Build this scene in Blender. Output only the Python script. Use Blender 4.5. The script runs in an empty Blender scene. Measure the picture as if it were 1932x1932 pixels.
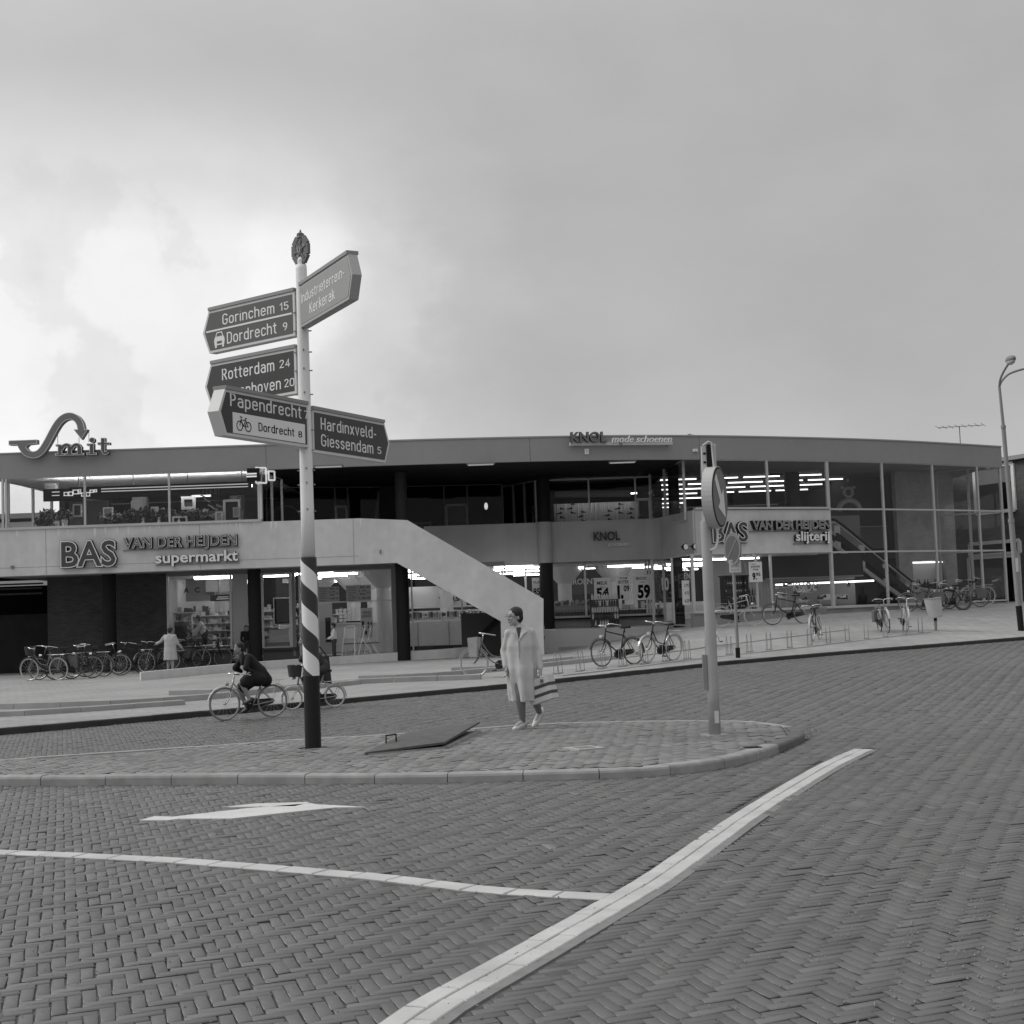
import bpy, math, random
import numpy as np
from mathutils import Vector, Matrix
random.seed(7)
rng = np.random.default_rng(7)
S = bpy.context.scene
COL = S.collection
rad = math.radians

# ------------------------------------------------------------ camera
FOC, NPX, CH = 2705.0, 1932.0, 1.6          # focal length in units of a 1932 wide picture, eye height
PITCH, ROLL = math.atan(187/2705), rad(2.0)
_f0 = Vector((0, math.cos(PITCH), math.sin(PITCH)))
_r0 = Vector((1, 0, 0))
_u0 = Vector((0, -math.sin(PITCH), math.cos(PITCH)))
CR = _r0*math.cos(ROLL) - _u0*math.sin(ROLL)
CU = _r0*math.sin(ROLL) + _u0*math.cos(ROLL)
EYE = Vector((0, 0, CH))
cam_d = bpy.data.cameras.new('camera')
cam = bpy.data.objects.new('camera', cam_d)
COL.objects.link(cam)
cam_d.sensor_width = 36.0
cam_d.lens = 36.0*FOC/NPX
cam_d.clip_start = 0.1
cam_d.clip_end = 3000
m = Matrix(((CR.x, CU.x, -_f0.x), (CR.y, CU.y, -_f0.y), (CR.z, CU.z, -_f0.z))).to_4x4()
m.translation = EYE
cam.matrix_world = m
S.camera = cam
S.view_settings.view_transform = 'Standard'
S.view_settings.look = 'None'
S.view_settings.exposure = 0.0
S.view_settings.gamma = 1.0
S.view_settings.use_curve_mapping = False
S.cycles.max_bounces = 8
S.cycles.transparent_max_bounces = 16
S.cycles.diffuse_bounces = 4
S.cycles.use_denoising = True
S.cycles.sample_clamp_indirect = 4.0

# ------------------------------------------------------------ sky and sun (overcast)
SUN_EL = rad(38)
SUN_AZ = math.atan2(-0.97, 0.10)            # direction the light comes from, measured from +Y towards +X
W = bpy.data.worlds.new('World')
S.world = W
W.use_nodes = True
nt = W.node_tree
nt.nodes.clear()
def wn(t, **k):
    n = nt.nodes.new(t)
    for a, b in k.items():
        setattr(n, a, b)
    return n
def wl(a, b):
    nt.links.new(a, b)
def wmath(op, a, b=None, c=None, clamp=False):
    n = wn('ShaderNodeMath', operation=op, use_clamp=clamp)
    for i, x in enumerate((a, b, c)):
        if x is None:
            continue
        if isinstance(x, (int, float)):
            n.inputs[i].default_value = x
        else:
            wl(x, n.inputs[i])
    return n.outputs[0]
def wramp(x, stops):
    n = wn('ShaderNodeValToRGB')
    e = n.color_ramp.elements
    while len(e) < len(stops):
        e.new(0.5)
    for el, (p, v) in zip(e, stops):
        el.position = p
        el.color = (v, v, v, 1)
    n.color_ramp.interpolation = 'EASE'
    wl(x, n.inputs[0])
    return n.outputs[0]
sky = wn('ShaderNodeTexSky')
sky.sky_type = 'NISHITA'
sky.sun_disc = False
sky.sun_elevation = SUN_EL
sky.sun_rotation = SUN_AZ
bw = wn('ShaderNodeRGBToBW')
wl(sky.outputs[0], bw.inputs[0])
tc = wn('ShaderNodeTexCoord')
sep = wn('ShaderNodeSeparateXYZ')
wl(tc.outputs['Generated'], sep.inputs[0])
zc = wmath('MAXIMUM', sep.outputs[2], 0.0)
den = wmath('ADD', zc, 0.16)
comb = wn('ShaderNodeCombineXYZ')
wl(wmath('DIVIDE', sep.outputs[0], den), comb.inputs[0])
wl(wmath('DIVIDE', sep.outputs[1], den), comb.inputs[1])
comb.inputs[2].default_value = 3.7
def wnoise(scale, detail, rough, vec, dist=0.0):
    n = wn('ShaderNodeTexNoise')
    n.inputs['Scale'].default_value = scale
    n.inputs['Detail'].default_value = detail
    n.inputs['Roughness'].default_value = rough
    n.inputs['Distortion'].default_value = dist
    wl(vec, n.inputs['Vector'])
    return n.outputs['Fac']
n_big = wnoise(0.55, 4, 0.5, comb.outputs[0], 0.3)
flat_ = wn('ShaderNodeMapping')
flat_.inputs['Scale'].default_value = (1.0, 1.0, 1.7)
wl(tc.outputs['Generated'], flat_.inputs[0])
n_mid = wnoise(6.0, 9, 0.57, flat_.outputs[0], 0.15)
n_soft = wnoise(2.6, 3, 0.5, tc.outputs['Generated'], 0.2)
base = wramp(zc, [(0.0, 0.60), (0.07, 0.58), (0.17, 0.50), (0.36, 0.50), (0.60, 0.78), (1.0, 1.0)])
mod = wmath('MULTIPLY_ADD', wmath('SUBTRACT', n_big, 0.5), 0.18, 1.0)
mod2 = wmath('MULTIPLY_ADD', wmath('SUBTRACT', n_mid, 0.5), 0.28, mod)
mod3 = wmath('MULTIPLY_ADD', wmath('SUBTRACT', n_soft, 0.5), 0.30, mod2)
side = wmath('MULTIPLY_ADD', sep.outputs[0], -0.32, 1.0)
grey_sky = wmath('MULTIPLY', wmath('MULTIPLY', base, mod3), side)
# the thin bright part of the cloud deck, low on the left
def ray(u, v):
    return CR*((u-966)/FOC) + CU*((966-v)/FOC) + _f0
gdir = ray(170, 570).normalized()
dotn = wn('ShaderNodeVectorMath', operation='DOT_PRODUCT')
wl(tc.outputs['Generated'], dotn.inputs[0])
dotn.inputs[1].default_value = gdir
dd = wmath('ADD', dotn.outputs['Value'], wmath('MULTIPLY', wmath('SUBTRACT', n_mid, 0.5), 0.035))
glow = wramp(wmath('MULTIPLY_ADD', dd, 20.0, -19.0), [(0.0, 0.0), (0.35, 0.12), (0.62, 0.48), (0.82, 0.90), (1.0, 1.0)])
n_puff = wnoise(4.2, 10, 0.56, tc.outputs['Generated'], 0.1)
puff = wramp(n_puff, [(0.36, 0.17), (0.45, 0.25), (0.485, 0.34), (0.54, 0.36), (0.62, 0.43)])
zn = wmath('ADD', sep.outputs[2], wmath('MULTIPLY', wmath('SUBTRACT', n_mid, 0.5), 0.10))
cap = wramp(wmath('MULTIPLY_ADD', zn, 4.0, -0.5), [(0.0, 1.0), (0.52, 1.0), (0.72, 0.45), (0.95, 0.0)])
lum = wmath('ADD', grey_sky, wmath('MULTIPLY', wmath('MULTIPLY', glow, cap), puff))
cloud = wmath('MULTIPLY', lum, 10.0)
mixw = wmath('ADD', wmath('MULTIPLY', cloud, 0.97), wmath('MULTIPLY', bw.outputs[0], 0.03))
bg = wn('ShaderNodeBackground')
bg.inputs['Strength'].default_value = 0.1
wl(mixw, bg.inputs['Color'])
wo = wn('ShaderNodeOutputWorld')
wl(bg.outputs[0], wo.inputs[0])

sun_d = bpy.data.lights.new('sun', 'SUN')
sun_d.energy = 1.2
sun_d.angle = rad(22)
sun_d.color = (1.0, 0.985, 0.96)
sun = bpy.data.objects.new('sun', sun_d)
COL.objects.link(sun)
_sd = Vector((math.sin(SUN_AZ)*math.cos(SUN_EL), math.cos(SUN_AZ)*math.cos(SUN_EL), math.sin(SUN_EL)))
sun.rotation_euler = (-_sd).to_track_quat('-Z', 'Y').to_euler()
sun.location = _sd*60

# ------------------------------------------------------------ picture point -> place
def P(u, v, Y):
    d = ray(u, v)
    return EYE + d*(Y/d.y)
def PZ(u, v, z):
    d = ray(u, v)
    return EYE + d*((z-CH)/d.z)

# plan curve of the curved shop front: Y = FY(X)
_fx = np.array([-24, -17, -8.6, -1.7, 1.5, 4.2, 6.07, 10.0, 13.4, 19.3, 24])
_fy = np.array([47.5, 47.5, 47.6, 47.75, 48.1, 48.6, 49.15, 50.75, 52.45, 56.4, 60.0])
_fm = np.gradient(_fy, _fx)
def FY(X):
    X = min(max(X, -24), 24)
    i = min(int(np.searchsorted(_fx, X, 'right'))-1, len(_fx)-2)
    h = _fx[i+1]-_fx[i]
    t = (X-_fx[i])/h
    return float((2*t**3-3*t*t+1)*_fy[i] + (t**3-2*t*t+t)*h*_fm[i] + (3*t*t-2*t**3)*_fy[i+1] + (t**3-t*t)*h*_fm[i+1])
def PF(u, v, off=0.0):
    Y = 50.0
    for _ in range(30):
        p = P(u, v, Y)
        Y = 0.5*Y + 0.5*(FY(p.x)+off)
    return P(u, v, Y)

# terrain
def smooth(t):
    t = min(max(t, 0.0), 1.0)
    return t*t*(3-2*t)
def road_z(X, Y):
    return 0.016*max(0.0, X)*smooth((Y-19)/10.0)
def on_surface(u, v, fz, it=40):
    z = 0.0
    for _ in range(it):
        p = PZ(u, v, min(z, 1.45))
        z = 0.5*z + 0.5*fz(p.x, p.y)
    return PZ(u, v, min(z, 1.45))
_kp = [on_surface(u, v, road_z) for u, v in ((-70, 1393), (0, 1386.5), (364, 1354), (945, 1300), (1357, 1256), (1559, 1238), (1931, 1208))]
_kx = [p.x for p in _kp]
_ky = [p.y for p in _kp]
_kx = [_kx[0]-20] + _kx + [_kx[-1]+22]
_ky = [_ky[0]-19] + _ky + [_ky[-1]+16]
def kerb_y(X):
    return float(np.interp(X, _kx, _ky))
KH = 0.09
_gx = [-40, -12, -0.5, 1.7, 5.6, 10, 20, 40]
_gz = [0.0, 0.0, 0.09, 0.16, 0.80, 1.10, 1.25, 1.35]
def plaza_z(X, Y):
    yk = kerb_y(X)
    a = road_z(X, yk) + KH
    b = float(np.interp(X, _gx, _gz))
    ye = FY(X) - 0.6
    t = min(max((Y-yk)/max(ye-yk, 1.0), 0.0), 1.0)
    return a + (b-a)*t
def PG(u, v):
    def gap_(Y):
        p = P(u, v, Y)
        return p.z-plaza_z(p.x, Y)
    y0 = 18.0
    while y0 < 62 and gap_(y0+0.1) > 0:
        y0 += 0.1
    a, b = y0, y0+0.1
    for _ in range(20):
        c = (a+b)/2
        if gap_(c) > 0:
            a = c
        else:
            b = c
    return P(u, v, b)
ZI = 0.09                                     # top of the traffic island
def PI_(u, v):
    return PZ(u, v, ZI)

# ------------------------------------------------------------ materials (the photograph is black and white)
MATS = {}
def mat(name, v, rough=0.75, ns=0.0, na=0.0, bump=0.0, spec=0.35, metal=0.0, ns2=0.0, na2=0.0, attr=None, streak=0.0):
    if name in MATS:
        return MATS[name]
    M_ = bpy.data.materials.new(name)
    M_.use_nodes = True
    t = M_.node_tree
    b = t.nodes['Principled BSDF']
    b.inputs['Base Color'].default_value = (v, v, v, 1)
    b.inputs['Roughness'].default_value = rough
    b.inputs['Metallic'].default_value = metal
    b.inputs['Specular IOR Level'].default_value = spec
    tcn = t.nodes.new('ShaderNodeTexCoord')
    val = None
    def mth(op, a, c):
        n = t.nodes.new('ShaderNodeMath')
        n.operation = op
        for i, x in enumerate((a, c)):
            if isinstance(x, (int, float)):
                n.inputs[i].default_value = x
            else:
                t.links.new(x, n.inputs[i])
        return n.outputs[0]
    def noise(s, det=5, scl=None):
        n = t.nodes.new('ShaderNodeTexNoise')
        n.inputs['Scale'].default_value = s
        n.inputs['Detail'].default_value = det
        if scl:
            mp = t.nodes.new('ShaderNodeMapping')
            mp.inputs['Scale'].default_value = scl
            t.links.new(tcn.outputs['Object'], mp.inputs[0])
            t.links.new(mp.outputs[0], n.inputs['Vector'])
        else:
            t.links.new(tcn.outputs['Object'], n.inputs['Vector'])
        return n.outputs['Fac']
    first = None
    for s, a, scl in ((ns, na, None), (ns2, na2, None), (6.0 if streak else 0, streak, (0.5, 0.5, 0.05))):
        if s and a:
            n = noise(s, 5, scl)
            first = first or n
            f = mth('ADD', mth('MULTIPLY', mth('SUBTRACT', n, 0.5), 2*a*2), 1.0)
            val = f if val is None else mth('MULTIPLY', val, f)
    if attr:
        an = t.nodes.new('ShaderNodeAttribute')
        an.attribute_name = attr
        val = an.outputs['Fac'] if val is None else mth('MULTIPLY', val, an.outputs['Fac'])
    if val is not None:
        val = mth('MULTIPLY', val, v)
        cl = t.nodes.new('ShaderNodeClamp')
        cl.inputs['Min'].default_value = v*0.3
        cl.inputs['Max'].default_value = min(0.9, v*2.2)
        t.links.new(val, cl.inputs['Value'])
        t.links.new(cl.outputs[0], b.inputs['Base Color'])
    if bump:
        bn = t.nodes.new('ShaderNodeBump')
        bn.inputs['Strength'].default_value = bump
        bn.inputs['Distance'].default_value = 0.01
        t.links.new(first if first is not None else noise(40), bn.inputs['Height'])
        t.links.new(bn.outputs[0], b.inputs['Normal'])
    MATS[name] = M_
    return M_
def emit(name, s):
    if name in MATS:
        return MATS[name]
    M_ = bpy.data.materials.new(name)
    M_.use_nodes = True
    b = M_.node_tree.nodes['Principled BSDF']
    b.inputs['Base Color'].default_value = (.8, .8, .8, 1)
    b.inputs['Emission Color'].default_value = (1, 1, 1, 1)
    b.inputs['Emission Strength'].default_value = s
    MATS[name] = M_
    return M_
def brickmat(name, v1, v2, vm, bw_=0.21, bh=0.065, bump=0.4):
    M_ = bpy.data.materials.new(name)
    M_.use_nodes = True
    t = M_.node_tree
    b = t.nodes['Principled BSDF']
    b.inputs['Roughness'].default_value = 0.9
    b.inputs['Specular IOR Level'].default_value = 0.15
    g = t.nodes.new('ShaderNodeTexCoord')
    sp = t.nodes.new('ShaderNodeSeparateXYZ')
    t.links.new(g.outputs['Object'], sp.inputs[0])
    ad = t.nodes.new('ShaderNodeMath')
    ad.operation = 'ADD'
    t.links.new(sp.outputs[0], ad.inputs[0])
    t.links.new(sp.outputs[1], ad.inputs[1])
    cb = t.nodes.new('ShaderNodeCombineXYZ')
    t.links.new(ad.outputs[0], cb.inputs[0])
    t.links.new(sp.outputs[2], cb.inputs[1])
    br = t.nodes.new('ShaderNodeTexBrick')
    br.inputs['Scale'].default_value = 1
    br.inputs['Brick Width'].default_value = bw_
    br.inputs['Row Height'].default_value = bh
    br.inputs['Mortar Size'].default_value = 0.006
    for k, x in (('Color1', v1), ('Color2', v2), ('Mortar', vm)):
        br.inputs[k].default_value = (x, x, x, 1)
    t.links.new(cb.outputs[0], br.inputs['Vector'])
    n = t.nodes.new('ShaderNodeTexNoise')
    n.inputs['Scale'].default_value = 1.3
    n.inputs['Detail'].default_value = 6
    t.links.new(g.outputs['Object'], n.inputs['Vector'])
    mx = t.nodes.new('ShaderNodeMix')
    mx.data_type = 'RGBA'
    mx.blend_type = 'MULTIPLY'
    mx.inputs[0].default_value = 0.6
    t.links.new(br.outputs['Color'], mx.inputs[6])
    t.links.new(n.outputs['Fac'], mx.inputs[7])
    t.links.new(mx.outputs[2], b.inputs['Base Color'])
    bn = t.nodes.new('ShaderNodeBump')
    bn.inputs['Strength'].default_value = bump
    bn.inputs['Distance'].default_value = 0.01
    bn.invert = True
    t.links.new(br.outputs['Fac'], bn.inputs['Height'])
    t.links.new(bn.outputs[0], b.inputs['Normal'])
    MATS[name] = M_
    return M_
def glassmat(name, refl, tint):
    M_ = bpy.data.materials.new(name)
    M_.use_nodes = True
    t = M_.node_tree
    t.nodes.clear()
    o = t.nodes.new('ShaderNodeOutputMaterial')
    mx = t.nodes.new('ShaderNodeMixShader')
    tr = t.nodes.new('ShaderNodeBsdfTransparent')
    tr.inputs[0].default_value = (tint, tint, tint, 1)
    gl = t.nodes.new('ShaderNodeBsdfGlossy')
    gl.inputs['Roughness'].default_value = 0.01
    fr = t.nodes.new('ShaderNodeFresnel')
    fr.inputs['IOR'].default_value = 1.5
    mu = t.nodes.new('ShaderNodeMath')
    mu.operation = 'MULTIPLY'
    mu.inputs[1].default_value = refl
    t.links.new(fr.outputs[0], mu.inputs[0])
    gm = t.nodes.new('ShaderNodeNewGeometry')
    ms_ = t.nodes.new('ShaderNodeMath')
    ms_.operation = 'SUBTRACT'
    ms_.inputs[0].default_value = 1.0
    t.links.new(gm.outputs['Backfacing'], ms_.inputs[1])
    mu2 = t.nodes.new('ShaderNodeMath')
    mu2.operation = 'MULTIPLY'
    t.links.new(mu.outputs[0], mu2.inputs[0])
    t.links.new(ms_.outputs[0], mu2.inputs[1])
    t.links.new(mu2.outputs[0], mx.inputs[0])
    t.links.new(tr.outputs[0], mx.inputs[1])
    t.links.new(gl.outputs[0], mx.inputs[2])
    t.links.new(mx.outputs[0], o.inputs[0])
    MATS[name] = M_
    return M_
GLASS = glassmat('window_glass', 0.9, 0.97)
GLASSD = glassmat('shaded_window_glass', 0.5, 0.85)
CONC = mat('pale_concrete', 0.60, 0.85, 0.55, 0.10, 0.15, streak=0.05, ns2=3.5, na2=0.07)
FASC = mat('roof_fascia_metal', 0.29, 0.6, 0.25, 0.10, ns2=3, na2=0.03)
BLACK = mat('black_paint', 0.012, 0.6, spec=0.2)
DARK = mat('dark_interior', 0.03, 0.9, 1.0, 0.2, spec=0.1)
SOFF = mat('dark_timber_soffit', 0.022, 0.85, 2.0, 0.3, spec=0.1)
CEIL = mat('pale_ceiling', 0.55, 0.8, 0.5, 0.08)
WHITE = mat('white_paint', 0.82, 0.55, 4, 0.06)
OFFW = mat('off_white_card', 0.62, 0.7, 5, 0.04)
ALU = mat('aluminium_frame', 0.50, 0.45, 2, 0.08, metal=0.2)
GREYM = mat('grey_metal', 0.27, 0.5, 2, 0.10, metal=0.2)
MIDG = mat('mid_grey_paint', 0.20, 0.6, 3, 0.08)
FLOORM = mat('shop_floor', 0.25, 0.5, 1.5, 0.1)
PLINTH = mat('grey_plinth', 0.26, 0.85, 1.5, 0.15, 0.2)
BRICKW = brickmat('dark_brick', 0.10, 0.07, 0.12)
BRICKN = brickmat('neighbour_brick', 0.17, 0.12, 0.20)
BRICKI = brickmat('grey_brick', 0.50, 0.43, 0.5)
TUBE = emit('fluorescent_tube_glow', 9.0)
TUBE2 = emit('store_tube_glow', 2.4)
CHROME = mat('chrome', 0.75, 0.18, metal=1.0)
RUBBER = mat('tyre_rubber', 0.10, 0.85, 20, 0.1)
PALETYRE = mat('pale_tyre', 0.42, 0.7)
INK = mat('black_ink', 0.012, 0.8, spec=0.1)
LEAF = mat('plant_leaf', 0.06, 0.6, 6, 0.3)

# ------------------------------------------------------------ mesh building
class MB:
    def __init__(s):
        s.v, s.f, s.m = [], [], []
    def add(s, vs, fs, mi=0):
        o = len(s.v)
        s.v += [tuple(x) for x in vs]
        s.f += [tuple(i+o for i in f) for f in fs]
        s.m += [mi]*len(fs)
        return s
    def hexa(s, p, mi=0):                      # 8 points: bottom ring then top ring
        return s.add(p, [(3, 2, 1, 0), (4, 5, 6, 7), (0, 1, 5, 4), (1, 2, 6, 5), (2, 3, 7, 6), (3, 0, 4, 7)], mi)
    def box(s, c, sz, rz=0.0, mi=0):
        x, y, z = (q/2 for q in sz)
        ca, sa = math.cos(rz), math.sin(rz)
        pts = []
        for dz in (-z, z):
            for dx, dy in ((-x, -y), (x, -y), (x, y), (-x, y)):
                pts.append((c[0]+dx*ca-dy*sa, c[1]+dx*sa+dy*ca, c[2]+dz))
        return s.hexa(pts, mi)
    def beam(s, a, b, w, h, mi=0, up=(0, 0, 1)):  # rectangular bar from a to b
        a, b = Vector(a), Vector(b)
        d = (b-a).normalized()
        sx = d.cross(Vector(up))
        if sx.length < 1e-4:
            sx = d.cross(Vector((0, 1, 0)))
        sx.normalize()
        sy = sx.cross(d).normalized()
        pts = []
        for q in (a, b):
            for i, j in ((-1, -1), (1, -1), (1, 1), (-1, 1)):
                pts.append(q + sx*(i*w/2) + sy*(j*h/2))
        return s.hexa(pts, mi)
    def tube(s, pts, r, n=8, mi=0, caps=True, closed=False):
        pts = [Vector(p) for p in pts]
        rs = r if isinstance(r, (list, tuple)) else [r]*len(pts)
        k = len(pts)
        rings = []
        prev = None
        for i, p in enumerate(pts):
            if closed:
                d = pts[(i+1) % k]-pts[i-1]
            else:
                d = pts[min(i+1, k-1)]-pts[max(i-1, 0)]
            if d.length < 1e-9:
                d = Vector((0, 0, 1))
            d.normalize()
            if prev is None:
                ref = Vector((0, 0, 1)) if abs(d.z) < 0.9 else Vector((1, 0, 0))
                sx = d.cross(ref).normalized()
            else:
                sx = (prev - d*prev.dot(d))
                if sx.length < 1e-6:
                    sx = d.orthogonal()
                sx.normalize()
            prev = sx
            sy = d.cross(sx)
            rings.append([p + (sx*math.cos(2*math.pi*j/n)+sy*math.sin(2*math.pi*j/n))*rs[i] for j in range(n)])
        vs = [q for rg in rings for q in rg]
        fs = []
        for i in range(k if closed else k-1):
            i2 = (i+1) % k
            for j in range(n):
                fs.append((i*n+j, i*n+(j+1) % n, i2*n+(j+1) % n, i2*n+j))
        if caps and not closed:
            fs.append(tuple(range(n))[::-1])
            fs.append(tuple((k-1)*n+j for j in range(n)))
        return s.add(vs, fs, mi)
    def prism(s, poly, o, ax, ay, n, t0, t1, mi=0):   # polygon in plane (o, ax, ay), thickness along n from t0 to t1
        o, ax, ay, n = Vector(o), Vector(ax), Vector(ay), Vector(n)
        k = len(poly)
        vs = [o+ax*x+ay*y+n*t0 for x, y in poly] + [o+ax*x+ay*y+n*t1 for x, y in poly]
        fs = [tuple(range(k))[::-1], tuple(range(k, 2*k))]
        fs += [(i, (i+1) % k, k+(i+1) % k, k+i) for i in range(k)]
        return s.add(vs, fs, mi)
    def lathe(s, prof, c, n=16, mi=0):          # profile (r, z) about the vertical through c
        vs = []
        for r, z in prof:
            for j in range(n):
                a = 2*math.pi*j/n
                vs.append((c[0]+r*math.cos(a), c[1]+r*math.sin(a), c[2]+z))
        fs = []
        for i in range(len(prof)-1):
            for j in range(n):
                fs.append((i*n+j, i*n+(j+1) % n, (i+1)*n+(j+1) % n, (i+1)*n+j))
        fs.append(tuple(range(n))[::-1])
        fs.append(tuple((len(prof)-1)*n+j for j in range(n)))
        return s.add(vs, fs, mi)
    def ball(s, c, r, n=10, mi=0):
        rx, ry, rz = r if isinstance(r, (tuple, list)) else (r, r, r)
        vs, fs = [], []
        h = max(4, n//2+1)
        for i in range(h+1):
            th = math.pi*i/h
            for j in range(n):
                a = 2*math.pi*j/n
                vs.append((c[0]+rx*math.sin(th)*math.cos(a), c[1]+ry*math.sin(th)*math.sin(a), c[2]+rz*math.cos(th)))
        for i in range(h):
            for j in range(n):
                fs.append((i*n+j, (i+1)*n+j, (i+1)*n+(j+1) % n, i*n+(j+1) % n))
        return s.add(vs, fs, mi)
    def mesh(s, name, mats, base=None, smooth_=False):
        me = bpy.data.meshes.new(name)
        vs = s.v if base is None else [(a-base[0], b-base[1], c-base[2]) for a, b, c in s.v]
        me.from_pydata(vs, [], s.f)
        mats = mats if isinstance(mats, (list, tuple)) else [mats]
        for q in mats:
            me.materials.append(q)
        if len(mats) > 1:
            me.polygons.foreach_set('material_index', s.m)
        if smooth_:
            me.polygons.foreach_set('use_smooth', [True]*len(me.polygons))
        me.validate()
        me.update()
        return me
    def build(s, name, mats, parent=None, smooth_=False, **props):
        base = wbase(parent)
        return link(name, s.mesh(name, mats, base, smooth_), parent, **props)
def wbase(o):
    b = Vector((0, 0, 0))
    while o is not None:
        b += o.location
        o = o.parent
    return b
def link(name, me, parent=None, **props):
    o = bpy.data.objects.new(name, me)
    COL.objects.link(o)
    if parent is not None:
        o.parent = parent
    for k, v in props.items():
        o[k] = v
    return o
def thing(name, label, cat, loc=(0, 0, 0), group=None, rz=0.0):
    o = bpy.data.objects.new(name, None)
    COL.objects.link(o)
    o.location = loc
    o.rotation_euler = (0, 0, rz)
    o.empty_display_size = 0.2
    o['label'] = label
    o['category'] = cat
    if group:
        o['group'] = group
    return o
def tag(o, label, cat, group=None):
    o['label'] = label
    o['category'] = cat
    if group:
        o['group'] = group
    return o
def copy_tree(o, parent=None):
    c = o.copy()
    COL.objects.link(c)
    c.parent = parent
    for ch in list(o.children):
        copy_tree(ch, c)
    return c

# lettering: built-in font turned into a mesh of given cap height and width
_txt = {}
def text_mesh(body, h, w=None, ext=0.004, off=0.0, shear=0.0, mats=None, res=3, space=1.0):
    cu = bpy.data.curves.new('lettering', 'FONT')
    cu.body = body
    cu.extrude = 0.5
    cu.offset = off
    cu.shear = shear
    cu.resolution_u = res
    cu.space_character = space
    cu.size = 1.0
    ob = bpy.data.objects.new('lettering', cu)
    COL.objects.link(ob)
    dg = bpy.context.evaluated_depsgraph_get()
    me = bpy.data.meshes.new_from_object(ob.evaluated_get(dg))
    bpy.data.objects.remove(ob)
    bpy.data.curves.remove(cu)
    co = np.empty(len(me.vertices)*3)
    me.vertices.foreach_get('co', co)
    co = co.reshape(-1, 3)
    x0, x1 = co[:, 0].min(), co[:, 0].max()
    sc = h/0.729
    sx = sc if w is None else w/(x1-x0)
    co[:, 0] = (co[:, 0]-(x0+x1)/2)*sx
    co[:, 1] = co[:, 1]*sc
    co[:, 2] = co[:, 2]*2*ext
    me.vertices.foreach_set('co', co.ravel())
    me.materials.clear()
    me.materials.append(mats or INK)
    me.update()
    return me
def put_text(name, body, at, ax, up, h, w=None, ext=0.004, off=0.0, shear=0.0, m=None, parent=None, push=0.0, space=1.0):
    """centre of the baseline at `at`, reading along ax; the front is ax x up"""
    me = text_mesh(body, h, w, ext, off, shear, m, space=space)
    ax, up = Vector(ax).normalized(), Vector(up).normalized()
    n = ax.cross(up).normalized()
    M_ = Matrix((ax, up, n)).transposed().to_4x4()
    M_.translation = Vector(at) + n*push - wbase(parent)
    me.transform(M_)
    return link(name, me, parent)

# ============================================================ GROUND
# herringbone clinker paving, every brick a bevelled block
DIRT_SHADE = mat('joint_dirt_shade', 0.045, 0.95, 20, 0.3, spec=0.1)  # brick sides: dirt, darkened so the joint shade is in the colour
def herringbone(x0, x1, y0, y1, wd, L=3):
    """brick centres (cx, cy, horizontal?) on a grid of unit wd"""
    out = []
    i0, i1 = int(x0//wd)-L, int(x1//wd)+L
    j0, j1 = int(y0//wd)-L, int(y1//wd)+L
    I, J = np.meshgrid(np.arange(i0, i1), np.arange(j0, j1), indexing='ij')
    Hm = ((I-J) % (2*L)) == 0
    Vm = ((J-I-1) % (2*L)) == 0
    h = np.stack([(I[Hm]+L/2)*wd, (J[Hm]+0.5)*wd, np.zeros(Hm.sum())], 1)
    v = np.stack([(I[Vm]+0.5)*wd, (J[Vm]+L/2)*wd, np.ones(Vm.sum())], 1)
    return np.concatenate([h, v])
def brick_mesh_np(cx, cy, cz, ang, ln, wd, tilt, tone, bev=0.004, gap=0.008, endgap=0.004, dep=0.030):
    """arrays of bricks -> verts, quads (each brick 12 verts, 9 quads)"""
    n = len(cx)
    a, b = np.full(n, (ln-endgap)/2), np.broadcast_to((wd-np.asarray(gap))/2, (n,))
    sq = np.array([[-1, -1], [1, -1], [1, 1], [-1, 1]], float)
    V = np.empty((n, 12, 3))
    jit = rng.normal(0, 0.0018, (n, 4, 2))
    full = np.stack([sq[None, :, 0]*np.asarray(a).reshape(-1, 1), sq[None, :, 1]*np.asarray(b).reshape(-1, 1)], 2) + jit
    top = np.stack([sq[None, :, 0]*(np.asarray(a).reshape(-1, 1)-bev), sq[None, :, 1]*(np.asarray(b).reshape(-1, 1)-bev)], 2) + jit
    V[:, 0:4, :2] = top
    V[:, 4:8, :2] = full
    V[:, 8:12, :2] = full
    V[:, 0:4, 2] = 0
    V[:, 4:8, 2] = -0.005
    V[:, 8:12, 2] = -dep
    V[:, :8, 2] += V[:, :8, 0]*tilt[:, 0:1] + V[:, :8, 1]*tilt[:, 1:2]
    c, s = np.cos(ang)[:, None], np.sin(ang)[:, None]
    X = V[:, :, 0]*c - V[:, :, 1]*s + cx[:, None]
    Y = (V[:, :, 0]*s + V[:, :, 1]*c)*1.12 + cy[:, None]
    Z = V[:, :, 2] + cz[:, None]
    V = np.stack([X, Y, Z], 2).reshape(-1, 3)
    q = np.array([[0, 1, 2, 3], [0, 4, 5, 1], [1, 5, 6, 2], [2, 6, 7, 3], [3, 7, 4, 0],
                  [4, 8, 9, 5], [5, 9, 10, 6], [6, 10, 11, 7], [7, 11, 8, 4]])
    Fq = (q[None] + 12*np.arange(n)[:, None, None]).reshape(-1, 4)
    return V, Fq, np.repeat(tone, 12)
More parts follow.
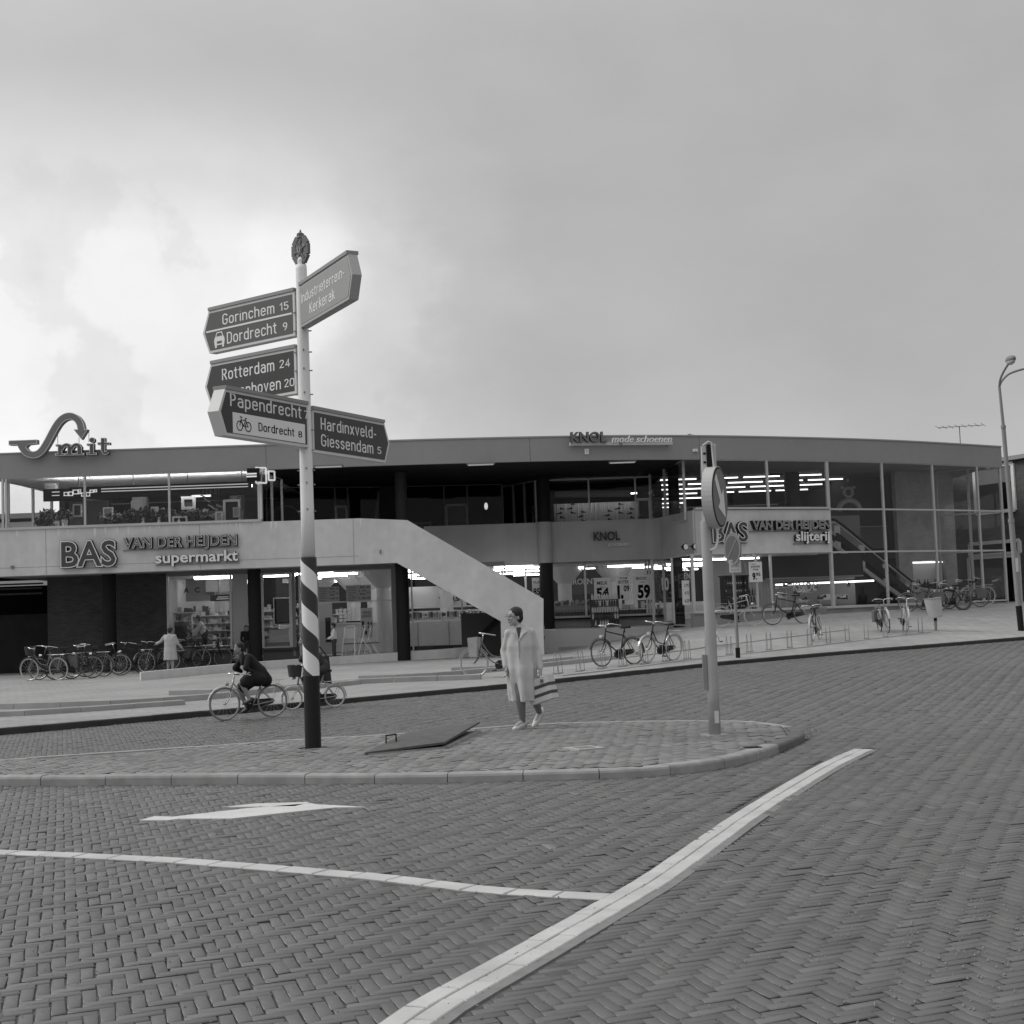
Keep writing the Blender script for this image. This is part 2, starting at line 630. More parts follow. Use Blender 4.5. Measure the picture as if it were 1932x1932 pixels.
def np_mesh(name, V, Fq, tone, material):
    me = bpy.data.meshes.new(name)
    me.vertices.add(len(V))
    me.vertices.foreach_set('co', V.ravel())
    me.loops.add(Fq.size)
    me.loops.foreach_set('vertex_index', Fq.ravel().astype(np.int32))
    me.polygons.add(len(Fq))
    me.polygons.foreach_set('loop_start', np.arange(0, Fq.size, 4, dtype=np.int32))
    me.polygons.foreach_set('loop_total', np.full(len(Fq), 4, dtype=np.int32))
    me.update(calc_edges=True)
    at = me.attributes.new('tone', 'FLOAT', 'POINT')
    at.data.foreach_set('value', tone.astype(np.float32))
    me.materials.append(material)
    me.materials.append(DIRT_SHADE)
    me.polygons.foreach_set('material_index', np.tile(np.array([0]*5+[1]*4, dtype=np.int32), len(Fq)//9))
    return me
def in_poly(x, y, poly):
    x, y = np.asarray(x), np.asarray(y)
    ins = np.zeros(x.shape, bool)
    k = len(poly)
    for i in range(k):
        xa, ya = poly[i]
        xb, yb = poly[(i+1) % k]
        c = (ya > y) != (yb > y)
        with np.errstate(divide='ignore', invalid='ignore'):
            ins ^= c & (x < (xb-xa)*(y-ya)/(yb-ya+1e-12)+xa)
    return ins
def resample(pts, step):
    pts = [Vector(p) for p in pts]
    d = [0]
    for a, b in zip(pts, pts[1:]):
        d.append(d[-1]+(b-a).length)
    n = max(2, int(round(d[-1]/step))+1)
    out = []
    for t in np.linspace(0, d[-1], n):
        i = min(max(int(np.searchsorted(d, t))-1, 0), len(pts)-2)
        f = (t-d[i])/max(d[i+1]-d[i], 1e-9)
        out.append(pts[i].lerp(pts[i+1], f))
    return out
def spline(pts, sub=8):
    pts = [Vector(p) for p in pts]
    out = []
    for i in range(len(pts)-1):
        p0, p1, p2, p3 = pts[max(i-1, 0)], pts[i], pts[i+1], pts[min(i+2, len(pts)-1)]
        for k in range(sub):
            t = k/sub
            out.append(0.5*((2*p1)+(p2-p0)*t+(2*p0-5*p1+4*p2-p3)*t*t+(3*p1-p0-3*p2+p3)*t**3))
    out.append(pts[-1])
    return out

JOINT = mat('sand_joint', 0.10, 0.95, 7.0, 0.30, ns2=60, na2=0.2)
BRK = mat('paving_brick', 0.083, 0.47, 1.1, 0.12, 0.2, spec=1.0, ns2=45, na2=0.10, attr='tone')
BRKI = mat('island_brick', 0.215, 0.8, 1.3, 0.12, 0.25, spec=0.3, ns2=45, na2=0.10, attr='tone')
PAVE = mat('pavement_tile', 0.34, 0.85, 0.35, 0.13, 0.15, ns2=2.2, na2=0.10)
def slab_joints(m_, w_, h_, k_):
    t_ = m_.node_tree
    b_ = t_.nodes['Principled BSDF']
    src = b_.inputs['Base Color'].links[0].from_socket
    tcn_ = t_.nodes.new('ShaderNodeTexCoord')
    mp_ = t_.nodes.new('ShaderNodeMapping')
    mp_.inputs['Rotation'].default_value = (0, 0, rad(-38))
    t_.links.new(tcn_.outputs['Object'], mp_.inputs[0])
    br_ = t_.nodes.new('ShaderNodeTexBrick')
    br_.inputs['Scale'].default_value = 1
    br_.inputs['Brick Width'].default_value = w_
    br_.inputs['Row Height'].default_value = h_
    br_.inputs['Mortar Size'].default_value = 0.012
    br_.inputs['Color1'].default_value = (1, 1, 1, 1)
    br_.inputs['Color2'].default_value = (0.90, 0.90, 0.90, 1)
    br_.inputs['Mortar'].default_value = (k_, k_, k_, 1)
    t_.links.new(mp_.outputs[0], br_.inputs['Vector'])
    mx_ = t_.nodes.new('ShaderNodeMix')
    mx_.data_type = 'RGBA'
    mx_.blend_type = 'MULTIPLY'
    mx_.inputs[0].default_value = 1.0
    t_.links.new(src, mx_.inputs[6])
    t_.links.new(br_.outputs['Color'], mx_.inputs[7])
    t_.links.new(mx_.outputs[2], b_.inputs['Base Color'])
slab_joints(PAVE, 0.60, 0.30, 0.55)
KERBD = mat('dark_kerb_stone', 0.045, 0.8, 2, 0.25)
KERBL = mat('pale_kerb_stone', 0.34, 0.85, 5, 0.14, 0.3)
STEPM = mat('plaza_kerb_stone', 0.33, 0.85, 3, 0.12)
WLINE = mat('white_marking_stone', 0.51, 0.7, 3.0, 0.16, 0.2, ns2=40, na2=0.05)
MORT = mat('mortar', 0.22, 0.95, 12, 0.15)

# one sheet to the horizon, below everything
g = MB()
g.add([(-900, -900, -0.6), (900, -900, -0.6), (900, 900, -0.6), (-900, 900, -0.6)], [(0, 1, 2, 3)])
g.build('ground', mat('far_ground', 0.12, 0.9, 0.05, 0.2), kind='structure')

# road: the sand bed under the bricks
def grid_sheet(xs, rows, fz):
    mb = MB()
    n = len(xs)
    vs = []
    for r in range(rows+1):
        for x in xs:
            vs.append(fz(x, r/rows))
    fs = [(r*n+i, r*n+i+1, (r+1)*n+i+1, (r+1)*n+i) for r in range(rows) for i in range(n-1)]
    mb.add(vs, fs)
    return mb
xs = list(np.arange(-40, 40.1, 1.0))
def road_pt(x, t):
    y = -30 + (kerb_y(x)+0.15+30)*t
    return (x, y, road_z(x, y)-0.009)
road = grid_sheet(xs, 60, road_pt).build('road', JOINT, kind='structure')

# traffic island outline (picture points on its top)
isl_px = [(-260, 1466), (0, 1465.5), (370, 1462), (740, 1460.5), (1000, 1455), (1210, 1448), (1370, 1430), (1440, 1413), (1490, 1396),
          (1518, 1382), (1505, 1371), (1455, 1363), (1385, 1359), (1250, 1359.5), (1100, 1362), (1000, 1366), (850, 1376), (680, 1387), (500, 1398), (300, 1412), (0, 1432), (-260, 1446)]
isl = [PI_(u, v) for u, v in isl_px]
near = spline(isl[:11], 6)
far = spline(isl[10:], 6)
isl_loop = near + far[1:]
isl_xy = [(p.x, p.y) for p in isl_loop]
def inset(loop, d):
    k = len(loop)
    out = []
    for i in range(k):
        t = (loop[(i+1) % k]-loop[i-1])
        nrm = Vector((-t.y, t.x, 0)).normalized()
        out.append(loop[i]+nrm*d)
    return out
KW = 0.16
isl_in = inset(isl_loop, KW)

# markings: the double white strip and the single one
dbl_px = [(690, 1985), (760, 1934), (821.6, 1891), (952, 1819.5), (1120, 1724.6), (1225, 1665), (1283, 1625), (1416.6, 1532), (1553, 1449), (1629, 1413)]
sgl_px = [(-90, 1602), (0, 1606.7), (305, 1621), (655, 1648.4), (754, 1658.5), (923, 1678), (1147, 1691)]
ZM = 0.0045
dbl = resample(spline([PZ(u, v, ZM) for u, v in dbl_px], 6), 0.30)
sgl = resample(spline([PZ(u, v, ZM) for u, v in sgl_px], 6), 0.30)
def seg_dist(x, y, line):
    best = np.full(x.shape, 1e9)
    sidev = np.zeros(x.shape)
    for a, b in zip(line, line[1:]):
        dx, dy = b.x-a.x, b.y-a.y
        L2 = dx*dx+dy*dy
        t = np.clip(((x-a.x)*dx+(y-a.y)*dy)/L2, 0, 1)
        ex, ey = x-(a.x+dx*t), y-(a.y+dy*t)
        d = np.hypot(ex, ey)
        s_ = np.sign(dx*ey-dy*ex)
        u = d < best
        best = np.where(u, d, best)
        sidev = np.where(u, s_, sidev)
    return best, sidev
WD = 0.064
BL = 0.192
SY_ = 1.12
th = rad(19.5)
cth, sth = math.cos(th), math.sin(th)
hb = herringbone(-24, 48, -22, 50, WD)
bx = hb[:, 0]*cth - hb[:, 1]*sth
by = (hb[:, 0]*sth + hb[:, 1]*cth)*SY_
ky = np.interp(bx, _kx, _ky)
keep = (by > 3.6) & (by < ky-0.03) & (np.abs(bx) < 0.372*by+1.3)
keep &= ~in_poly(bx, by, isl_xy)
bx, by, hv = bx[keep], by[keep], hb[keep, 2]
bx = bx+rng.normal(0, 0.0018, len(bx))
by = by+rng.normal(0, 0.0018, len(by))
d1, s1 = seg_dist(bx, by, dbl)
d2, s2 = seg_dist(bx, by, sgl)
keep = (d1 > 0.115) & (d2 > 0.085) & ~((s1 < 0) & (d1 < 0.155))
bx, by, hv = bx[keep], by[keep], hv[keep]
nb = len(bx)
# gentle settlement of the old road surface
def settle(x, y):
    return 0.010*np.sin(x*1.1+0.6*y)+0.008*np.sin(0.7*x-1.3*y+1.0)+0.005*np.sin(2.9*x+1.7*y)
bz = 0.016*np.maximum(0, bx)*np.clip((by-19)/10, 0, 1)**2*(3-2*np.clip((by-19)/10, 0, 1))
bz = bz + np.minimum(settle(bx, by)*0.35, 0.004) + rng.normal(0, 0.0016, nb)
ang = th + hv*(math.pi/2) + rng.normal(0, 0.020, nb)
tilt = rng.normal(0, 0.010, (nb, 2))
patch = 1 + 0.10*np.sin(bx*0.35+1.2*np.sin(by*0.22)) * np.cos(by*0.3)
tone = np.clip(rng.normal(1.0, 0.15, nb), 0.6, 1.5)*patch
tone = tone*np.where(rng.random(nb) < 0.035, 1.28, 1.0)*np.where(rng.random(nb) < 0.05, 0.75, 1.0)
# the 300 bricks that show largest are single objects
cpx = (bx*CR.x+by*CR.y-CH*CR.z)/by*FOC
cpy = (bx*CU.x+by*CU.y-CH*CU.z)/(by*math.cos(PITCH)-CH*math.sin(PITCH))*FOC
inview = (np.abs(cpx) < 966) & (cpy > -966)
order = np.argsort(np.where(inview, by, 1e9))
single = order[:300]
rest = np.ones(nb, bool)
rest[single] = False
V, Fq, tn = brick_mesh_np(bx[rest], by[rest], bz[rest], ang[rest], BL, WD, tilt[rest], tone[rest], gap=np.where(hv[rest] > 0.5, 0.0042, 0.0100))
link('brick_paving', np_mesh('brick_paving', V, Fq, tn, BRK), road, kind='stuff')
vari = []
for k in range(28):
    z1 = np.zeros(1)
    V, Fq, tn = brick_mesh_np(z1, z1, z1, z1+th+(math.pi/2 if k >= 14 else 0), BL, WD, rng.normal(0, 0.010, (1, 2)), np.array([rng.normal(1.0, 0.15)]), gap=(0.0045 if k >= 14 else 0.0095))
    vari.append(np_mesh('brick', V, Fq, tn, BRK))
for i in single:
    o = link('brick', vari[int(rng.integers(14))+(14 if hv[i] > 0.5 else 0)], road)
    o.location = (bx[i], by[i], bz[i])
    o.rotation_euler = (0, 0, rng.normal(0, 0.015))

def stone_between(mb, a, b, off0, off1, z0, z1, gap=0.006, bev=0.006):
    """a paving stone following a->b, from lateral offset off0 to off1 (left positive)"""
    d = (b-a)
    L = d.length
    d.normalize()
    nn = Vector((-d.y, d.x, 0))
    a2, b2 = a+d*gap/2, b-d*gap/2
    def ring(e, z):
        return [(a2+d*e+nn*(off0+e)), (b2-d*e+nn*(off0+e)), (b2-d*e+nn*(off1-e)), (a2+d*e+nn*(off1-e))], z
    vs = []
    for e, z in ((0, z0), (0, z1-bev), (bev, z1)):
        pts, zz = ring(e, z)
        for p in pts:
            vs.append((p.x, p.y, p.z+zz))
    fs = [(8, 9, 10, 11)]
    for r in (0, 4):
        fs += [(r+i, r+(i+1) % 4, r+4+(i+1) % 4, r+4+i) for i in range(4)]
    mb.add(vs, fs)
# mortar bed and white stones
def strip(name, line, o0, o1, z0, z1, m_, parent, **kw):
    mb = MB()
    k = len(line)
    L, R = [], []
    for i, p in enumerate(line):
        t = (line[min(i+1, k-1)]-line[max(i-1, 0)])
        nn = Vector((-t.y, t.x, 0)).normalized()
        L.append(p+nn*o1)
        R.append(p+nn*o0)
    vs = [(p.x, p.y, p.z+z1) for p in R]+[(p.x, p.y, p.z+z1) for p in L]+[(p.x, p.y, p.z+z0) for p in R]+[(p.x, p.y, p.z+z0) for p in L]
    fs = []
    for i in range(k-1):
        fs += [(i, i+1, k+i+1, k+i), (2*k+i, 2*k+i+1, i+1, i), (k+i, k+i+1, 3*k+i+1, 3*k+i)]
    fs += [(2*k, 0, k, 3*k), (k-1, 3*k-1, 4*k-1, 2*k-1)]
    mb.add(vs, fs)
    return mb.build(name, m_, parent, **kw)
strip('mortar_bed', dbl, -0.165, 0.112, -0.03, -0.0040, MORT, road)
strip('mortar_bed', sgl, -0.10, 0.10, -0.03, -0.0040, MORT, road)
def white_stones(line, o0, o1, shift=0.0, zz=0.0):
    pts = line
    if shift:
        pts = [line[0]] + [line[i].lerp(line[i+1], shift) for i in range(len(line)-1)] + [line[-1]]
    for a, b in zip(pts, pts[1:]):
        if (b-a).length < 0.03:
            continue
        mb = MB()
        j = random.uniform(-0.003, 0.003)
        stone_between(mb, a, b, o0+j, o1+j, -0.02, zz+random.uniform(0, 0.003), gap=0.014, bev=0.005)
        mb.build('white_stone', WLINE, road)
white_stones(dbl, 0.004, 0.104)
white_stones(dbl, -0.104, -0.004, 0.45)
white_stones(sgl[:-1] + [sgl[-1]], -0.078, 0.078)

# painted arrow on the road (thin thermoplastic sheet)
def painted(name, px, z0, z1):
    pts = [PZ(u, v, z1) for u, v in px]
    ar = sum(pts[i].x*pts[(i+1) % len(pts)].y-pts[(i+1) % len(pts)].x*pts[i].y for i in range(len(pts)))
    if ar < 0:
        pts.reverse()
    mb = MB()
    mb.prism([(p.x, p.y) for p in pts], (0, 0, 0), (1, 0, 0), (0, 1, 0), (0, 0, 1), z0, z1)
    return mb
ar1 = painted('a', [(264, 1547), (291, 1539.8), (327, 1540.5), (468, 1524.6), (586, 1515.2), (600, 1517.5), (689, 1522), (634, 1523), (529, 1534), (437, 1544), (339, 1544.3), (315, 1547.2)], -0.005, 0.0065)
ar2 = painted('b', [(420, 1522.5), (483, 1515.6), (584.5, 1512.9), (580, 1515), (556, 1520.7)], -0.005, 0.0065)
arrow = MB()
arrow.v, arrow.f, arrow.m = list(ar1.v), list(ar1.f), list(ar1.m)
arrow.add(ar2.v, ar2.f)
WPAINT = mat('white_road_paint', 0.60, 0.7, 2.5, 0.12, ns2=30, na2=0.08)
arrow.build('painted_arrow', WPAINT, road)

# ---------------- traffic island
island = thing('traffic_island', 'raised brick paved traffic island with pale kerb carrying the direction signpost', 'traffic island', (0, 0, 0))
mb = MB()
k = len(isl_in)
bot = inset(isl_loop, KW-0.02)
vs = [(p.x, p.y, ZI-0.011) for p in bot] + [(p.x, p.y, -0.05) for p in bot]
mb.add(vs, [tuple(range(k))] + [(k+i, k+(i+1) % k, (i+1) % k, i) for i in range(k)])
mb.build('sand_bed', mat('island_sand', 0.16, 0.95, 9, 0.25), island)
# far part: pavers in herringbone, near the tip in straight courses
hb2 = herringbone(-18, 20, -12, 34, 0.066)
t2 = rad(37)
ix = hb2[:, 0]*math.cos(t2)-hb2[:, 1]*math.sin(t2)
iy = (hb2[:, 0]*math.sin(t2)+hb2[:, 1]*math.cos(t2))*1.12
POST = PI_(591, 1411)
RPOST = PI_(1349, 1387)
in_xy = [(p.x, p.y) for p in inset(isl_loop, KW+0.015)]
HATCH_PX = [(693, 1424), (838, 1411), (902, 1380), (765, 1393)]
hatch_w = [PI_(u, v) for u, v in HATCH_PX]
hp = [(p.x, p.y) for p in hatch_w]
keep = in_poly(ix, iy, in_xy) & (np.abs(ix) < 0.372*iy+1.5)
keep &= np.hypot(ix-POST.x, iy-POST.y) > 0.14
keep &= np.hypot(ix-RPOST.x, iy-RPOST.y) > 0.12
keep &= ~in_poly(ix, iy, hp)
ix, iy, ih = ix[keep], iy[keep], hb2[keep, 2]
n2 = len(ix)
iz = ZI-0.004 + rng.normal(0, 0.0022, n2) + 0.006*np.sin(ix*1.3+iy)
itn = np.clip(rng.normal(1.0, 0.08, n2), 0.75, 1.3)*(1+0.06*np.sin(ix*0.9+2*iy))
near_cam = np.argsort(np.where(np.abs(ix) < 0.357*iy, iy-0.25*np.maximum(ix, -1), 99))
sel = np.zeros(n2, bool)
sel[near_cam[:300]] = True
a2 = t2+ih*math.pi/2+rng.normal(0, 0.02, n2)
til2 = rng.normal(0, 0.012, (n2, 2))
V, Fq, tn = brick_mesh_np(ix[~sel], iy[~sel], iz[~sel], a2[~sel], 0.198, 0.066, til2[~sel], itn[~sel])
link('paver_field', np_mesh('paver_field', V, Fq, tn, BRKI), island, kind='stuff')
vari = []
for k_ in range(10):
    z1 = np.zeros(1)
    V, Fq, tn = brick_mesh_np(z1, z1, z1, z1+t2+(math.pi/2 if k_ >= 5 else 0), 0.198, 0.066, rng.normal(0, 0.012, (1, 2)), np.array([rng.normal(1.0, 0.08)]))
    vari.append(np_mesh('paver', V, Fq, tn, BRKI))
for i in np.nonzero(sel)[0]:
    o = link('paver', vari[int(rng.integers(5))+(5 if ih[i] > 0.5 else 0)], island)
    o.location = (ix[i], iy[i], iz[i])
    o.rotation_euler = (0, 0, rng.normal(0, 0.02))
# kerb stones with a rounded nose
KERBM = mat('kerb_concrete_dirty', 0.31, 0.85, 6, 0.18, 0.3, ns2=1.5, na2=0.12)
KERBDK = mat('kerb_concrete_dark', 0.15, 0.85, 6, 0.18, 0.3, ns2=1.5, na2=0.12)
def kerb_stones(line, z_top, z_bot, w, step, name, m_of, parent, rnd=0.03, sink=0.0):
    pts = resample(line, 0.12)
    per = max(1, int(round(step/0.12)))
    prof = [(0.0, z_bot), (0.0, z_top-rnd), (rnd*0.3, z_top-rnd*0.35), (rnd, z_top), (w, z_top), (w, z_bot)]
    for i in range(0, len(pts)-1, per):
        sg = pts[i:i+per+1]
        if len(sg) < 2:
            continue
        mb = MB()
        dz = random.uniform(-0.006, 0.004)
        rows = []
        for j, p in enumerate(sg):
            q0 = pts[max(i+j-1, 0)]
            q1 = pts[min(i+j+1, len(pts)-1)]
            t = (q1-q0).normalized()
            nn = Vector((-t.y, t.x, 0))
            e = 0.004 if j == 0 else (-0.004 if j == len(sg)-1 else 0)
            rows.append([(p.x+nn.x*o+t.x*e, p.y+nn.y*o+t.y*e, z+dz*(z > z_bot+0.01)) for o, z in prof])
        kk = len(prof)
        vs = [q for r in rows for q in r]
        fs = []
        for j in range(len(rows)-1):
            fs += [(j*kk+a, (j+1)*kk+a, (j+1)*kk+a+1, j*kk+a+1) for a in range(kk-1)]
        fs += [tuple(range(kk)), tuple((len(rows)-1)*kk+a for a in range(kk))[::-1]]
        mb.add(vs, fs)
        mb.build(name, m_of(i), parent)
lenN = len(resample(near, 0.12))
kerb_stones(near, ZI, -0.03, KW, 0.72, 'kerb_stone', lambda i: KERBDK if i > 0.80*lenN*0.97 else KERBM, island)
kerb_stones(far, ZI, -0.03, KW, 0.96, 'kerb_stone', lambda i: KERBL, island)

# ---------------- far pavement, kerb and plaza
pav = grid_sheet(list(np.arange(-40, 40.01, 0.5)), 40, lambda x, t: (x, kerb_y(x)+0.12+(max(FY(x), 48)+40-kerb_y(x))*t**1.6,
                 plaza_z(x, kerb_y(x)+0.12+(max(FY(x), 48)+40-kerb_y(x))*t**1.6))).build('pavement', PAVE, kind='structure')
kl = [Vector((x, kerb_y(x), road_z(x, kerb_y(x)))) for x in np.arange(-19, 26, 0.5)]
kr = resample(kl, 1.0)
for a, b in zip(kr, kr[1:]):
    mb = MB()
    stone_between(mb, a, b, 0.0, 0.13, -0.1, KH+0.002+random.uniform(-0.004, 0.006), gap=0.008, bev=0.012)
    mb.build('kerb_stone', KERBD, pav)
# low kerbs crossing the plaza
def plaza_kerb(px, hgt=0.10, w=0.22):
    pts = resample(spline([PG(u, v) for u, v in px], 4), 1.0)
    for a, b in zip(pts, pts[1:]):
        mb = MB()
        stone_between(mb, a, b, 0.0, w, -0.15, hgt+random.uniform(-0.004, 0.004), gap=0.008, bev=0.008)
        mb.build('kerb_stone', STEPM, pav)
plaza_kerb([(-60, 1340), (60, 1337), (220, 1332), (430, 1317), (632, 1293), (907, 1282)], 0.11)
plaza_kerb([(-60, 1355), (60, 1350), (220, 1339), (350, 1330)], 0.09)
plaza_kerb([(318, 1312), (429, 1309), (560, 1303), (680, 1291)], 0.10)
plaza_kerb([(676, 1283), (790, 1279), (907, 1270), (1060, 1255), (1180, 1242)], 0.11)
plaza_kerb([(851, 1266), (945, 1262), (1060, 1247), (1200, 1236)], 0.10)
plaza_kerb([(1060, 1276), (1170, 1263), (1300, 1246), (1455, 1229), (1640, 1207), (1760, 1193)], 0.025, 0.15)
plaza_kerb([(1185, 1241), (1300, 1227), (1455, 1207), (1600, 1189)], 0.035, 0.2)

# worn hatch cover propped open on the island
H = [Vector(p) for p in hatch_w]
hatch = thing('hatch_cover', 'rusty steel hatch cover lying tilted over a pit in the island', 'hatch', H[0])
rim = MB()
cen = sum(H, Vector())/4
for i in range(4):
    a, b = H[i], H[(i+1) % 4]
    rim.beam(a+Vector((0, 0, -0.01)), b+Vector((0, 0, -0.01)), 0.07, 0.05)
rim.build('pit_rim', mat('rim_concrete', 0.34, 0.9, 5, 0.2), hatch)
pit = MB()
pit.add([(p.x, p.y, ZI-0.02) for p in H], [(0, 1, 2, 3)])
pit.build('pit_bottom', BLACK, hatch)
up = [0.03, 0.07, 0.12, 0.06]
T = [(H[i]+(H[i]-cen)*0.04)+Vector((0, 0, up[i])) for i in range(4)]
pl = MB()
pl.hexa([p-Vector((0, 0, 0.025)) for p in T]+T)
pl.build('cover_plate', mat('rusty_plate', 0.10, 0.7, 7, 0.25, 0.2), hatch)
hd = MB()
ha = T[0].lerp(T[3], 0.45)
hb_ = ha+(T[1]-T[0])*0.16
ha = ha+(T[1]-T[0])*0.03
hd.tube([ha, ha+Vector((0, 0, 0.085)), hb_+Vector((0, 0, 0.085)), hb_], 0.011, 6)
hd.build('handle', BLACK, hatch)
# small iron covers on the island
for (u, v, w_, lab) in ((1102, 1412, 0.34, 'small pale square manhole cover in the island paving'),):
    c = PI_(u, v)
    mh = thing('manhole_cover', lab, 'manhole cover', (c.x, c.y, ZI))
    q = MB().box((c.x, c.y, ZI+0.001), (w_, w_, 0.02), 0.5)
    q.build('frame', mat('manhole_frame', 0.42, 0.8, 9, 0.1), mh)
    MB().box((c.x, c.y, ZI+0.006), (w_*0.55, w_*0.55, 0.018), 0.5).build('lid', mat('manhole_lid', 0.22, 0.8), mh)
c = PI_(1420, 1411)
dr = thing('drain_hole', 'small black hole in the paving beside the island kerb', 'drain', (c.x, c.y, ZI))
MB().box((c.x, c.y, ZI+0.004), (0.16, 0.12, 0.016), 0.3).build('grate', BLACK, dr)
MB().box((c.x, c.y, ZI-0.004), (0.20, 0.16, 0.014), 0.3).build('frame', MIDG, dr)
# loose grit on the road, nobody could count it
gr = MB()
for k in range(1500):
    if random.random() < 0.6:
        p = PZ(random.gauss(1900, 330), random.gauss(1690, 130), 0)
    else:
        p = PZ(random.uniform(-100, 2050), random.uniform(1490, 1980), 0)
    r = random.choice((0.003, 0.004, 0.005, 0.006, 0.008))
    if p.y > 14.5 or p.y < 4:
        continue
    gr.add([(p.x+r, p.y, 0.003), (p.x-r*0.6, p.y+r, 0.003), (p.x-r*0.7, p.y-r*0.8, 0.003), (p.x, p.y, 0.004+r*1.3)], [(0, 1, 3), (1, 2, 3), (2, 0, 3), (2, 1, 0)])
for i in order[:5200]:
    if random.random() < 0.30:
        e_ = random.choice((-1, 1))
        a_ = ang[i]
        px_ = bx[i]+e_*(BL/2)*math.cos(a_)+random.gauss(0, 0.012)
        py_ = by[i]+e_*(BL/2)*math.sin(a_)+random.gauss(0, 0.012)
        r = random.choice((0.003, 0.004, 0.006))
        gr.add([(px_+r*1.6, py_, bz[i]-0.006), (px_-r, py_+r, bz[i]-0.006), (px_-r, py_-r, bz[i]-0.006), (px_, py_, bz[i]+r*0.5)], [(0, 1, 3), (1, 2, 3), (2, 0, 3)])
gr.build('grit', mat('pale_grit', 0.30, 0.9), kind='stuff')
# weeds at the island tip
wd_ = MB()
for k in range(110):
    u, v = random.choice(((1518, 1384), (1508, 1390), (1525, 1378), (1490, 1400), (1470, 1406)))
    p = PZ(u+random.gauss(6, 14), v+abs(random.gauss(3, 3)), 0)
    h_ = random.uniform(0.015, 0.045)
    a = random.uniform(0, 6.28)
    dx, dy = 0.006*math.cos(a), 0.006*math.sin(a)
    lx, ly = random.gauss(0, 0.03), random.gauss(0, 0.03)
    wd_.add([(p.x-dx, p.y-dy, -0.01), (p.x+dx, p.y+dy, -0.01), (p.x+lx, p.y+ly, h_)], [(0, 1, 2)])
wd_.build('weeds', mat('dry_weed', 0.15, 0.8, 8, 0.2), kind='stuff')

# ============================================================ THE SHOPPING BUILDING
ZR, ZS, ZB1, ZB0, ZF2, ZF1 = 7.40, 6.60, 4.86, 3.33, 3.62, 0.30   # roof, soffit, band top / bottom, upper floor, shop floor
bld = thing('shopping_centre', 'long two storey shopping building with a gently curved front, flat roof and glass upper floor', 'building', (0, 48, 0))
def sweep(x0, x1, off0, off1, z0, z1, step=0.6, mb=None, mi=0):
    """rectangular section following the curved front"""
    mb = mb or MB()
    xs_ = np.linspace(x0, x1, max(2, int(abs(x1-x0)/step)+1))
    vs, fs = [], []
    for x in xs_:
        e = 0.05
        t = Vector((1, (FY(x+e)-FY(x-e))/(2*e), 0)).normalized()
        nn = Vector((-t.y, t.x, 0))
        b = Vector((x, FY(x), 0))
        for o, z in ((off0, z0), (off1, z0), (off1, z1), (off0, z1)):
            q = b+nn*o
            vs.append((q.x, q.y, z))
    n = len(xs_)
    for i in range(n-1):
        for j in range(4):
            fs.append((i*4+j, (i+1)*4+j, (i+1)*4+(j+1) % 4, i*4+(j+1) % 4))
    fs += [(3, 2, 1, 0), tuple((n-1)*4+j for j in range(4))]
    fs = [f[::-1] for f in fs]
    mb.add(vs, fs, mi)
    return mb
def fpt(x, off=0.0, z=0.0):
    e = 0.05
    t = Vector((1, (FY(x+e)-FY(x-e))/(2*e), 0)).normalized()
    nn = Vector((-t.y, t.x, 0))
    q = Vector((x, FY(x), z))+nn*off
    return q
XL, XR = -17.6, 19.45
EL = (-17.25, 53.6)                     # back end of the left glass return
ER = (17.3, 58.2)                      # back end of the right glass return
# roof: fascia panels with joints, roof deck, soffits
fj = [XL, PF(502, 865).x, PF(1000, 850).x, PF(1320, 850).x, XR]
for a, b in zip(fj, fj[1:]):
    sweep(a+0.006, b-0.006, 0.0, 0.16, ZS, ZR).build('fascia_panel', FASC, bld)
sweep(XL-0.05, XR, -0.03, 0.30, ZR+0.002, ZR+0.05).build('roof_edge', mat('roof_edge_metal', 0.34, 0.5), bld)
mb = MB()
xs_ = list(np.linspace(XL, XR, 40))
fr = [fpt(x, 0.17) for x in xs_]
def slab(mb, front, yb, z0, z1):
    k = len(front)
    vs = [(p.x, p.y, z1) for p in front]+[(p.x, yb, z1) for p in front]+[(p.x, p.y, z0) for p in front]+[(p.x, yb, z0) for p in front]
    fs = []
    for i in range(k-1):
        fs += [(i, i+1, k+i+1, k+i), (2*k+i, 3*k+i, 3*k+i+1, 2*k+i+1), (i, 2*k+i, 2*k+i+1, i+1), (k+i, k+i+1, 3*k+i+1, 3*k+i)]
    fs += [(0, k, 3*k, 2*k), (k-1, 3*k-1, 4*k-1, 2*k-1)]
    mb.add(vs, fs)
slab(mb, fr, 78, ZS+0.12, ZR-0.01)
mb.build('roof_deck', mat('roof_felt', 0.10, 0.9), bld)
X_A, X_B = PF(490, 950).x, 5.9          # loggia between the left shop and the right block
def ceil_piece(name, x0, x1, yb, m_, z=ZS+0.10, th=0.02, f0=0.17):
    mb = MB()
    slab(mb, [fpt(x, f0) for x in np.linspace(x0, x1, 20)], yb, z, z+th)
    return mb.build(name, m_, bld)
GREYC = mat('grey_ceiling', 0.30, 0.8, 0.4, 0.15)
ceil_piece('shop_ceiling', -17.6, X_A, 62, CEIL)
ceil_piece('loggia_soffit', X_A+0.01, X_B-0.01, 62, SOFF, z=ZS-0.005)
mb = MB()
slab(mb, [fpt(x, 0.17) for x in np.linspace(X_B, XR-0.1, 20)], 76, ZS+0.10, ZS+0.12)
mb.build('store_ceiling', GREYC, bld)
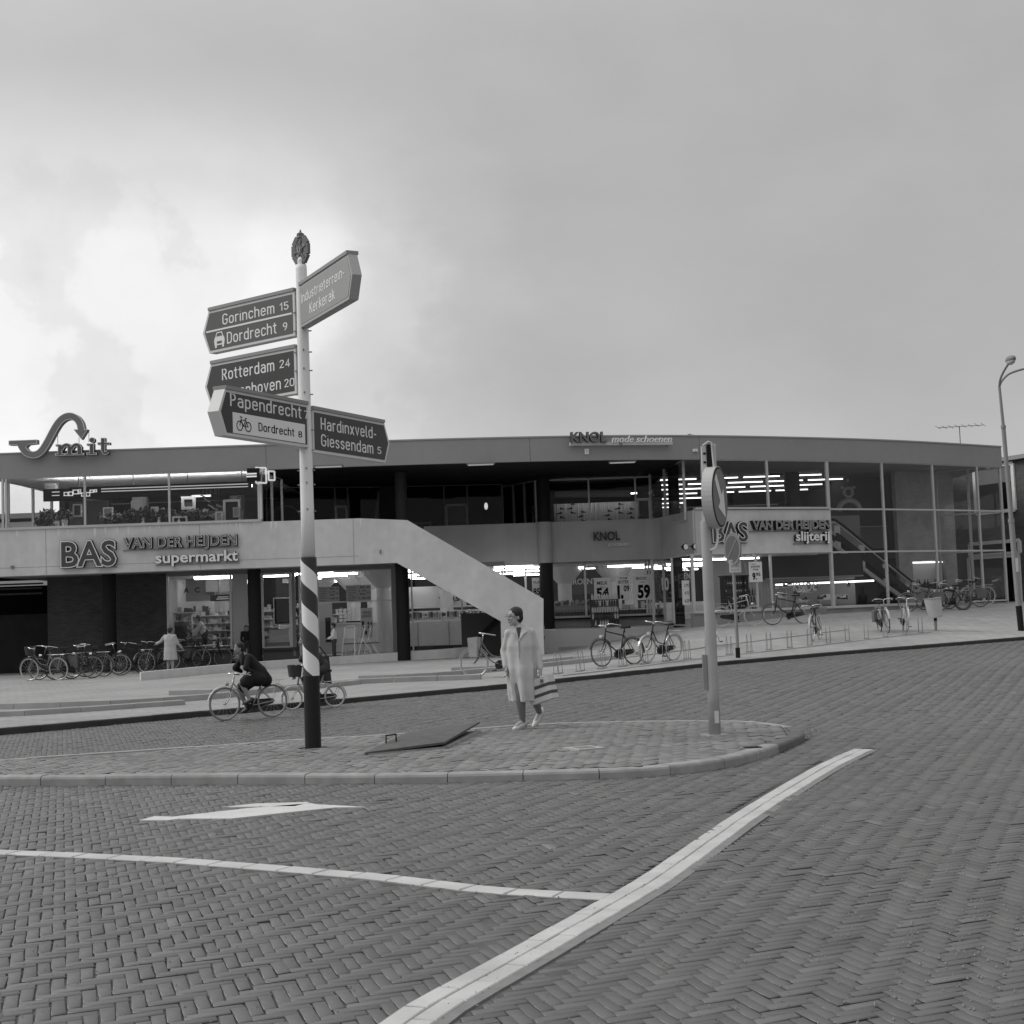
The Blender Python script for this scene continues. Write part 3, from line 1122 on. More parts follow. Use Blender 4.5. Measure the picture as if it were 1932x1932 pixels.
# upper floor slab
mb = MB()
_xs = S_xb = P(750, 1062.5, 47.95).x
slab(mb, [fpt(x, 0.30) for x in np.linspace(-17.6, _xs+0.2, 14)] + [Vector((_xs+0.21, 53.6, 0)), Vector((5.3, 53.7, 0)), Vector((5.75, 53.2, 0)), Vector((6.55, 49.85, 0))] + [fpt(x, 0.30) for x in np.linspace(6.6, 10.4, 6)], 76, ZB0+0.02, ZF2)
mb.build('upper_floor', mat('upper_floor_grey', 0.22, 0.8), bld)
mb = MB()
mb.add([(10.4, 58.4, ZB0+0.02), (14.0, 58.4, ZB0+0.02), (14.0, 76, ZB0+0.02), (10.4, 76, ZB0+0.02), (10.4, 58.4, ZF2), (14.0, 58.4, ZF2), (14.0, 76, ZF2), (10.4, 76, ZF2)],
       [(3, 2, 1, 0), (4, 5, 6, 7), (0, 1, 5, 4), (1, 2, 6, 5), (2, 3, 7, 6), (3, 0, 4, 7)])
mb.build('gallery_floor', mat('upper_floor_grey', 0.22), bld)

# left parapet band + stair balustrade, one continuous rendered piece
YS = 47.95
def S2(u, v, Y=YS):
    p = P(u, v, Y)
    return (p.x, p.z)
st_poly = [S2(770, 982.5), S2(1025, 1130), S2(1025, 1191), (S2(1025, 1191)[0], 0.0), (S2(945, 1207)[0], -0.1), S2(945, 1172), S2(750, 1062.5)]
xb = S2(750, 1062.5)[0]
sweep(-24, xb-1.2, 0.0, 0.22, ZB0, ZB1).build('parapet_band', CONC, bld)
z_lo, z_hi = S2(750, 1062.5)[1], S2(770, 982.5)[1]
y_b = FY(xb-1.2)
mb = MB()
poly = [(xb-1.203, ZB0), (xb, z_lo)] + [st_poly[5], st_poly[4], st_poly[3], st_poly[2], st_poly[1], st_poly[0]] + [(xb-1.203, ZB1)]
mb.prism(poly, (0, y_b, 0), (1, 0, 0), (0, 0, 1), (0, 1, 0), 0.0, 0.22)
mb.build('stair_balustrade', CONC, bld)
mb = MB()
mb.prism(poly[1:], (0, y_b+2.0, 0), (1, 0, 0), (0, 0, 1), (0, 1, 0), 0.0, 0.2)
mb.build('stair_balustrade', CONC, bld)
# steps between the two balustrades
sx0, sz0 = st_poly[1][0]-0.02, 0.89
sx1, sz1 = st_poly[1][0]-0.02-2.73/0.6, ZF2
ns_ = 16
for i in range(ns_):
    t = i/ns_
    x = sx0+(sx1-sx0)*t
    z = sz0+(sz1-sz0)*(i+1)/ns_
    MB().box((x-0.13, y_b+1.11, z-0.05), (0.32, 1.75, 0.08)).build('stair_step', mat('stair_concrete', 0.25, 0.9), bld)
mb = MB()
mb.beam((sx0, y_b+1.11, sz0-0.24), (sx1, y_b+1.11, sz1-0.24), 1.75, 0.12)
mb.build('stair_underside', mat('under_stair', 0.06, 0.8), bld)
# thin drip edge and stains along the band
sweep(-24, xb-1.2, 0.03, 0.19, ZB0-0.03, ZB0-0.002).build('drip_edge', MIDG, bld)
for (u, v) in ((38, 1078), (970, 1400)):
    pass
p = PF(24, 1070)
MB().box((p.x, p.y-0.03, p.z), (0.10, 0.05, 0.09)).build('cable_bracket', MIDG, bld)
p = PF(718, 1041)
MB().box((p.x, p.y-0.03, p.z), (0.05, 0.05, 0.12)).build('cable_bracket', MIDG, bld)

pj = sweep(-24, xb-1.25, -0.004, -0.0005, ZB0+0.27, ZB0+0.285)
pj.build('pour_joint', mat('pour_joint_grey', 0.30, 0.9), bld)
for x in (-15.5, -10.4, -5.3):
    q = fpt(x, -0.003)
    MB().box((q.x, q.y, (ZB0+ZB1)/2), (0.014, 0.006, ZB1-ZB0-0.02)).build('panel_joint', mat('pour_joint_grey', 0.30), bld)
# lime streaks under the sill
sk_ = MB()
for k in range(26):
    x = random.uniform(-16.5, -4.6)
    q = fpt(x, -0.0035)
    w_, h_ = random.uniform(0.02, 0.05), random.uniform(0.08, 0.35)
    sk_.add([(q.x-w_, q.y, ZB1-0.01), (q.x+w_, q.y, ZB1-0.01), (q.x+w_*0.3, q.y, ZB1-h_), (q.x-w_*0.4, q.y, ZB1-h_*0.9)], [(3, 2, 1, 0)])
sk_.build('lime_streaks', mat('lime_streak', 0.72, 0.9), bld, kind='stuff')

# ---------------- upper left shop glazing
def glaze(parent, x0, x1, z0, z1, off, mull, bar=0.085, m_=ALU, g=GLASS, trans=(), panes=True, dep=0.08, gname='glass_pane'):
    """panes between mullions along the front curve; mull = list of x"""
    ms = sorted(set([x0]+list(mull)+[x1]))
    zs = [z0]+list(trans)+[z1]
    for x in ms:
        q = fpt(x, off)
        e = 0.05
        a = math.atan2(FY(x+e)-FY(x-e), 2*e)
        MB().box((q.x, q.y, (z0+z1)/2), (bar, dep, z1-z0), a).build('mullion', m_, parent)
    for a, b in zip(ms, ms[1:]):
        pa, pb = fpt(a+bar*0.5, off), fpt(b-bar*0.5, off)
        for z in zs:
            MB().beam((pa.x, pa.y, z), (pb.x, pb.y, z), dep*0.9, bar*0.7).build('transom', m_, parent)
        if panes:
            for za, zb in zip(zs, zs[1:]):
                MB().beam((pa.x, pa.y, (za+zb)/2), (pb.x, pb.y, (za+zb)/2), 0.010, zb-za-bar*0.7).build(gname, g, parent)
def ux(u, v=950):
    return PF(u, v).x
upl = thing('shop_window', 'wide upper shop window on the left filled with plants, mirrors and frames', 'window', (-13, 48, ZB1))
glaze(upl, XL, X_A, ZB1+0.06, ZS, 0.06, [ux(4.5), ux(11), ux(159.5), ux(319)], bar=0.07)
sweep(XL, X_A+0.05, -0.06, 0.20, ZB1+0.002, ZB1+0.085).build('window_sill', ALU, upl)
q = fpt(X_A, 0.1)
MB().box((q.x, q.y, (ZB1+ZS)/2+0.04), (0.14, 0.16, ZS-ZB1-0.10)).build('corner_post', mat('white_corner_post', 0.6, 0.6), upl)
def flat_glaze(parent, a, b, z0, z1, fr_=(), bar=0.07, trans=(), m_=ALU, g=GLASS, dep=0.08):
    a, b = Vector((a[0], a[1], 0)), Vector((b[0], b[1], 0))
    d = (b-a)
    ang_ = math.atan2(d.y, d.x)
    ts = [0.0]+list(fr_)+[1.0]
    zs = [z0]+list(trans)+[z1]
    for t in ts:
        q = a+d*t
        MB().box((q.x, q.y, (z0+z1)/2), (bar, dep, z1-z0), ang_).build('mullion', m_, parent)
    dn = d.normalized()
    for t0, t1 in zip(ts, ts[1:]):
        pa, pb = a+d*t0+dn*bar/2, a+d*t1-dn*bar/2
        for z in zs:
            MB().beam((pa.x, pa.y, z), (pb.x, pb.y, z), dep*0.9, bar*0.7).build('transom', m_, parent)
        for za, zb in zip(zs, zs[1:]):
            MB().beam((pa.x, pa.y, (za+zb)/2), (pb.x, pb.y, (za+zb)/2), 0.010, zb-za-bar*0.7).build('glass_pane', g, parent)
flat_glaze(upl, (XL, 47.7), EL, ZF2+0.02, ZS+0.09, (0.33, 0.7), bar=0.10)
flat_glaze(upl, (X_A, 47.95), (X_A+0.2, 51.0), ZF2+0.02, ZS-0.02, (0.5,), bar=0.06, g=GLASSD)

# inside of the upper left shop
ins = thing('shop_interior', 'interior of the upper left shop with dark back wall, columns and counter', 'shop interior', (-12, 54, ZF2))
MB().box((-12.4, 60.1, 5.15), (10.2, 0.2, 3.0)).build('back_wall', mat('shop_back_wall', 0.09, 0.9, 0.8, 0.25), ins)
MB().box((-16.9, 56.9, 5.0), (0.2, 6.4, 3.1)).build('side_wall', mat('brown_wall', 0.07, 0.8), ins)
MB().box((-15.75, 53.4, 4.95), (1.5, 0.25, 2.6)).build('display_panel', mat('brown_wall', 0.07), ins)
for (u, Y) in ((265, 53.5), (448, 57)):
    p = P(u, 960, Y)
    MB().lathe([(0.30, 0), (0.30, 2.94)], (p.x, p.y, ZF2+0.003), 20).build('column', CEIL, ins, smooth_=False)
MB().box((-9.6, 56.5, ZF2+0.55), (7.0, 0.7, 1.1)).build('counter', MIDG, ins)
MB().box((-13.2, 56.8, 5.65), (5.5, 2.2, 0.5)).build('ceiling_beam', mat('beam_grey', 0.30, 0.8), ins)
for (u, v, w_, h_) in ((190, 926, .16, .42), (204, 931, .12, .3), (480-110, 915, .2, .3), (557, 925, .2, .25)):
    if u > 480:
        continue
    p = P(u, v, 52.5)
    MB().box((p.x, p.y, p.z+0.25), (w_, 0.2, h_)).build('ceiling_box', MIDG, ins)

# ---------------- dark loggia glazing (upper middle)
lgx = thing('loggia_front', 'dark glazed shop front with two doors set back behind the upper walkway', 'shop front', (-3, 53, ZF2))
A0, A1 = P(503, 960, 53.0), P(722, 960, 54.3)
B0, B1 = P(744, 960, 54.4), P(948, 960, 55.0)
BRONZE = mat('bronze_frame', 0.10, 0.5, metal=0.3)
DFRAME = mat('grey_door_frame', 0.20, 0.5)
def lfrac(a, b, u):
    pa, pb = a, b
    best = min(np.linspace(0, 1, 201), key=lambda t: abs(pix(pa.lerp(pb, t))[0]-u))
    return float(best)
def pix(p):
    d = Vector(p)-EYE
    z = d.dot(_f0)
    return (966+FOC*d.dot(CR)/z, 966-FOC*d.dot(CU)/z)
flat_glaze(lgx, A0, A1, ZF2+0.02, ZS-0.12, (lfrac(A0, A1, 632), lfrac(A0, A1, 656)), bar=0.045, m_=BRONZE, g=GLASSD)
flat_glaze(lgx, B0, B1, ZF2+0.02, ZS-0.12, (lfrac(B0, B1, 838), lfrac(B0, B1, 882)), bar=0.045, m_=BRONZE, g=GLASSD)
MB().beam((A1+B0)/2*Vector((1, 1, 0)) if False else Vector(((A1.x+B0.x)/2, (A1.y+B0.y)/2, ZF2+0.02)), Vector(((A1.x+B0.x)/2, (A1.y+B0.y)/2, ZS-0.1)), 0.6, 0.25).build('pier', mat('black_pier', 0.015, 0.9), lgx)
def door_frame(parent, a, b, z0, z1, w=0.09, m_=DFRAME, g=GLASSD, name='door'):
    a, b = Vector((a.x, a.y, 0)), Vector((b.x, b.y, 0))
    n = Vector((b.y-a.y, -(b.x-a.x), 0)).normalized()*0.04
    a, b = a+n, b+n
    mb = MB()
    mb.beam(a+Vector((0, 0, z0)), a+Vector((0, 0, z1)), w, 0.06)
    mb.beam(b+Vector((0, 0, z0)), b+Vector((0, 0, z1)), w, 0.06)
    mb.beam(a+Vector((0, 0, z1)), b+Vector((0, 0, z1)), 0.06, w)
    mb.beam(a+Vector((0, 0, z0+0.1)), b+Vector((0, 0, z0+0.1)), 0.06, w)
    o = mb.build(name, m_, parent)
    MB().beam(a+Vector((0, 0, (z0+z1)/2)), b+Vector((0, 0, (z0+z1)/2)), 0.012, z1-z0-w).build('door_pane', g, o)
    q = a.lerp(b, 0.9)+n
    MB().beam(q+Vector((0, 0, z0+0.9)), q+Vector((0, 0, z0+1.25)), 0.03, 0.03).build('door_handle', ALU, o)
    return o
def at_u(a, b, u):
    t = lfrac(a, b, u)
    return a.lerp(b, t)
door_frame(lgx, at_u(A0, A1, 634), at_u(A0, A1, 653), ZF2+0.02, 5.75)
door_frame(lgx, at_u(B0, B1, 841), at_u(B0, B1, 880), ZF2+0.02, 5.72)
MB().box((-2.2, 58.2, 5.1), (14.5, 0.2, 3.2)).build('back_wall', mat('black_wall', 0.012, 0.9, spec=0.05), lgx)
# things dimly seen behind the dark glass
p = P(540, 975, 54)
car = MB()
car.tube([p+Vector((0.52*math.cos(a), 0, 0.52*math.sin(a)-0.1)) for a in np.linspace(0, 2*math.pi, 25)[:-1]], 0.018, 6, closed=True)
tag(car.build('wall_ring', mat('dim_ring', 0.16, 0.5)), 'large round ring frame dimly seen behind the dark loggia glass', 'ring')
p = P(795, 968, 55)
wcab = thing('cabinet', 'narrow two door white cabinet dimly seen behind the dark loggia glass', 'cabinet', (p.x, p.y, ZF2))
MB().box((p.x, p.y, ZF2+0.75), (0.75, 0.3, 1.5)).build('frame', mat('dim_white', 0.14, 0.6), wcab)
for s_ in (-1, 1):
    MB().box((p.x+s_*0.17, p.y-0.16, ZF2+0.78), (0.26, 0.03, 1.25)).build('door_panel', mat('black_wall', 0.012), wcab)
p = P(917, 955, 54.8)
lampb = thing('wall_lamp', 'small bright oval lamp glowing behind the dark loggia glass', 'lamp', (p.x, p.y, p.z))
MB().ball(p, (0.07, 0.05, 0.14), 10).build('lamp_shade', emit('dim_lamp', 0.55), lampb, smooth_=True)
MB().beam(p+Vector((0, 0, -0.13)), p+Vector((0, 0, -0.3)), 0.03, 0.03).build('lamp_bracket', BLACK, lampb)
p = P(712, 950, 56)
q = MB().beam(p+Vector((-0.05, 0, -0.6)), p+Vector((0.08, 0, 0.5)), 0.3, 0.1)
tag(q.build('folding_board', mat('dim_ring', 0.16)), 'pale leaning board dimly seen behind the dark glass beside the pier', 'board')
# soffit lamps in the loggia
for (u, v) in ((620, 879), (907, 875), (1174, 871)):
    z = ZS-0.03
    p = PZ(u, v, z)
    s_ = thing('soffit_lamp', {620: 'flat pale lamp panel under the roof behind the direction signs', 907: 'flat pale lamp panel under the roof above the middle of the walkway', 1174: 'flat pale lamp panel under the roof below the white script sign'}[u], 'ceiling lamp', p, 'lamp panels under the roof')
    MB().box((p.x, p.y, z), (0.95, 0.32, 0.05)).build('lamp_housing', MIDG, s_)
    MB().box((p.x, p.y, z-0.035), (0.85, 0.24, 0.02)).build('diffuser', emit('dim_diffuser', 0.16), s_)

# ---------------- recessed middle band, its column and the flank of the right block
def wallpoly(pts, z0, z1, th=0.22):
    mb = MB()
    pts = [Vector((p[0], p[1], 0)) for p in pts]
    vs, fs = [], []
    k = len(pts)
    for i, p in enumerate(pts):
        t = (pts[min(i+1, k-1)]-pts[max(i-1, 0)]).normalized()
        nn = Vector((-t.y, t.x, 0))
        q = p+nn*th
        vs += [(p.x, p.y, z0), (q.x, q.y, z0), (q.x, q.y, z1), (p.x, p.y, z1)]
    for i in range(k-1):
        for j in range(4):
            fs.append((i*4+j, i*4+(j+1) % 4, (i+1)*4+(j+1) % 4, (i+1)*4+j))
    fs += [(0, 1, 2, 3), tuple((k-1)*4+j for j in (3, 2, 1, 0))]
    return mb.add(vs, fs)
M0 = P(800, 1020, 53.3)
M1 = P(1218, 1020, 53.4)
C0 = PF(1313, 1010)
C0 = Vector((C0.x, C0.y, 0))
CONC2 = mat('middle_band_grey', 0.44, 0.85, 1.2, 0.10, 0.15, streak=0.04)
fl = [Vector((M1.x, M1.y, 0)), Vector((M1.x+0.28, M1.y-0.15, 0)), Vector((M1.x+0.5, M1.y-0.5, 0)), Vector((C0.x, C0.y+0.0, 0))]
wallpoly([(M0.x, M0.y), (M1.x, M1.y)] + [(q.x, q.y) for q in fl[1:]], ZB0+0.02, ZB1).build('middle_band', CONC2, bld)
COLX = P(1031, 1100, 53.3)
cc = (COLX.x, COLX.y-0.02, 0)
MB().lathe([(0.26, 0.86), (0.26, ZB0+0.01)], cc, 24).build('column', BLACK, bld)
MB().lathe([(0.27, ZB0+0.012), (0.27, ZB1+0.002)], cc, 24).build('column_band', mat('column_render', 0.42, 0.85, 1.5, 0.08), bld)
MB().lathe([(0.24, ZB1+0.004), (0.24, ZS-0.01)], cc, 24).build('column', BLACK, bld)
# other columns
for (u, v, Y, z0) in ((207, 1180, 49.0, -0.05), (481, 1160, 48.8, 0.0), (760, 1150, 48.75, 0.05)):
    p = P(u, v, Y)
    MB().lathe([(0.225, z0), (0.225, ZB0+0.015)], (p.x, p.y, 0), 24).build('column', BLACK, bld)
p = P(757, 950, 50.2)
MB().lathe([(0.21, ZF2), (0.21, ZS-0.01)], (p.x, p.y, 0), 20).build('column', mat('dark_column_paint', 0.03, 0.5), bld)
p = P(1279, 1110, 51.9)
q = P(1271, 930, 52.0)
MB().lathe([(0.21, 0.7), (0.21, ZB0+0.02)], (p.x, p.y, 0), 20).build('column', BLACK, bld)
MB().lathe([(0.20, ZF2), (0.20, ZS+0.09)], (q.x, q.y, 0), 20).build('column', BLACK, bld)

# upper middle shoe shop glazing
knl = thing('upper_shoe_shop_front', 'recessed upper glass front with pale curtain and shoe stands above the middle band', 'shop front', (3.5, 54, ZF2))
K0, K1 = P(1011, 960, 54.2), P(1228, 960, 54.2)
FLK = P(948, 960, 56.4)
flat_glaze(knl, K0, K1, ZF2+0.02, ZS-0.10, (lfrac(K0, K1, 1112), lfrac(K0, K1, 1200)), bar=0.06, g=GLASSD)
flat_glaze(knl, FLK, K0, ZF2+0.02, ZS-0.10, (0.35, 0.68), bar=0.06, g=GLASSD, m_=DFRAME)
door_frame(knl, at_u(K0, K1, 1200), at_u(K0, K1, 1226), ZF2+0.02, 5.65, m_=ALU)
K2 = (C0.x-0.25, C0.y+0.75)
flat_glaze(knl, (K1.x, K1.y), K2, ZB1-0.3, ZS+0.05, (0.45,), bar=0.08, g=GLASS)
MB().box((3.0, 58.6, 5.1), (6.3, 0.2, 3.1)).build('back_wall', mat('dim_wall', 0.10, 0.9), knl)
cur = MB()
pts = []
a, b = P(1045, 960, 56.0), P(1206, 960, 56.0)
n_ = 150
vs = []
for i in range(n_+1):
    t = i/n_
    q = a.lerp(b, t)
    dy = 0.05*math.sin(i*1.9)+0.03*math.sin(i*0.83)
    vs += [(q.x, q.y+dy, ZF2+0.05), (q.x, q.y+dy*0.6, 5.72)]
cur.add(vs, [(2*i, 2*i+2, 2*i+3, 2*i+1) for i in range(n_)])
cur.build('curtain', mat('pale_curtain', 0.55, 0.9), knl)
MB().tube([P(1047, 933, 55.3), P(1190, 931, 55.3)], 0.13, 10).build('curtain_light_box', mat('light_box', 0.35, 0.6), knl)
for i in range(4):
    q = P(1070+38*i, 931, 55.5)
    MB().beam(q+Vector((-0.36, 0, 0.0)), q+Vector((0.36, 0, 0.0)), 0.05, 0.05).build('light_tube', emit('curtain_fill_glow', 9.0), knl)  # added tubes, out of sight behind the box, brighten the curtain
# shoes on thin stands
def shoe_mb(mb, c, s=1.0, a=0.0, mi=0):
    ca, sa = math.cos(a), math.sin(a)
    prof = [(-0.12, 0.05, 0.03), (-0.09, 0.065, 0.035), (-0.02, 0.04, 0.03), (0.05, 0.03, 0.04), (0.11, 0.02, 0.035), (0.14, 0.012, 0.015)]
    vs = []
    for x, h, w in prof:
        for y, z in ((-w, 0), (w, 0), (w*0.6, h*1.6), (-w*0.6, h*1.6)):
            vs.append((c[0]+s*(x*ca-y*sa), c[1]+s*(x*sa+y*ca), c[2]+s*z))
    fs = [(3, 2, 1, 0)]
    for i in range(len(prof)-1):
        fs += [(i*4+j, i*4+(j+1) % 4, i*4+4+(j+1) % 4, i*4+4+j) for j in range(4)]
    fs.append(tuple((len(prof)-1)*4+j for j in range(4)))
    mb.add(vs, fs, mi)
shoe_where = ['left of the round column', 'under the left curtain', 'highest under the left curtain', 'low at the middle of the curtain', 'right of the mullion', 'tallest right of the mullion', 'under the right curtain', 'beside the open shop door', 'inside the door frame']
for i, (u, v) in enumerate(((1005, 962), (1058, 966), (1078, 957), (1098, 972), (1148, 970), (1168, 957), (1190, 966), (1210, 974), (1232, 970))):
    p = P(u, v, 55.0)
    st = thing('shoe_stand', 'thin display stand with dark shoes, '+shoe_where[i], 'shoe stand', (p.x, p.y, ZF2), 'shoe stands in the upper window')
    MB().tube([(p.x, p.y, ZF2), (p.x, p.y, p.z+0.1)], 0.012, 6).lathe([(0.12, 0), (0.02, 0.03)], (p.x, p.y, ZF2), 10).build('stand', ALU, st)
    for k_ in range(3):
        sh = MB()
        shoe_mb(sh, (p.x+(-1)**k_*0.07, p.y, p.z-0.25+0.17*k_), 0.9, 0.5+2.5*k_)
        sh.build('shoe', mat('dark_leather', 0.03, 0.4), st)

# ---------------- right block: band, upper windows, tall glass hall
XBR = ux(1567, 1000)
sweep(C0.x+0.01, XBR, 0.0, 0.22, ZB0-0.02, ZB1-0.02).build('right_band', CONC, bld)
rgl = thing('glass_front', 'tall curved glass front of the right block with slender pale mullions', 'glass front', (13, 52, 0))
glaze(rgl, C0.x+0.35, XBR-0.02, ZB1+0.02, ZS, 0.06, [ux(1450, 930)], bar=0.085)
mx_ = [ux(1671, 1000), ux(1766.5, 1000), ux(1851, 1000)]
ZSILL = 1.36
glaze(rgl, XBR+0.02, XR-0.1, ZSILL, ZS, 0.06, mx_, bar=0.085, trans=(ZB0-0.02, ZB1), gname='glass_pane')
sweep(C0.x, XBR, -0.07, 0.12, ZB1+0.005, ZB1+0.075).build('window_sill', ALU, rgl)
sweep(C0.x-0.2, ux(1770, 1140), -0.05, 0.12, ZSILL-0.06, ZSILL-0.003).build('window_sill', ALU, rgl)
sweep(C0.x-0.2, ux(1850, 1140), 0.02, 0.26, 0.3, ZSILL-0.065).build('plinth_wall', PLINTH, bld)
flat_glaze(rgl, (XR-0.1, FY(XR)+0.02), ER, 0.9, ZS+0.05, (0.5,), bar=0.085, trans=(ZB0, ZB1))
# ground floor shop windows of the right block
XW0, XW1, XW2 = C0.x-0.15, ux(1458, 1100), XBR
low = thing('corner_shop_window', 'ground floor display windows under the right band', 'window', (8, 51, ZSILL))
glaze(low, XW0, XW2, ZSILL, ZB0-0.03, 0.10, [XW1, XW1-0.55], bar=0.075)
flat_glaze(low, (M1.x+0.3, M1.y+0.8), (XW0, FY(XW0)+0.1), 0.9, ZB0, (0.5,), bar=0.07)

# interior of the right block
rin = thing('store_interior', 'brightly lit store interior behind the curved glass of the right block', 'store interior', (11, 62, ZF2))
MB().box((9.5, 74.5, 5.15), (13.0, 0.2, 3.0)).build('back_wall', mat('store_wall', 0.68, 0.8), rin)
MB().box((13.95, 67.5, 5.15), (0.2, 14, 3.0)).build('side_wall', mat('store_side_wall', 0.16, 0.8), rin)
p = P(1495, 930, 55.5)
MB().lathe([(0.30, 0), (0.30, 2.98)], (p.x, p.y, ZF2+0.002), 20).build('column', mat('dark_column_paint', 0.03), rin)
p = P(1690, 930, 58.6)
MB().lathe([(0.42, 0), (0.42, 2.98)], (p.x, p.y, ZF2+0.002), 20).build('column', mat('dark_column_paint', 0.03), rin)
for Y in (57.2, 59.6, 62.0, 64.6, 67.4, 70.4, 73.2):
    x = 5.6+0.4*math.sin(Y*3)
    while x < 13.6:
        ln = 1.45
        if x+ln < (13.9 if Y < 65 else 9.4):
            o = MB().beam((x, Y, ZS+0.02), (x+ln, Y, ZS+0.02), 0.042, 0.04).build('fluorescent_tube', TUBE2, rin)
            MB().beam((x, Y, ZS+0.068), (x+ln, Y, ZS+0.068), 0.10, 0.045).build('tube_housing', WHITE, o)
        x += ln+0.22
# gallery parapet over the escalator hall
mb = MB()
mb.box((12.2, 58.2, 4.05), (3.8, 0.12, 1.9)).build('gallery_parapet', mat('pale_parapet', 0.36, 0.85, 1, 0.1), rin)
# store shelving seen upstairs
def gondola(name, label, c, w, d, h, rz, shelves, fill, m_goods, group=None, frame=WHITE, cat='shelf'):
    t = thing(name, label, cat, c, group, rz)
    MB().box((0, d/2-0.02, h/2), (w, 0.04, h)).build('back_panel', frame) if False else None
    fr_ = MB()
    for x in (-w/2+0.02, w/2-0.02):
        fr_.box((x, 0, h/2), (0.04, d, h))
    fr_.box((0, d/2-0.02, h/2), (w, 0.03, h))
    o = link('frame', fr_.mesh('frame', frame), t)
    for i in range(shelves):
        z = 0.12+(h-0.2)*i/max(shelves-1, 1)
        s_ = MB().box((0, 0, z), (w-0.085, d-0.01, 0.025))
        link('shelf_board', s_.mesh('shelf_board', frame), t)
        g_ = MB()
        x = -w/2+0.06
        hh = (h-0.2)/max(shelves-1, 1)
        while x < w/2-0.1 and i < shelves-1+fill:
            bw2 = random.uniform(0.06, 0.16)
            bh = hh*random.uniform(0.35, 0.8)
            if random.random() < 0.9:
                g_.box((x+bw2/2, -d/2+0.12+random.uniform(0, 0.06), z+0.013+bh/2), (bw2*0.92, 0.16, bh), 0, random.randrange(len(m_goods)))
            x += bw2
        if g_.v:
            link('goods', g_.mesh('goods', m_goods), t, kind='stuff')
    return t
GOODS = [mat('goods_white', 0.6, 0.6), mat('goods_grey', 0.28, 0.6), mat('goods_dark', 0.06, 0.5), mat('goods_pale', 0.42, 0.6)]
gondola('clothes_shelf', 'upstairs store shelf seen behind the glass below the light tubes', (8.3, 66, ZF2), 3.0, 0.6, 1.9, 0, 4, 0, GOODS)
gondola('clothes_shelf', 'upstairs store shelf right of the dark inner column', (11.0, 63, ZF2), 1.6, 0.6, 1.7, 0, 4, 0, GOODS)
for (u, v, w_, h_, lab) in ((1465, 893, 0.75, 0.16, 'small dark hanging sign board below the store ceiling'), (1412, 938, 0.9, 0.3, 'dark hanging sign board deep inside the upstairs store')):
    p = P(u, v, 57 if w_ < .8 else 66)
    t = thing('hanging_sign', lab, 'sign', p)
    MB().box(p, (w_, 0.05, h_)).build('board', DARK, t)
    MB().beam(p+Vector((-w_*0.4, 0, h_/2)), Vector((p.x-w_*0.4, p.y, ZS+0.09)), 0.012, 0.012).build('hanger', ALU, t)
    MB().beam(p+Vector((w_*0.4, 0, h_/2)), Vector((p.x+w_*0.4, p.y, ZS+0.09)), 0.012, 0.012).build('hanger', ALU, t)
# inflatable figure in the upper window: ring on stubby legs with a bear-like cup on top -> plain toy
p = P(1602, 958, 57.4)
toy = thing('inflatable_toy', 'pale inflatable arch with a small flared ring on top beside the gallery edge', 'toy', (p.x, p.y, ZF2+1.2))
PALE = mat('pale_vinyl', 0.42, 0.4)
MB().tube([p+Vector((0.42*math.cos(a), 0, 0.42*math.sin(a)-0.12)) for a in np.linspace(0, math.pi, 13)] , 0.11, 10).build('arch', PALE, toy, smooth_=True)
c2 = p+Vector((0, 0, 0.62))
MB().tube([c2+Vector((0.17*math.cos(a), 0, 0.19*math.sin(a))) for a in np.linspace(0, 2*math.pi, 17)[:-1]], 0.06, 8, closed=True).build('ring', PALE, toy, smooth_=True)
for s_ in (-1, 1):
    MB().ball(c2+Vector((0.23*s_, 0, 0.2)), (0.08, 0.05, 0.06), 8).build('ear', PALE, toy, smooth_=True)
MB().ball(c2+Vector((0, 0, 0.5)), (0.05, 0.05, 0.1), 8).build('knob', PALE, toy, smooth_=True)

# escalator
esc = thing('escalator', 'escalator with glass balustrades descending to the right inside the glass hall', 'escalator', (13, 55, 1.3))
ESY = 54.2
hand = [(1562, 979), (1576, 981), (1590, 991), (1676, 1061), (1720, 1097), (1742, 1106), (1768, 1109)]
low_ = [(1562, 1019), (1640, 1082), (1700, 1126), (1716, 1134), (1768, 1137)]
for dy, lab in ((0.0, ''), (1.1, '')):
    Hh = [P(u, v, ESY+dy+0.02*(u-1562)) for u, v in hand]
    Hh = [Vector((p.x, ESY+dy+0.45*(p.x-Hh[0].x), p.z)) for p in Hh] if False else Hh
    MB().tube(Hh, 0.05, 8).build('handrail', BLACK, esc, smooth_=True)
    MB().tube([p+Vector((0, 0, -0.11)) for p in Hh], 0.035, 6).build('rail_profile', ALU, esc)
    Lh = [P(u, v, ESY+dy+0.02*(u-1562)) for u, v in low_]
    for off_, w_ in ((0.0, 0.16), (0.42, 0.10)):
        mb = MB()
        for a, b in zip(Lh, Lh[1:]):
            mb.beam(a+Vector((0, 0, off_)), b+Vector((0, 0, off_)), 0.10, w_)
        mb.build('truss_side', mat('escalator_metal', 0.36, 0.45), esc)
    for t_ in (0.12, 0.42, 0.72):
        i = t_*(len(Lh)-2)
        a = Lh[0].lerp(Lh[2], t_*1.1)
        MB().beam(a, a+Vector((0, 0, 0.85)), 0.22, 0.05, up=(0, 1, 0)).build('panel_post', ALU, esc)
mb = MB()
a, b = P(1562, 1012, ESY+0.55), P(1705, 1122, ESY+0.55+2.8)
mb.beam(a, b, 0.9, 0.25)
mb.build('step_band', DARK, esc)
slabwall_ = MB().box((15.3, 60.2, 3.7), (3.6, 0.2, 6.2)).build('rear_hall_wall', mat('rear_wall_grey', 0.16, 0.85, 0.6, 0.1), rin)

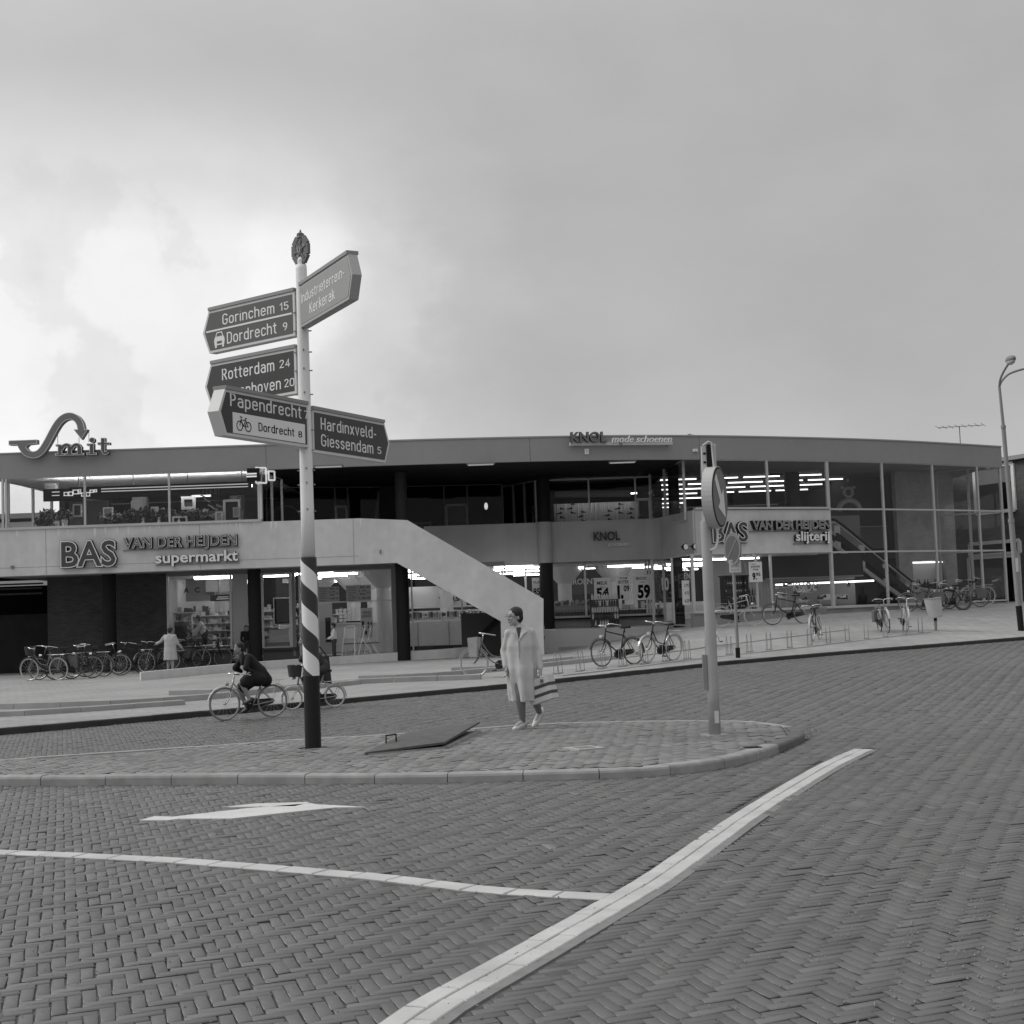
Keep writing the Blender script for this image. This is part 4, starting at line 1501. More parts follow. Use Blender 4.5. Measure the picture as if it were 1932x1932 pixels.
# grey brick stair wall with recessed showcase, right end
p0, p1 = P(1690, 1000, 57.5), P(1799, 1000, 58.6)
wl_ = thing('hall_wall', 'grey brick wall behind the glass with a lit recessed bottle showcase', 'wall', (p0.x, p0.y, 0))
def slabwall(name, a, b, z0, z1, th, m_, parent):
    a, b = Vector((a[0], a[1], 0)), Vector((b[0], b[1], 0))
    return MB().beam(Vector((a.x, a.y, (z0+z1)/2)), Vector((b.x, b.y, (z0+z1)/2)), th, z1-z0).build(name, m_, parent)
s0, s1 = P(1722, 1120, 57.7), P(1785, 1120, 58.4)
zc0, zc1 = 1.75, 3.05
slabwall('upper_wall', p0, p1, zc1, ZS+0.08, 0.22, BRICKI, wl_)
slabwall('lower_wall', p0, p1, 0.8, zc0, 0.22, BRICKI, wl_)
slabwall('side_pier', p0, s0, zc0+0.002, zc1-0.002, 0.22, BRICKI, wl_)
slabwall('side_pier', s1, p1, zc0+0.002, zc1-0.002, 0.22, BRICKI, wl_)
slabwall('showcase_back', (s0.x, s0.y+0.5), (s1.x, s1.y+0.5), zc0, zc1, 0.03, mat('showcase_white', 0.5, 0.7), wl_)
MB().beam(Vector((s0.x, s0.y+0.2, zc1-0.06)), Vector((s1.x, s1.y+0.2, zc1-0.06)), 0.06, 0.06).build('showcase_light', emit('dim_tube', 2.0), wl_)
MB().ball(P(1712, 1101, 57.4), (0.11, 0.03, 0.14), 12).build('round_plate', WHITE, wl_)
def bottle(mb, c, s=1.0, mi=0, n=8):
    mb.lathe([(0.036*s, 0), (0.038*s, 0.18*s), (0.014*s, 0.23*s), (0.013*s, 0.30*s)], c, n, mi)
bt = MB()
for i in range(16):
    t = random.uniform(0.1, 0.95)
    q = Vector((s0.x, s0.y, 0)).lerp(Vector((s1.x, s1.y, 0)), t)
    bottle(bt, (q.x, q.y+0.3, zc0+random.choice((0.0, 0.0, 0.24))), 1.1)
tag(bt.build('bottles', BLACK), 'dark bottles stacked in the recessed showcase of the grey brick wall', 'bottles')
bpy.data.objects['bottles']['kind'] = 'stuff'
slabwall('hall_back_wall', (9.8, 58.9), (p0.x, 58.9), 0.5, ZB0, 0.2, mat('dim_wall', 0.10), rin)
door_ = P(1705, 1110, 58.0)
MB().box((door_.x, 58.7, 1.9), (0.9, 0.1, 2.6)).build('dark_doorway', BLACK, rin)

# chimney and aerial on the roof
c = P(1822, 835, 66)
ch = thing('roof_chimney', 'low flat chimney block with two short pots on the roof at the right', 'chimney', (c.x, c.y, ZR))
MB().box((c.x, c.y, ZR+0.35), (1.0, 0.6, 0.72)).build('stack', MIDG, ch)
MB().box((c.x, c.y, ZR+0.74), (1.15, 0.7, 0.06)).build('cap', mat('chimney_cap', 0.10, 0.8), ch)
for s_ in (-0.3, 0.1):
    MB().lathe([(0.1, 0.77), (0.1, 0.97)], (c.x+s_, c.y, ZR), 10).build('pot', DARK, ch)
ae = thing('television_aerial', 'thin television aerial standing above the chimney on the roof', 'aerial', (c.x-0.25, c.y, ZR+0.7))
AER = mat('aerial_metal', 0.10, 0.5)
top = Vector((c.x-0.25, c.y, P(1816, 804, 66).z))
MB().beam(Vector((top.x, top.y, ZR+0.75)), top, 0.03, 0.03).build('mast', AER, ae)
b1 = MB()
b1.beam(top+Vector((-0.9, 0.3, 0)), top+Vector((1.0, -0.3, -0.02)), 0.025, 0.025)
b1.build('boom', AER, ae)
for k_ in np.linspace(-0.9, 1.0, 8):
    q = top+Vector((k_, -k_*0.33, -0.0))
    MB().beam(q+Vector((-0.32, -0.65, 0)), q+Vector((0.32, 0.65, 0)), 0.014, 0.014).build('element', AER, ae)
c = PF(1300, 822, 1.5)
vp = thing('roof_pipe', 'small bent pipe on the roof right of the white script sign', 'pipe', (c.x, c.y, ZR))
MB().tube([Vector((c.x-0.2, c.y, ZR-0.0)), Vector((c.x-0.16, c.y, ZR+0.18)), Vector((c.x, c.y, ZR+0.27)), Vector((c.x+0.2, c.y, ZR+0.2))], 0.03, 6).build('bend', ALU, vp)
MB().lathe([(0.05, 0), (0.05, 0.03)], (c.x-0.2, c.y, ZR), 8).build('flange', ALU, vp)

# ---------------- ground floor left: brick wall, garage, windows
bw0, bw1 = P(90, 1180, 50.3), P(316, 1180, 50.3)
MB().box(((bw0.x+bw1.x)/2, 50.45, 1.6), (bw1.x-bw0.x, 0.3, 3.5)).build('brick_wall', BRICKW, bld)
MB().box((bw0.x+0.06, 54.2, 1.6), (0.24, 7.2, 3.5)).build('brick_side_wall', BRICKW, bld)
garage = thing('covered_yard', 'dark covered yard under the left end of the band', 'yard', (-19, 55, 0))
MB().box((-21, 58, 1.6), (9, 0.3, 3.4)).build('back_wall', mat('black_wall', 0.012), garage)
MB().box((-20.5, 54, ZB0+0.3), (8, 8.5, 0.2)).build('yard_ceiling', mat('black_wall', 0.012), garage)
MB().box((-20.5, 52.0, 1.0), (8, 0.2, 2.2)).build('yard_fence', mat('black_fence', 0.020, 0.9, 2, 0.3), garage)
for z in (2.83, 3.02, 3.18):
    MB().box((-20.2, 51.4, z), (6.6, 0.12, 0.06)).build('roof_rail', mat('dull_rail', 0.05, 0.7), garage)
# window row
sup = thing('shop_window_row', 'ground floor supermarket windows and entrance behind the dark columns', 'shop front', (-6, 50.3, 0))
GY = 50.3
def gx(u, v=1150, Y=GY):
    return P(u, v, Y).x
def pane_row(parent, u0, u1, z0, z1, mull=(), trans=(), bar=0.07, Y=GY, g=GLASS):
    flat_glaze(parent, (gx(u0), Y), (gx(u1), Y), z0, z1, [ (gx(u)-gx(u0))/(gx(u1)-gx(u0)) for u in mull], bar, trans, g=g)
pane_row(sup, 317, 436, 0.62, 3.30)
MB().box((gx(453), GY+0.05, 1.85), (gx(467)-gx(438)-0.02, 0.10, 2.9)).build('corner_panel', mat('pale_panel', 0.42, 0.7), sup)
pane_row(sup, 495, 549, 0.62, 3.22, bar=0.10)
MB().box((gx(555), GY-0.02, 1.8), (0.10, 0.12, 3.0)).build('frame_post', mat('grey_door_frame', 0.20), sup)
pane_row(sup, 566, 741, ZF1, 3.22, (600,), (2.13,), bar=0.06)
MB().box((gx(745), GY-0.03, 1.75), (0.17, 0.16, 2.95)).build('frame_post', mat('grey_door_frame', 0.20), sup)
pane_row(sup, 750, 955, ZF1, 3.22, (778, 872), (), bar=0.05)
for (ua, ub) in ((317, 436), (495, 562)):
    MB().box(((gx(ua)+gx(ub))/2, GY-0.05, 0.57), (gx(ub)-gx(ua), 0.25, 0.08)).build('window_sill', mat('dark_sill', 0.05, 0.6), sup)
    MB().box(((gx(ua)+gx(ub))/2, GY+0.05, 0.25), (gx(ub)-gx(ua), 0.2, 0.55)).build('plinth_wall', mat('dark_plinth', 0.10, 0.8), sup)
MB().box(((gx(317)+gx(955))/2, GY+0.02, 3.29), (gx(955)-gx(317), 0.25, 0.12)).build('head_beam', MIDG, sup)
# under the stairs: dark panel and lower diagonal
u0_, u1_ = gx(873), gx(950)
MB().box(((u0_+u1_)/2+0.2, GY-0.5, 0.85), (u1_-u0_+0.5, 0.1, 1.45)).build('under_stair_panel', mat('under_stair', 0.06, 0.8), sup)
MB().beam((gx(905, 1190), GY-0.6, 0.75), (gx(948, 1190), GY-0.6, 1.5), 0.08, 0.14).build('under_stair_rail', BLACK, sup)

# middle ground floor windows over the terrace
mid = thing('grocery_window', 'large ground floor grocery window with price posters under the middle band', 'window', (3, 53.6, 1.3))
pane_row(mid, 948, 1246, 1.30, 3.34, (995, 1116, 1240), (), bar=0.075, Y=54.0)
MB().box(((gx(948, 1150, 54)+gx(1252, 1150, 54))/2, 53.93, 1.24), (gx(1252, 1150, 54)-gx(948, 1150, 54), 0.3, 0.06)).build('window_sill', BLACK, mid)
MB().box(((gx(948, 1150, 54)+gx(1252, 1150, 54))/2, 54.05, 0.95), (gx(1252, 1150, 54)-gx(948, 1150, 54), 0.25, 0.52)).build('plinth_wall', PLINTH, mid)
pane_row(mid, 1249, 1272, 0.92, 3.34, (), (), bar=0.09, Y=53.4)
# supermarket interior
sin_ = thing('supermarket_interior', 'bright supermarket interior with mushroom columns and ceiling light tubes', 'store interior', (0, 56, ZF1))
MB().box((-1, 59.2, ZF1-0.06), (26.0, 17.6, 0.1)).build('floor', FLOORM, sin_)
mb = MB()
slab(mb, [Vector((-13.6, 50.6, 0)), Vector((_xs, 50.6, 0)), Vector((_xs+0.02, 54.1, 0)), Vector((5.9, 54.1, 0)), Vector((6.6, 50.3, 0)), Vector((8.4, 50.6, 0)), Vector((11, 51.8, 0))], 68.2, ZB0-0.07, ZB0-0.02)
mb.build('ceiling', mat('white_ceiling', 0.72, 0.8), sin_)
MB().box((-1.3, 66.5, 1.0), (24.6, 0.2, 1.5)).build('back_wall', mat('store_wall', 0.68), sin_)
MB().box((-1.3, 66.6, 2.5), (24.6, 0.2, 1.5)).build('upper_back_wall', DARK, sin_)
MB().box((-13.0, 58.5, 1.8), (0.2, 16, 3.0)).build('side_wall', mat('store_wall', 0.68), sin_)
MB().box((11.0, 61.5, 1.8), (0.2, 9, 3.0)).build('side_wall', mat('store_wall', 0.68), sin_)
for (u, Y) in ((667, 57.0), (706, 54.6), (724, 52.2), (842, 58.0), (1066, 56.2), (1160, 57.4), (1190, 61), (600, 61), (560, 57), (418, 56)):
    p = P(u, 1120, Y)
    MB().lathe([(0.27, 0.0), (0.27, 2.32), (0.72, 2.80), (0.76, 2.965)], (p.x, p.y, ZF1-0.01), 20).build('mushroom_column', mat('white_column', 0.68, 0.8), sin_)
for Y in (51.6, 53.0, 55.4, 58.0, 61.0, 64.0):
    x = -12.0+0.5*math.sin(Y)
    while x < 10:
        if not (Y < 54.5 and x > -0.2):
            o = MB().beam((x, Y+0.10*(x+12)*0.25, 3.20), (x+1.4, Y+0.10*(x+13.4)*0.25, 3.20), 0.10, 0.06).build('fluorescent_tube', TUBE, sin_)
            MB().beam((x, Y+0.10*(x+12)*0.25, 3.252), (x+1.4, Y+0.10*(x+13.4)*0.25, 3.252), 0.16, 0.04).build('tube_housing', WHITE, o)
        x += 2.3 if Y > 52 else 3.6
# terrace in front of the middle windows and the low white walls
ter = thing('terrace', 'raised concrete terrace with pale front wall under the middle band', 'terrace', (3.5, 52, 0))
tx0, tx1 = P(1026, 1195, 50.3).x, P(1262, 1180, 51.4).x
MB().hexa([(tx0, 50.3, -0.3), (tx1, 51.2, -0.3), (tx1+0.4, 54.0, -0.3), (tx0, 54.0, -0.3), (tx0, 50.3, 0.885), (tx1, 51.2, 0.885), (tx1+0.4, 54.0, 0.90), (tx0, 54.0, 0.90)]).build('terrace_slab', mat('terrace_concrete', 0.40, 0.85, 1.0, 0.08, streak=0.03), ter)
lw = thing('low_white_wall', 'long low white wall sloping along the pavement before the supermarket', 'wall', (-6, 44, 0))
wp = [(266, 1284, 1268.5), (400, 1271, 1256), (503, 1262, 1247.5), (640, 1253, 1238.5), (745, 1247, 1231.5), (860, 1241, 1223), (946, 1236, 1215.5)]
pts = []
for u, vb, vt in wp:
    b = PG(u, vb)
    t_ = P(u, vt, b.y)
    pts.append((b.x, b.y, b.z-0.2, t_.z))
mb = MB()
vs, fs = [], []
for x, y, z0, z1 in pts:
    vs += [(x, y, z0), (x-0.1, y+0.26, z0), (x-0.1, y+0.26, z1), (x, y, z1)]
for i in range(len(pts)-1):
    for j in range(4):
        fs.append((i*4+j, i*4+(j+1) % 4, (i+1)*4+(j+1) % 4, (i+1)*4+j))
fs += [(0, 1, 2, 3), tuple((len(pts)-1)*4+j for j in (3, 2, 1, 0))]
mb.add(vs, fs)
mb.build('wall_body', CONC, lw)

# ---------------- neighbouring brick house at the right, far house at the left
nbh = thing('neighbour_house', 'brick house with white framed windows beyond the right end of the shops', 'house', (22, 64, 0))
n0, n1 = P(1770, 1000, 66.5), P(2110, 1000, 57.0)
nd = (Vector((n1.x, n1.y, 0))-Vector((n0.x, n0.y, 0)))
nl = nd.length
nd.normalize()
nn_ = Vector((nd.y, -nd.x, 0))
ZH = P(1885, 870, 63.0).z
slabwall('wall', n0, n1, -0.3, ZH-0.10, 0.3, BRICKN, nbh)
slabwall('roof_edge', Vector((n0.x, n0.y, 0))+nn_*0.1, Vector((n1.x, n1.y, 0))+nn_*0.1, ZH-0.098, ZH+0.08, 0.6, mat('house_roof_edge', 0.30, 0.7), nbh)
def house_window(u0, u1, v0, v1, rails=(), curtain=0.0, vent=False):
    def on_wall(u, v):
        Y = 62.0
        for _ in range(30):
            p = P(u, v, Y)
            t = (p.x-n0.x)/(n1.x-n0.x)
            Y = 0.5*Y+0.5*(n0.y+(n1.y-n0.y)*t)
        return P(u, v, Y)+nn_*0.17
    a, b = on_wall(u0, (v0+v1)/2), on_wall(u1, (v0+v1)/2)
    z1, z0 = on_wall((u0+u1)/2, v0).z, on_wall((u0+u1)/2, v1).z
    mb = MB()
    for q in (a, b):
        mb.beam(Vector((q.x, q.y, z0)), Vector((q.x, q.y, z1)), 0.17, 0.12, up=nn_)
    for z in (z0, z1)+tuple(z0+(z1-z0)*r for r in rails):
        mb.beam(Vector((a.x, a.y, z)), Vector((b.x, b.y, z)), 0.12, 0.15)
    o = mb.build('window', WHITE, nbh)
    k = nn_*0.012
    MB().beam(Vector((a.x, a.y, (z0+z1)/2))+k, Vector((b.x, b.y, (z0+z1)/2))+k, 0.012, z1-z0).build('pane', GLASSD, o)
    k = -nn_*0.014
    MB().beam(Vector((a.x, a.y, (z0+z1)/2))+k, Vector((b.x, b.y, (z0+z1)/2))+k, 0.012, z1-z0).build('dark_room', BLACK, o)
    if curtain:
        vs = []
        n_ = 60
        for i in range(n_+1):
            q = a.lerp(b, i/n_)+(nn_*(0.0015+0.003*math.sin(i*1.4)))
            vs += [(q.x, q.y, z1-0.04), (q.x, q.y, z1-(z1-z0)*curtain)]
        MB().add(vs, [(2*i, 2*i+1, 2*i+3, 2*i+2) for i in range(n_)]).build('curtain', mat('net_curtain', 0.40, 0.9), o)
    return o
house_window(1846, 1919, 879, 966, curtain=0.38)
house_window(1836, 1930, 1023, 1046)
house_window(1836, 1930, 1050, 1142)
fh = thing('distant_house', 'pale flat roofed house far behind the left end of the shops', 'house', (-25, 72, 0))
fz = P(20, 969, 72).z
MB().box((-27.5, 75, fz/2-0.2), (9.5, 5, fz-0.4)).build('wall', mat('distant_wall', 0.45, 0.9, 0.5, 0.1), fh)
MB().box((-27.5, 75, fz-0.1), (9.9, 5.4, 0.25)).build('roof', mat('distant_roof', 0.30, 0.8), fh)
for i in range(4):
    o = MB().box((-30+1.6*i, 72.47, fz-1.5), (1.0, 0.06, 1.1)).build('window', mat('dark_window_frame', 0.15, 0.5), fh)
    MB().box((-30+1.6*i, 72.43, fz-1.5), (0.86, 0.02, 0.96)).build('pane', GLASSD, o)

# ============================================================ SIGNS AND LETTERING
def islands(me):
    n = len(me.vertices)
    par = list(range(n))
    def find(a):
        while par[a] != a:
            par[a] = par[par[a]]
            a = par[a]
        return a
    for e in me.edges:
        a, b = find(e.vertices[0]), find(e.vertices[1])
        par[a] = b
    grp = {}
    for i in range(n):
        grp.setdefault(find(i), []).append(i)
    out = []
    for g_ in grp.values():
        st = {v: k for k, v in enumerate(g_)}
        vs = [tuple(me.vertices[v].co) for v in g_]
        fs = [tuple(st[v] for v in p.vertices) for p in me.polygons if p.vertices[0] in st]
        xs_ = [v[0] for v in vs]
        out.append(((min(xs_)+max(xs_))/2, vs, fs))
    out.sort(key=lambda t: t[0])
    return out
def letters(parent, body, at, ax, up, h, w, layers, name='letter', shear=0.0, split=True, space=1.0):
    """layers: (outline offset, from, to, material) measured towards the viewer"""
    ax, up = Vector(ax).normalized(), Vector(up).normalized()
    n = ax.cross(up).normalized()
    base = wbase(parent)
    mats_ = [l[3] for l in layers]
    sets, wid0 = [], None
    for off, z0, z1, m_ in layers:
        me = text_mesh(body, h, None, (z1-z0)/2, off, shear, m_, space=space)
        isl_ = islands(me)
        bpy.data.meshes.remove(me)
        sets.append(isl_)
    x0 = min(v[0] for i in sets[0] for v in i[1])
    x1 = max(v[0] for i in sets[0] for v in i[1])
    sx = w/(x1-x0) if w else 1.0
    def tr(v, z0, z1):
        z = (z0+z1)/2+v[2]
        return Vector(at)+ax*(v[0]*sx)+up*v[1]+n*z
    cnt = len(sets[0])
    same = split and all(len(s_) == cnt for s_ in sets)
    groups = [[(k, s_[i]) for k, s_ in enumerate(sets)] for i in range(cnt)] if same else [[(k, i) for k, s_ in enumerate(sets) for i in s_]]
    for g_ in groups:
        mb = MB()
        for k, (cx_, vs, fs) in g_:
            mb.add([tr(v, layers[k][1], layers[k][2]) for v in vs], fs, k)
        mb.build(name, mats_, parent)
def front_frame(u, v, off=-0.08):
    p = PF(u, v, off)
    e = 0.05
    t = Vector((1, (FY(p.x+e)-FY(p.x-e))/(2*e), 0)).normalized()
    return p, t
UP = Vector((0, 0, 1))
NEONG = mat('letter_face_grey', 0.16, 0.5)
NEONW = mat('letter_rim_pale', 0.80, 0.5)
BLK2 = mat('letter_side_black', 0.018, 0.6)
def facade_text(parent, body, ua, ub, vb, hpx, kind='neon', off=-0.03):
    um = (ua+ub)/2
    p, t = front_frame(um, vb, off)
    pa, pb = PF(ua, vb, off), PF(ub, vb, off)
    w = (pb-pa).length
    h = hpx*p.y/FOC
    if kind == 'neon':
        L = [(0.055, 0.0, 0.14, BLK2), (0.045, 0.14, 0.155, NEONW), (0.016, 0.155, 0.165, mat('letter_face_dark', 0.07, 0.5))]
    elif kind == 'small':
        L = [(0.045, -0.03, 0.16, BLK2), (0.018, 0.16, 0.17, NEONW), (-0.012, 0.17, 0.177, mat('letter_face_dark', 0.07))]
    else:
        L = [(0.03, 0.0, 0.12, BLK2), (0.02, 0.12, 0.14, NEONW)]
    letters(parent, body, p, t, UP, h, w, L)
def rail(parent, ua, ub, v, off=-0.03, hh=0.035):
    a, b = PF(ua, v, off), PF(ub, v, off)
    z = PF((ua+ub)/2, v, off).z
    MB().beam((a.x, a.y, z), (b.x, b.y, z), 0.05, hh).build('mounting_rail', GREYM, parent)
p = PF(280, 1045)
sg = thing('letter_sign', 'raised supermarket lettering on the left parapet band above the brick wall', 'sign', (p.x, p.y, p.z))
facade_text(sg, 'BAS', 116, 223, 1067.5, 48, 'neon')
facade_text(sg, 'VAN DER HEIJDEN', 235, 449, 1031.5, 20, 'small')
facade_text(sg, 'supermarkt', 295, 451, 1060, 21, 'white')
rail(sg, 118, 221, 1071)
rail(sg, 232, 451, 1035)
rail(sg, 294, 452, 1064)
p = PF(1450, 1005)
sg = thing('letter_sign', 'raised liquor shop lettering on the right band beside the glass hall', 'sign', (p.x, p.y, p.z))
facade_text(sg, 'BAS', 1341, 1409, 1021.5, 37, 'neon')
facade_text(sg, 'VAN DER HEIJDEN', 1417, 1563, 998.5, 16.5, 'small')
facade_text(sg, 'slijterij', 1498, 1562, 1020, 18, 'white')
rail(sg, 1341, 1409, 1025)
rail(sg, 1414, 1565, 1002)
rail(sg, 1497, 1564, 1025.5)
# roof sign in the middle
p = PF(1170, 830)
sg = thing('roof_sign', 'roof edge sign with dark block letters and white handwriting on a pale bar', 'sign', (p.x, p.y, p.z))
facade_text(sg, 'KNOL', 1076, 1144, 834.5, 19.5, 'dark', -0.25) if False else None
p, t = front_frame(1110, 834.5, -0.2)
w = (PF(1144, 834, -.2)-PF(1076, 834, -.2)).length
letters(sg, 'KNOL', p, t, UP, 19.5*p.y/FOC, w, [(0.03, 0.0, 0.16, BLK2), (0.02, 0.16, 0.17, NEONG)])
p, t = front_frame(1211, 834.5, -0.2)
w = (PF(1268, 834, -.2)-PF(1154, 834, -.2)).length
letters(sg, 'mode schoenen', p, t, UP, 13.5*p.y/FOC, w, [(0.0, 0.0, 0.05, mat('sign_white', 0.8, 0.5))], shear=0.35, name='script_letter')
a, b = PF(1075, 838, -0.2), PF(1268, 838, -0.2)
MB().beam((a.x, a.y, a.z), (b.x, b.y, a.z), 0.14, 0.11).build('sign_bar', mat('sign_bar_pale', 0.50, 0.5), sg)
for u in (1085, 1171, 1258):
    q = PF(u, 838, -0.1)
    MB().box((q.x, q.y, a.z), (0.10, 0.24, 0.10)).build('bracket', MIDG, sg)
for (u, v, w_, h_, lab) in ((1107, 852, 0.14, 0.18, 'small white junction box on the roof edge below the roof sign'), (1311.5, 849.7, 0.17, 0.09, 'small pale plate on the roof edge left of the round arrow sign')):
    q = PF(u, v, -0.04)
    t_ = thing('junction_box', lab, 'box', q)
    MB().box(q, (w_, 0.08, h_)).build('box_body', WHITE, t_)
    MB().box(q+Vector((0, -0.045, 0)), (w_*0.6, 0.02, h_*0.6)).build('box_lid', OFFW, t_)
# lettering on the middle band
q = P(1145, 1019.3, 53.28)
sg = thing('letter_sign', 'dark block letters and small white word on the recessed middle band', 'sign', q)
t = (M1-M0)
t = Vector((t.x, t.y, 0)).normalized()
letters(sg, 'KNOL', q, t, UP, 17*q.y/FOC, (P(1170, 1019, 53.3)-P(1120, 1019, 53.3)).length, [(0.02, 0.0, 0.04, mat('knol_dark', 0.05, 0.6))])
q = P(1167, 1030, 53.27)
letters(sg, 'SCHOENEN', q, t, UP, 5.6*q.y/FOC, (P(1187, 1030, 53.3)-P(1147.5, 1030, 53.3)).length, [(0.018, 0.0, 0.03, mat('sign_white', 0.8))])
# twin floodlights on the flank
q = P(1296, 1034, 49.55)
fl_ = thing('floodlights', 'pair of round floodlights on a bracket at the corner of the right band', 'lamp', q)
MB().beam(q+Vector((-0.5, 0.25, -0.15)), q+Vector((0.25, 0.05, 0.1)), 0.04, 0.04).build('bracket', MIDG, fl_)
for dx in (-0.16, 0.18):
    c = q+Vector((dx, -0.06, 0.03))
    mb = MB().tube([c, c+Vector((0.06, -0.10, 0.0)), c+Vector((0.10, -0.16, 0))], [0.06, 0.11, 0.12], 12)
    mb.build('lamp_housing', BLACK, fl_)
    c2 = c+Vector((0.102, -0.163, 0))
    MB().tube([c2, c2+Vector((0.008, -0.012, 0))], [0.10, 0.09], 12).build('lens', WHITE, fl_)

# ---- the big script sign with the arrow on the roof at the left
PX = 0.11296
def sm(x, y):
    return (x*PX, 771+y*PX)
SY = FY(-14.5)-0.30
def smw(x, y):
    p = P(*sm(x, y), SY)
    return (p.x, p.z)
def ribbon(pts, hw, sub=5):
    sp = spline([Vector((x, y, 0)) for x, y in pts], sub)
    L, R = [], []
    hws = hw if isinstance(hw, list) else None
    for i, p in enumerate(sp):
        t_ = (sp[min(i+1, len(sp)-1)]-sp[max(i-1, 0)])
        nn = Vector((-t_.y, t_.x, 0)).normalized()
        L.append((p.x+nn.x*hw, p.y+nn.y*hw))
        R.append((p.x-nn.x*hw, p.y-nn.y*hw))
    return L, R
smit = thing('roof_sign', 'big curled arrow roof sign with small serif letters on the left roof edge', 'sign', (P(70, 830, SY).x, SY, ZR))
SMG = mat('arrow_sign_grey', 0.20, 0.55)
def layer_prism(mb, poly, e0, y0, y1, mi):
    pts = [smw(x, y) for x, y in poly]
    ar = sum(pts[i][0]*pts[(i+1) % len(pts)][1]-pts[(i+1) % len(pts)][0]*pts[i][1] for i in range(len(pts)))
    if ar < 0:
        pts.reverse()
    k_ = (len(mb.f) % 37)*0.00006
    mb.prism(pts, (0, SY, 0), (1, 0, 0), (0, 0, 1), (0, 1, 0), y0-k_, y1+k_, mi)
def rib_prism(mb, pts, hw, y0, y1, mi):
    L, R = ribbon(pts, hw)
    for i in range(len(L)-1):
        layer_prism(mb, [L[i], L[i+1], R[i+1], R[i]], 0, y0, y1, mi)
S_path = [(330, 570), (375, 660), (440, 735), (545, 770), (640, 745), (715, 670), (800, 530), (895, 350), (985, 215), (1080, 140), (1175, 122), (1265, 160), (1325, 235), (1350, 330), (1352, 370)]
def big_arrow(mb, e, y0, y1, mi):
    rib_prism(mb, S_path, 50+e, y0, y1, mi)
    layer_prism(mb, [(150-e, 540-e), (605+e, 522-e), (605+e, 575+e), (470, 590+e), (425, 640+e), (330, 640), (285, 600+e), (150-e, 600+e)], 0, y0, y1, mi)
    layer_prism(mb, [(1238-e*1.6, 352-e), (1450+e*1.4, 352-e), (1355, 497+e*1.8)], 0, y0, y1, mi)
mb = MB()
big_arrow(mb, 8, 0.02, 0.28, 0)
big_arrow(mb, 8, 0.004, 0.019, 1)
big_arrow(mb, -3, -0.008, 0.003, 0)
mb.build('curled_arrow', [SMG, NEONW], smit)
def rect(x0, y0, x1, y1):
    return [(x0, y0), (x1, y0), (x1, y1), (x0, y1)]
def serif_letter(rects, ribs, dots):
    mb = MB()
    for e, y0, y1, mi in ((9, 0.02, 0.20, 0), (9, 0.004, 0.019, 1), (-1, -0.008, 0.003, 2)):
        for r in rects:
            x0, ya, x1, yb = r
            layer_prism(mb, rect(x0-e, ya-e, x1+e, yb+e), 0, y0, y1, mi)
        for pts_, hw in ribs:
            rib_prism(mb, pts_, hw+e, y0, y1, mi)
        for cx_, cy_, r in dots:
            layer_prism(mb, [(cx_+(r+e)*math.cos(a), cy_+(r+e)*math.sin(a)) for a in np.linspace(0, 2*math.pi, 17)[:-1]], 0, y0, y1, mi)
    mb.build('letter', [BLK2, NEONW, mat('serif_face', 0.10, 0.5)], smit)
serif_letter([(972, 610, 1028, 768), (1132, 640, 1192, 765), (1296, 640, 1356, 762), (930, 757, 1072, 774), (1098, 754, 1228, 771), (1256, 751, 1396, 768), (935, 603, 1000, 618)],
             [([(1025, 680), (1060, 625), (1110, 605), (1150, 622), (1166, 670)], 22), ([(1190, 675), (1225, 622), (1275, 602), (1315, 620), (1330, 665)], 22)], [])
serif_letter([(1502, 590, 1558, 755), (1450, 743, 1606, 760), (1455, 590, 1510, 606)], [], [(1535, 525, 38)])
serif_letter([(1690, 495, 1746, 700), (1635, 570, 1825, 592)], [([(1718, 690), (1730, 730), (1765, 742), (1800, 715)], 18)], [])
for (x, y0, y1) in ((965, 400, 600), (1320, 480, 610), (1485, 370, 560)):
    a, b = P(*sm(x, y0), SY+0.3), P(*sm(x, y1), SY+0.3)
    MB().beam(a, b, 0.015, 0.015).build('stay_wire', GREYM, smit)
for x in (400, 700, 1000, 1320, 1540, 1720):
    q = P(*sm(x, 745), SY+0.26)
    MB().beam((q.x, SY+0.25, q.z), (q.x, SY+0.55, q.z), 0.05, 0.05).build('bracket', MIDG, smit)

# ---- optician's dark sign board inside the upper left window, with white lines given a glow
IY = 49.0
a, b = P(132, 931, IY), P(474, 919, IY)
zc_ = (a.z+b.z)/2
ob = thing('sign_board', 'long black sign board with white lines hanging inside the upper left window', 'sign', ((a.x+b.x)/2, IY, zc_))
MB().box(((a.x+b.x)/2, IY, zc_), (b.x-a.x, 0.12, 0.40)).build('board', BLACK, ob)
MB().box((a.x-0.45, IY, zc_-0.04), (0.9, 0.12, 0.42)).build('board', BLACK, ob)
LINE = emit('glowing_white_line', 0.30)  # white sign lines and letters, given a weak glow
def line_px(ua, ub, v, w_=0.032):
    p, q = P(ua, v, IY-0.08), P(ub, v, IY-0.08)
    MB().beam((p.x, IY-0.075, p.z), (q.x, IY-0.075, p.z), 0.02, w_).build('light_line', LINE, ob)
line_px(191, 468, 922.5)
line_px(191, 468, 927.5)
line_px(98, 112, 928.5)
line_px(98, 112, 935)
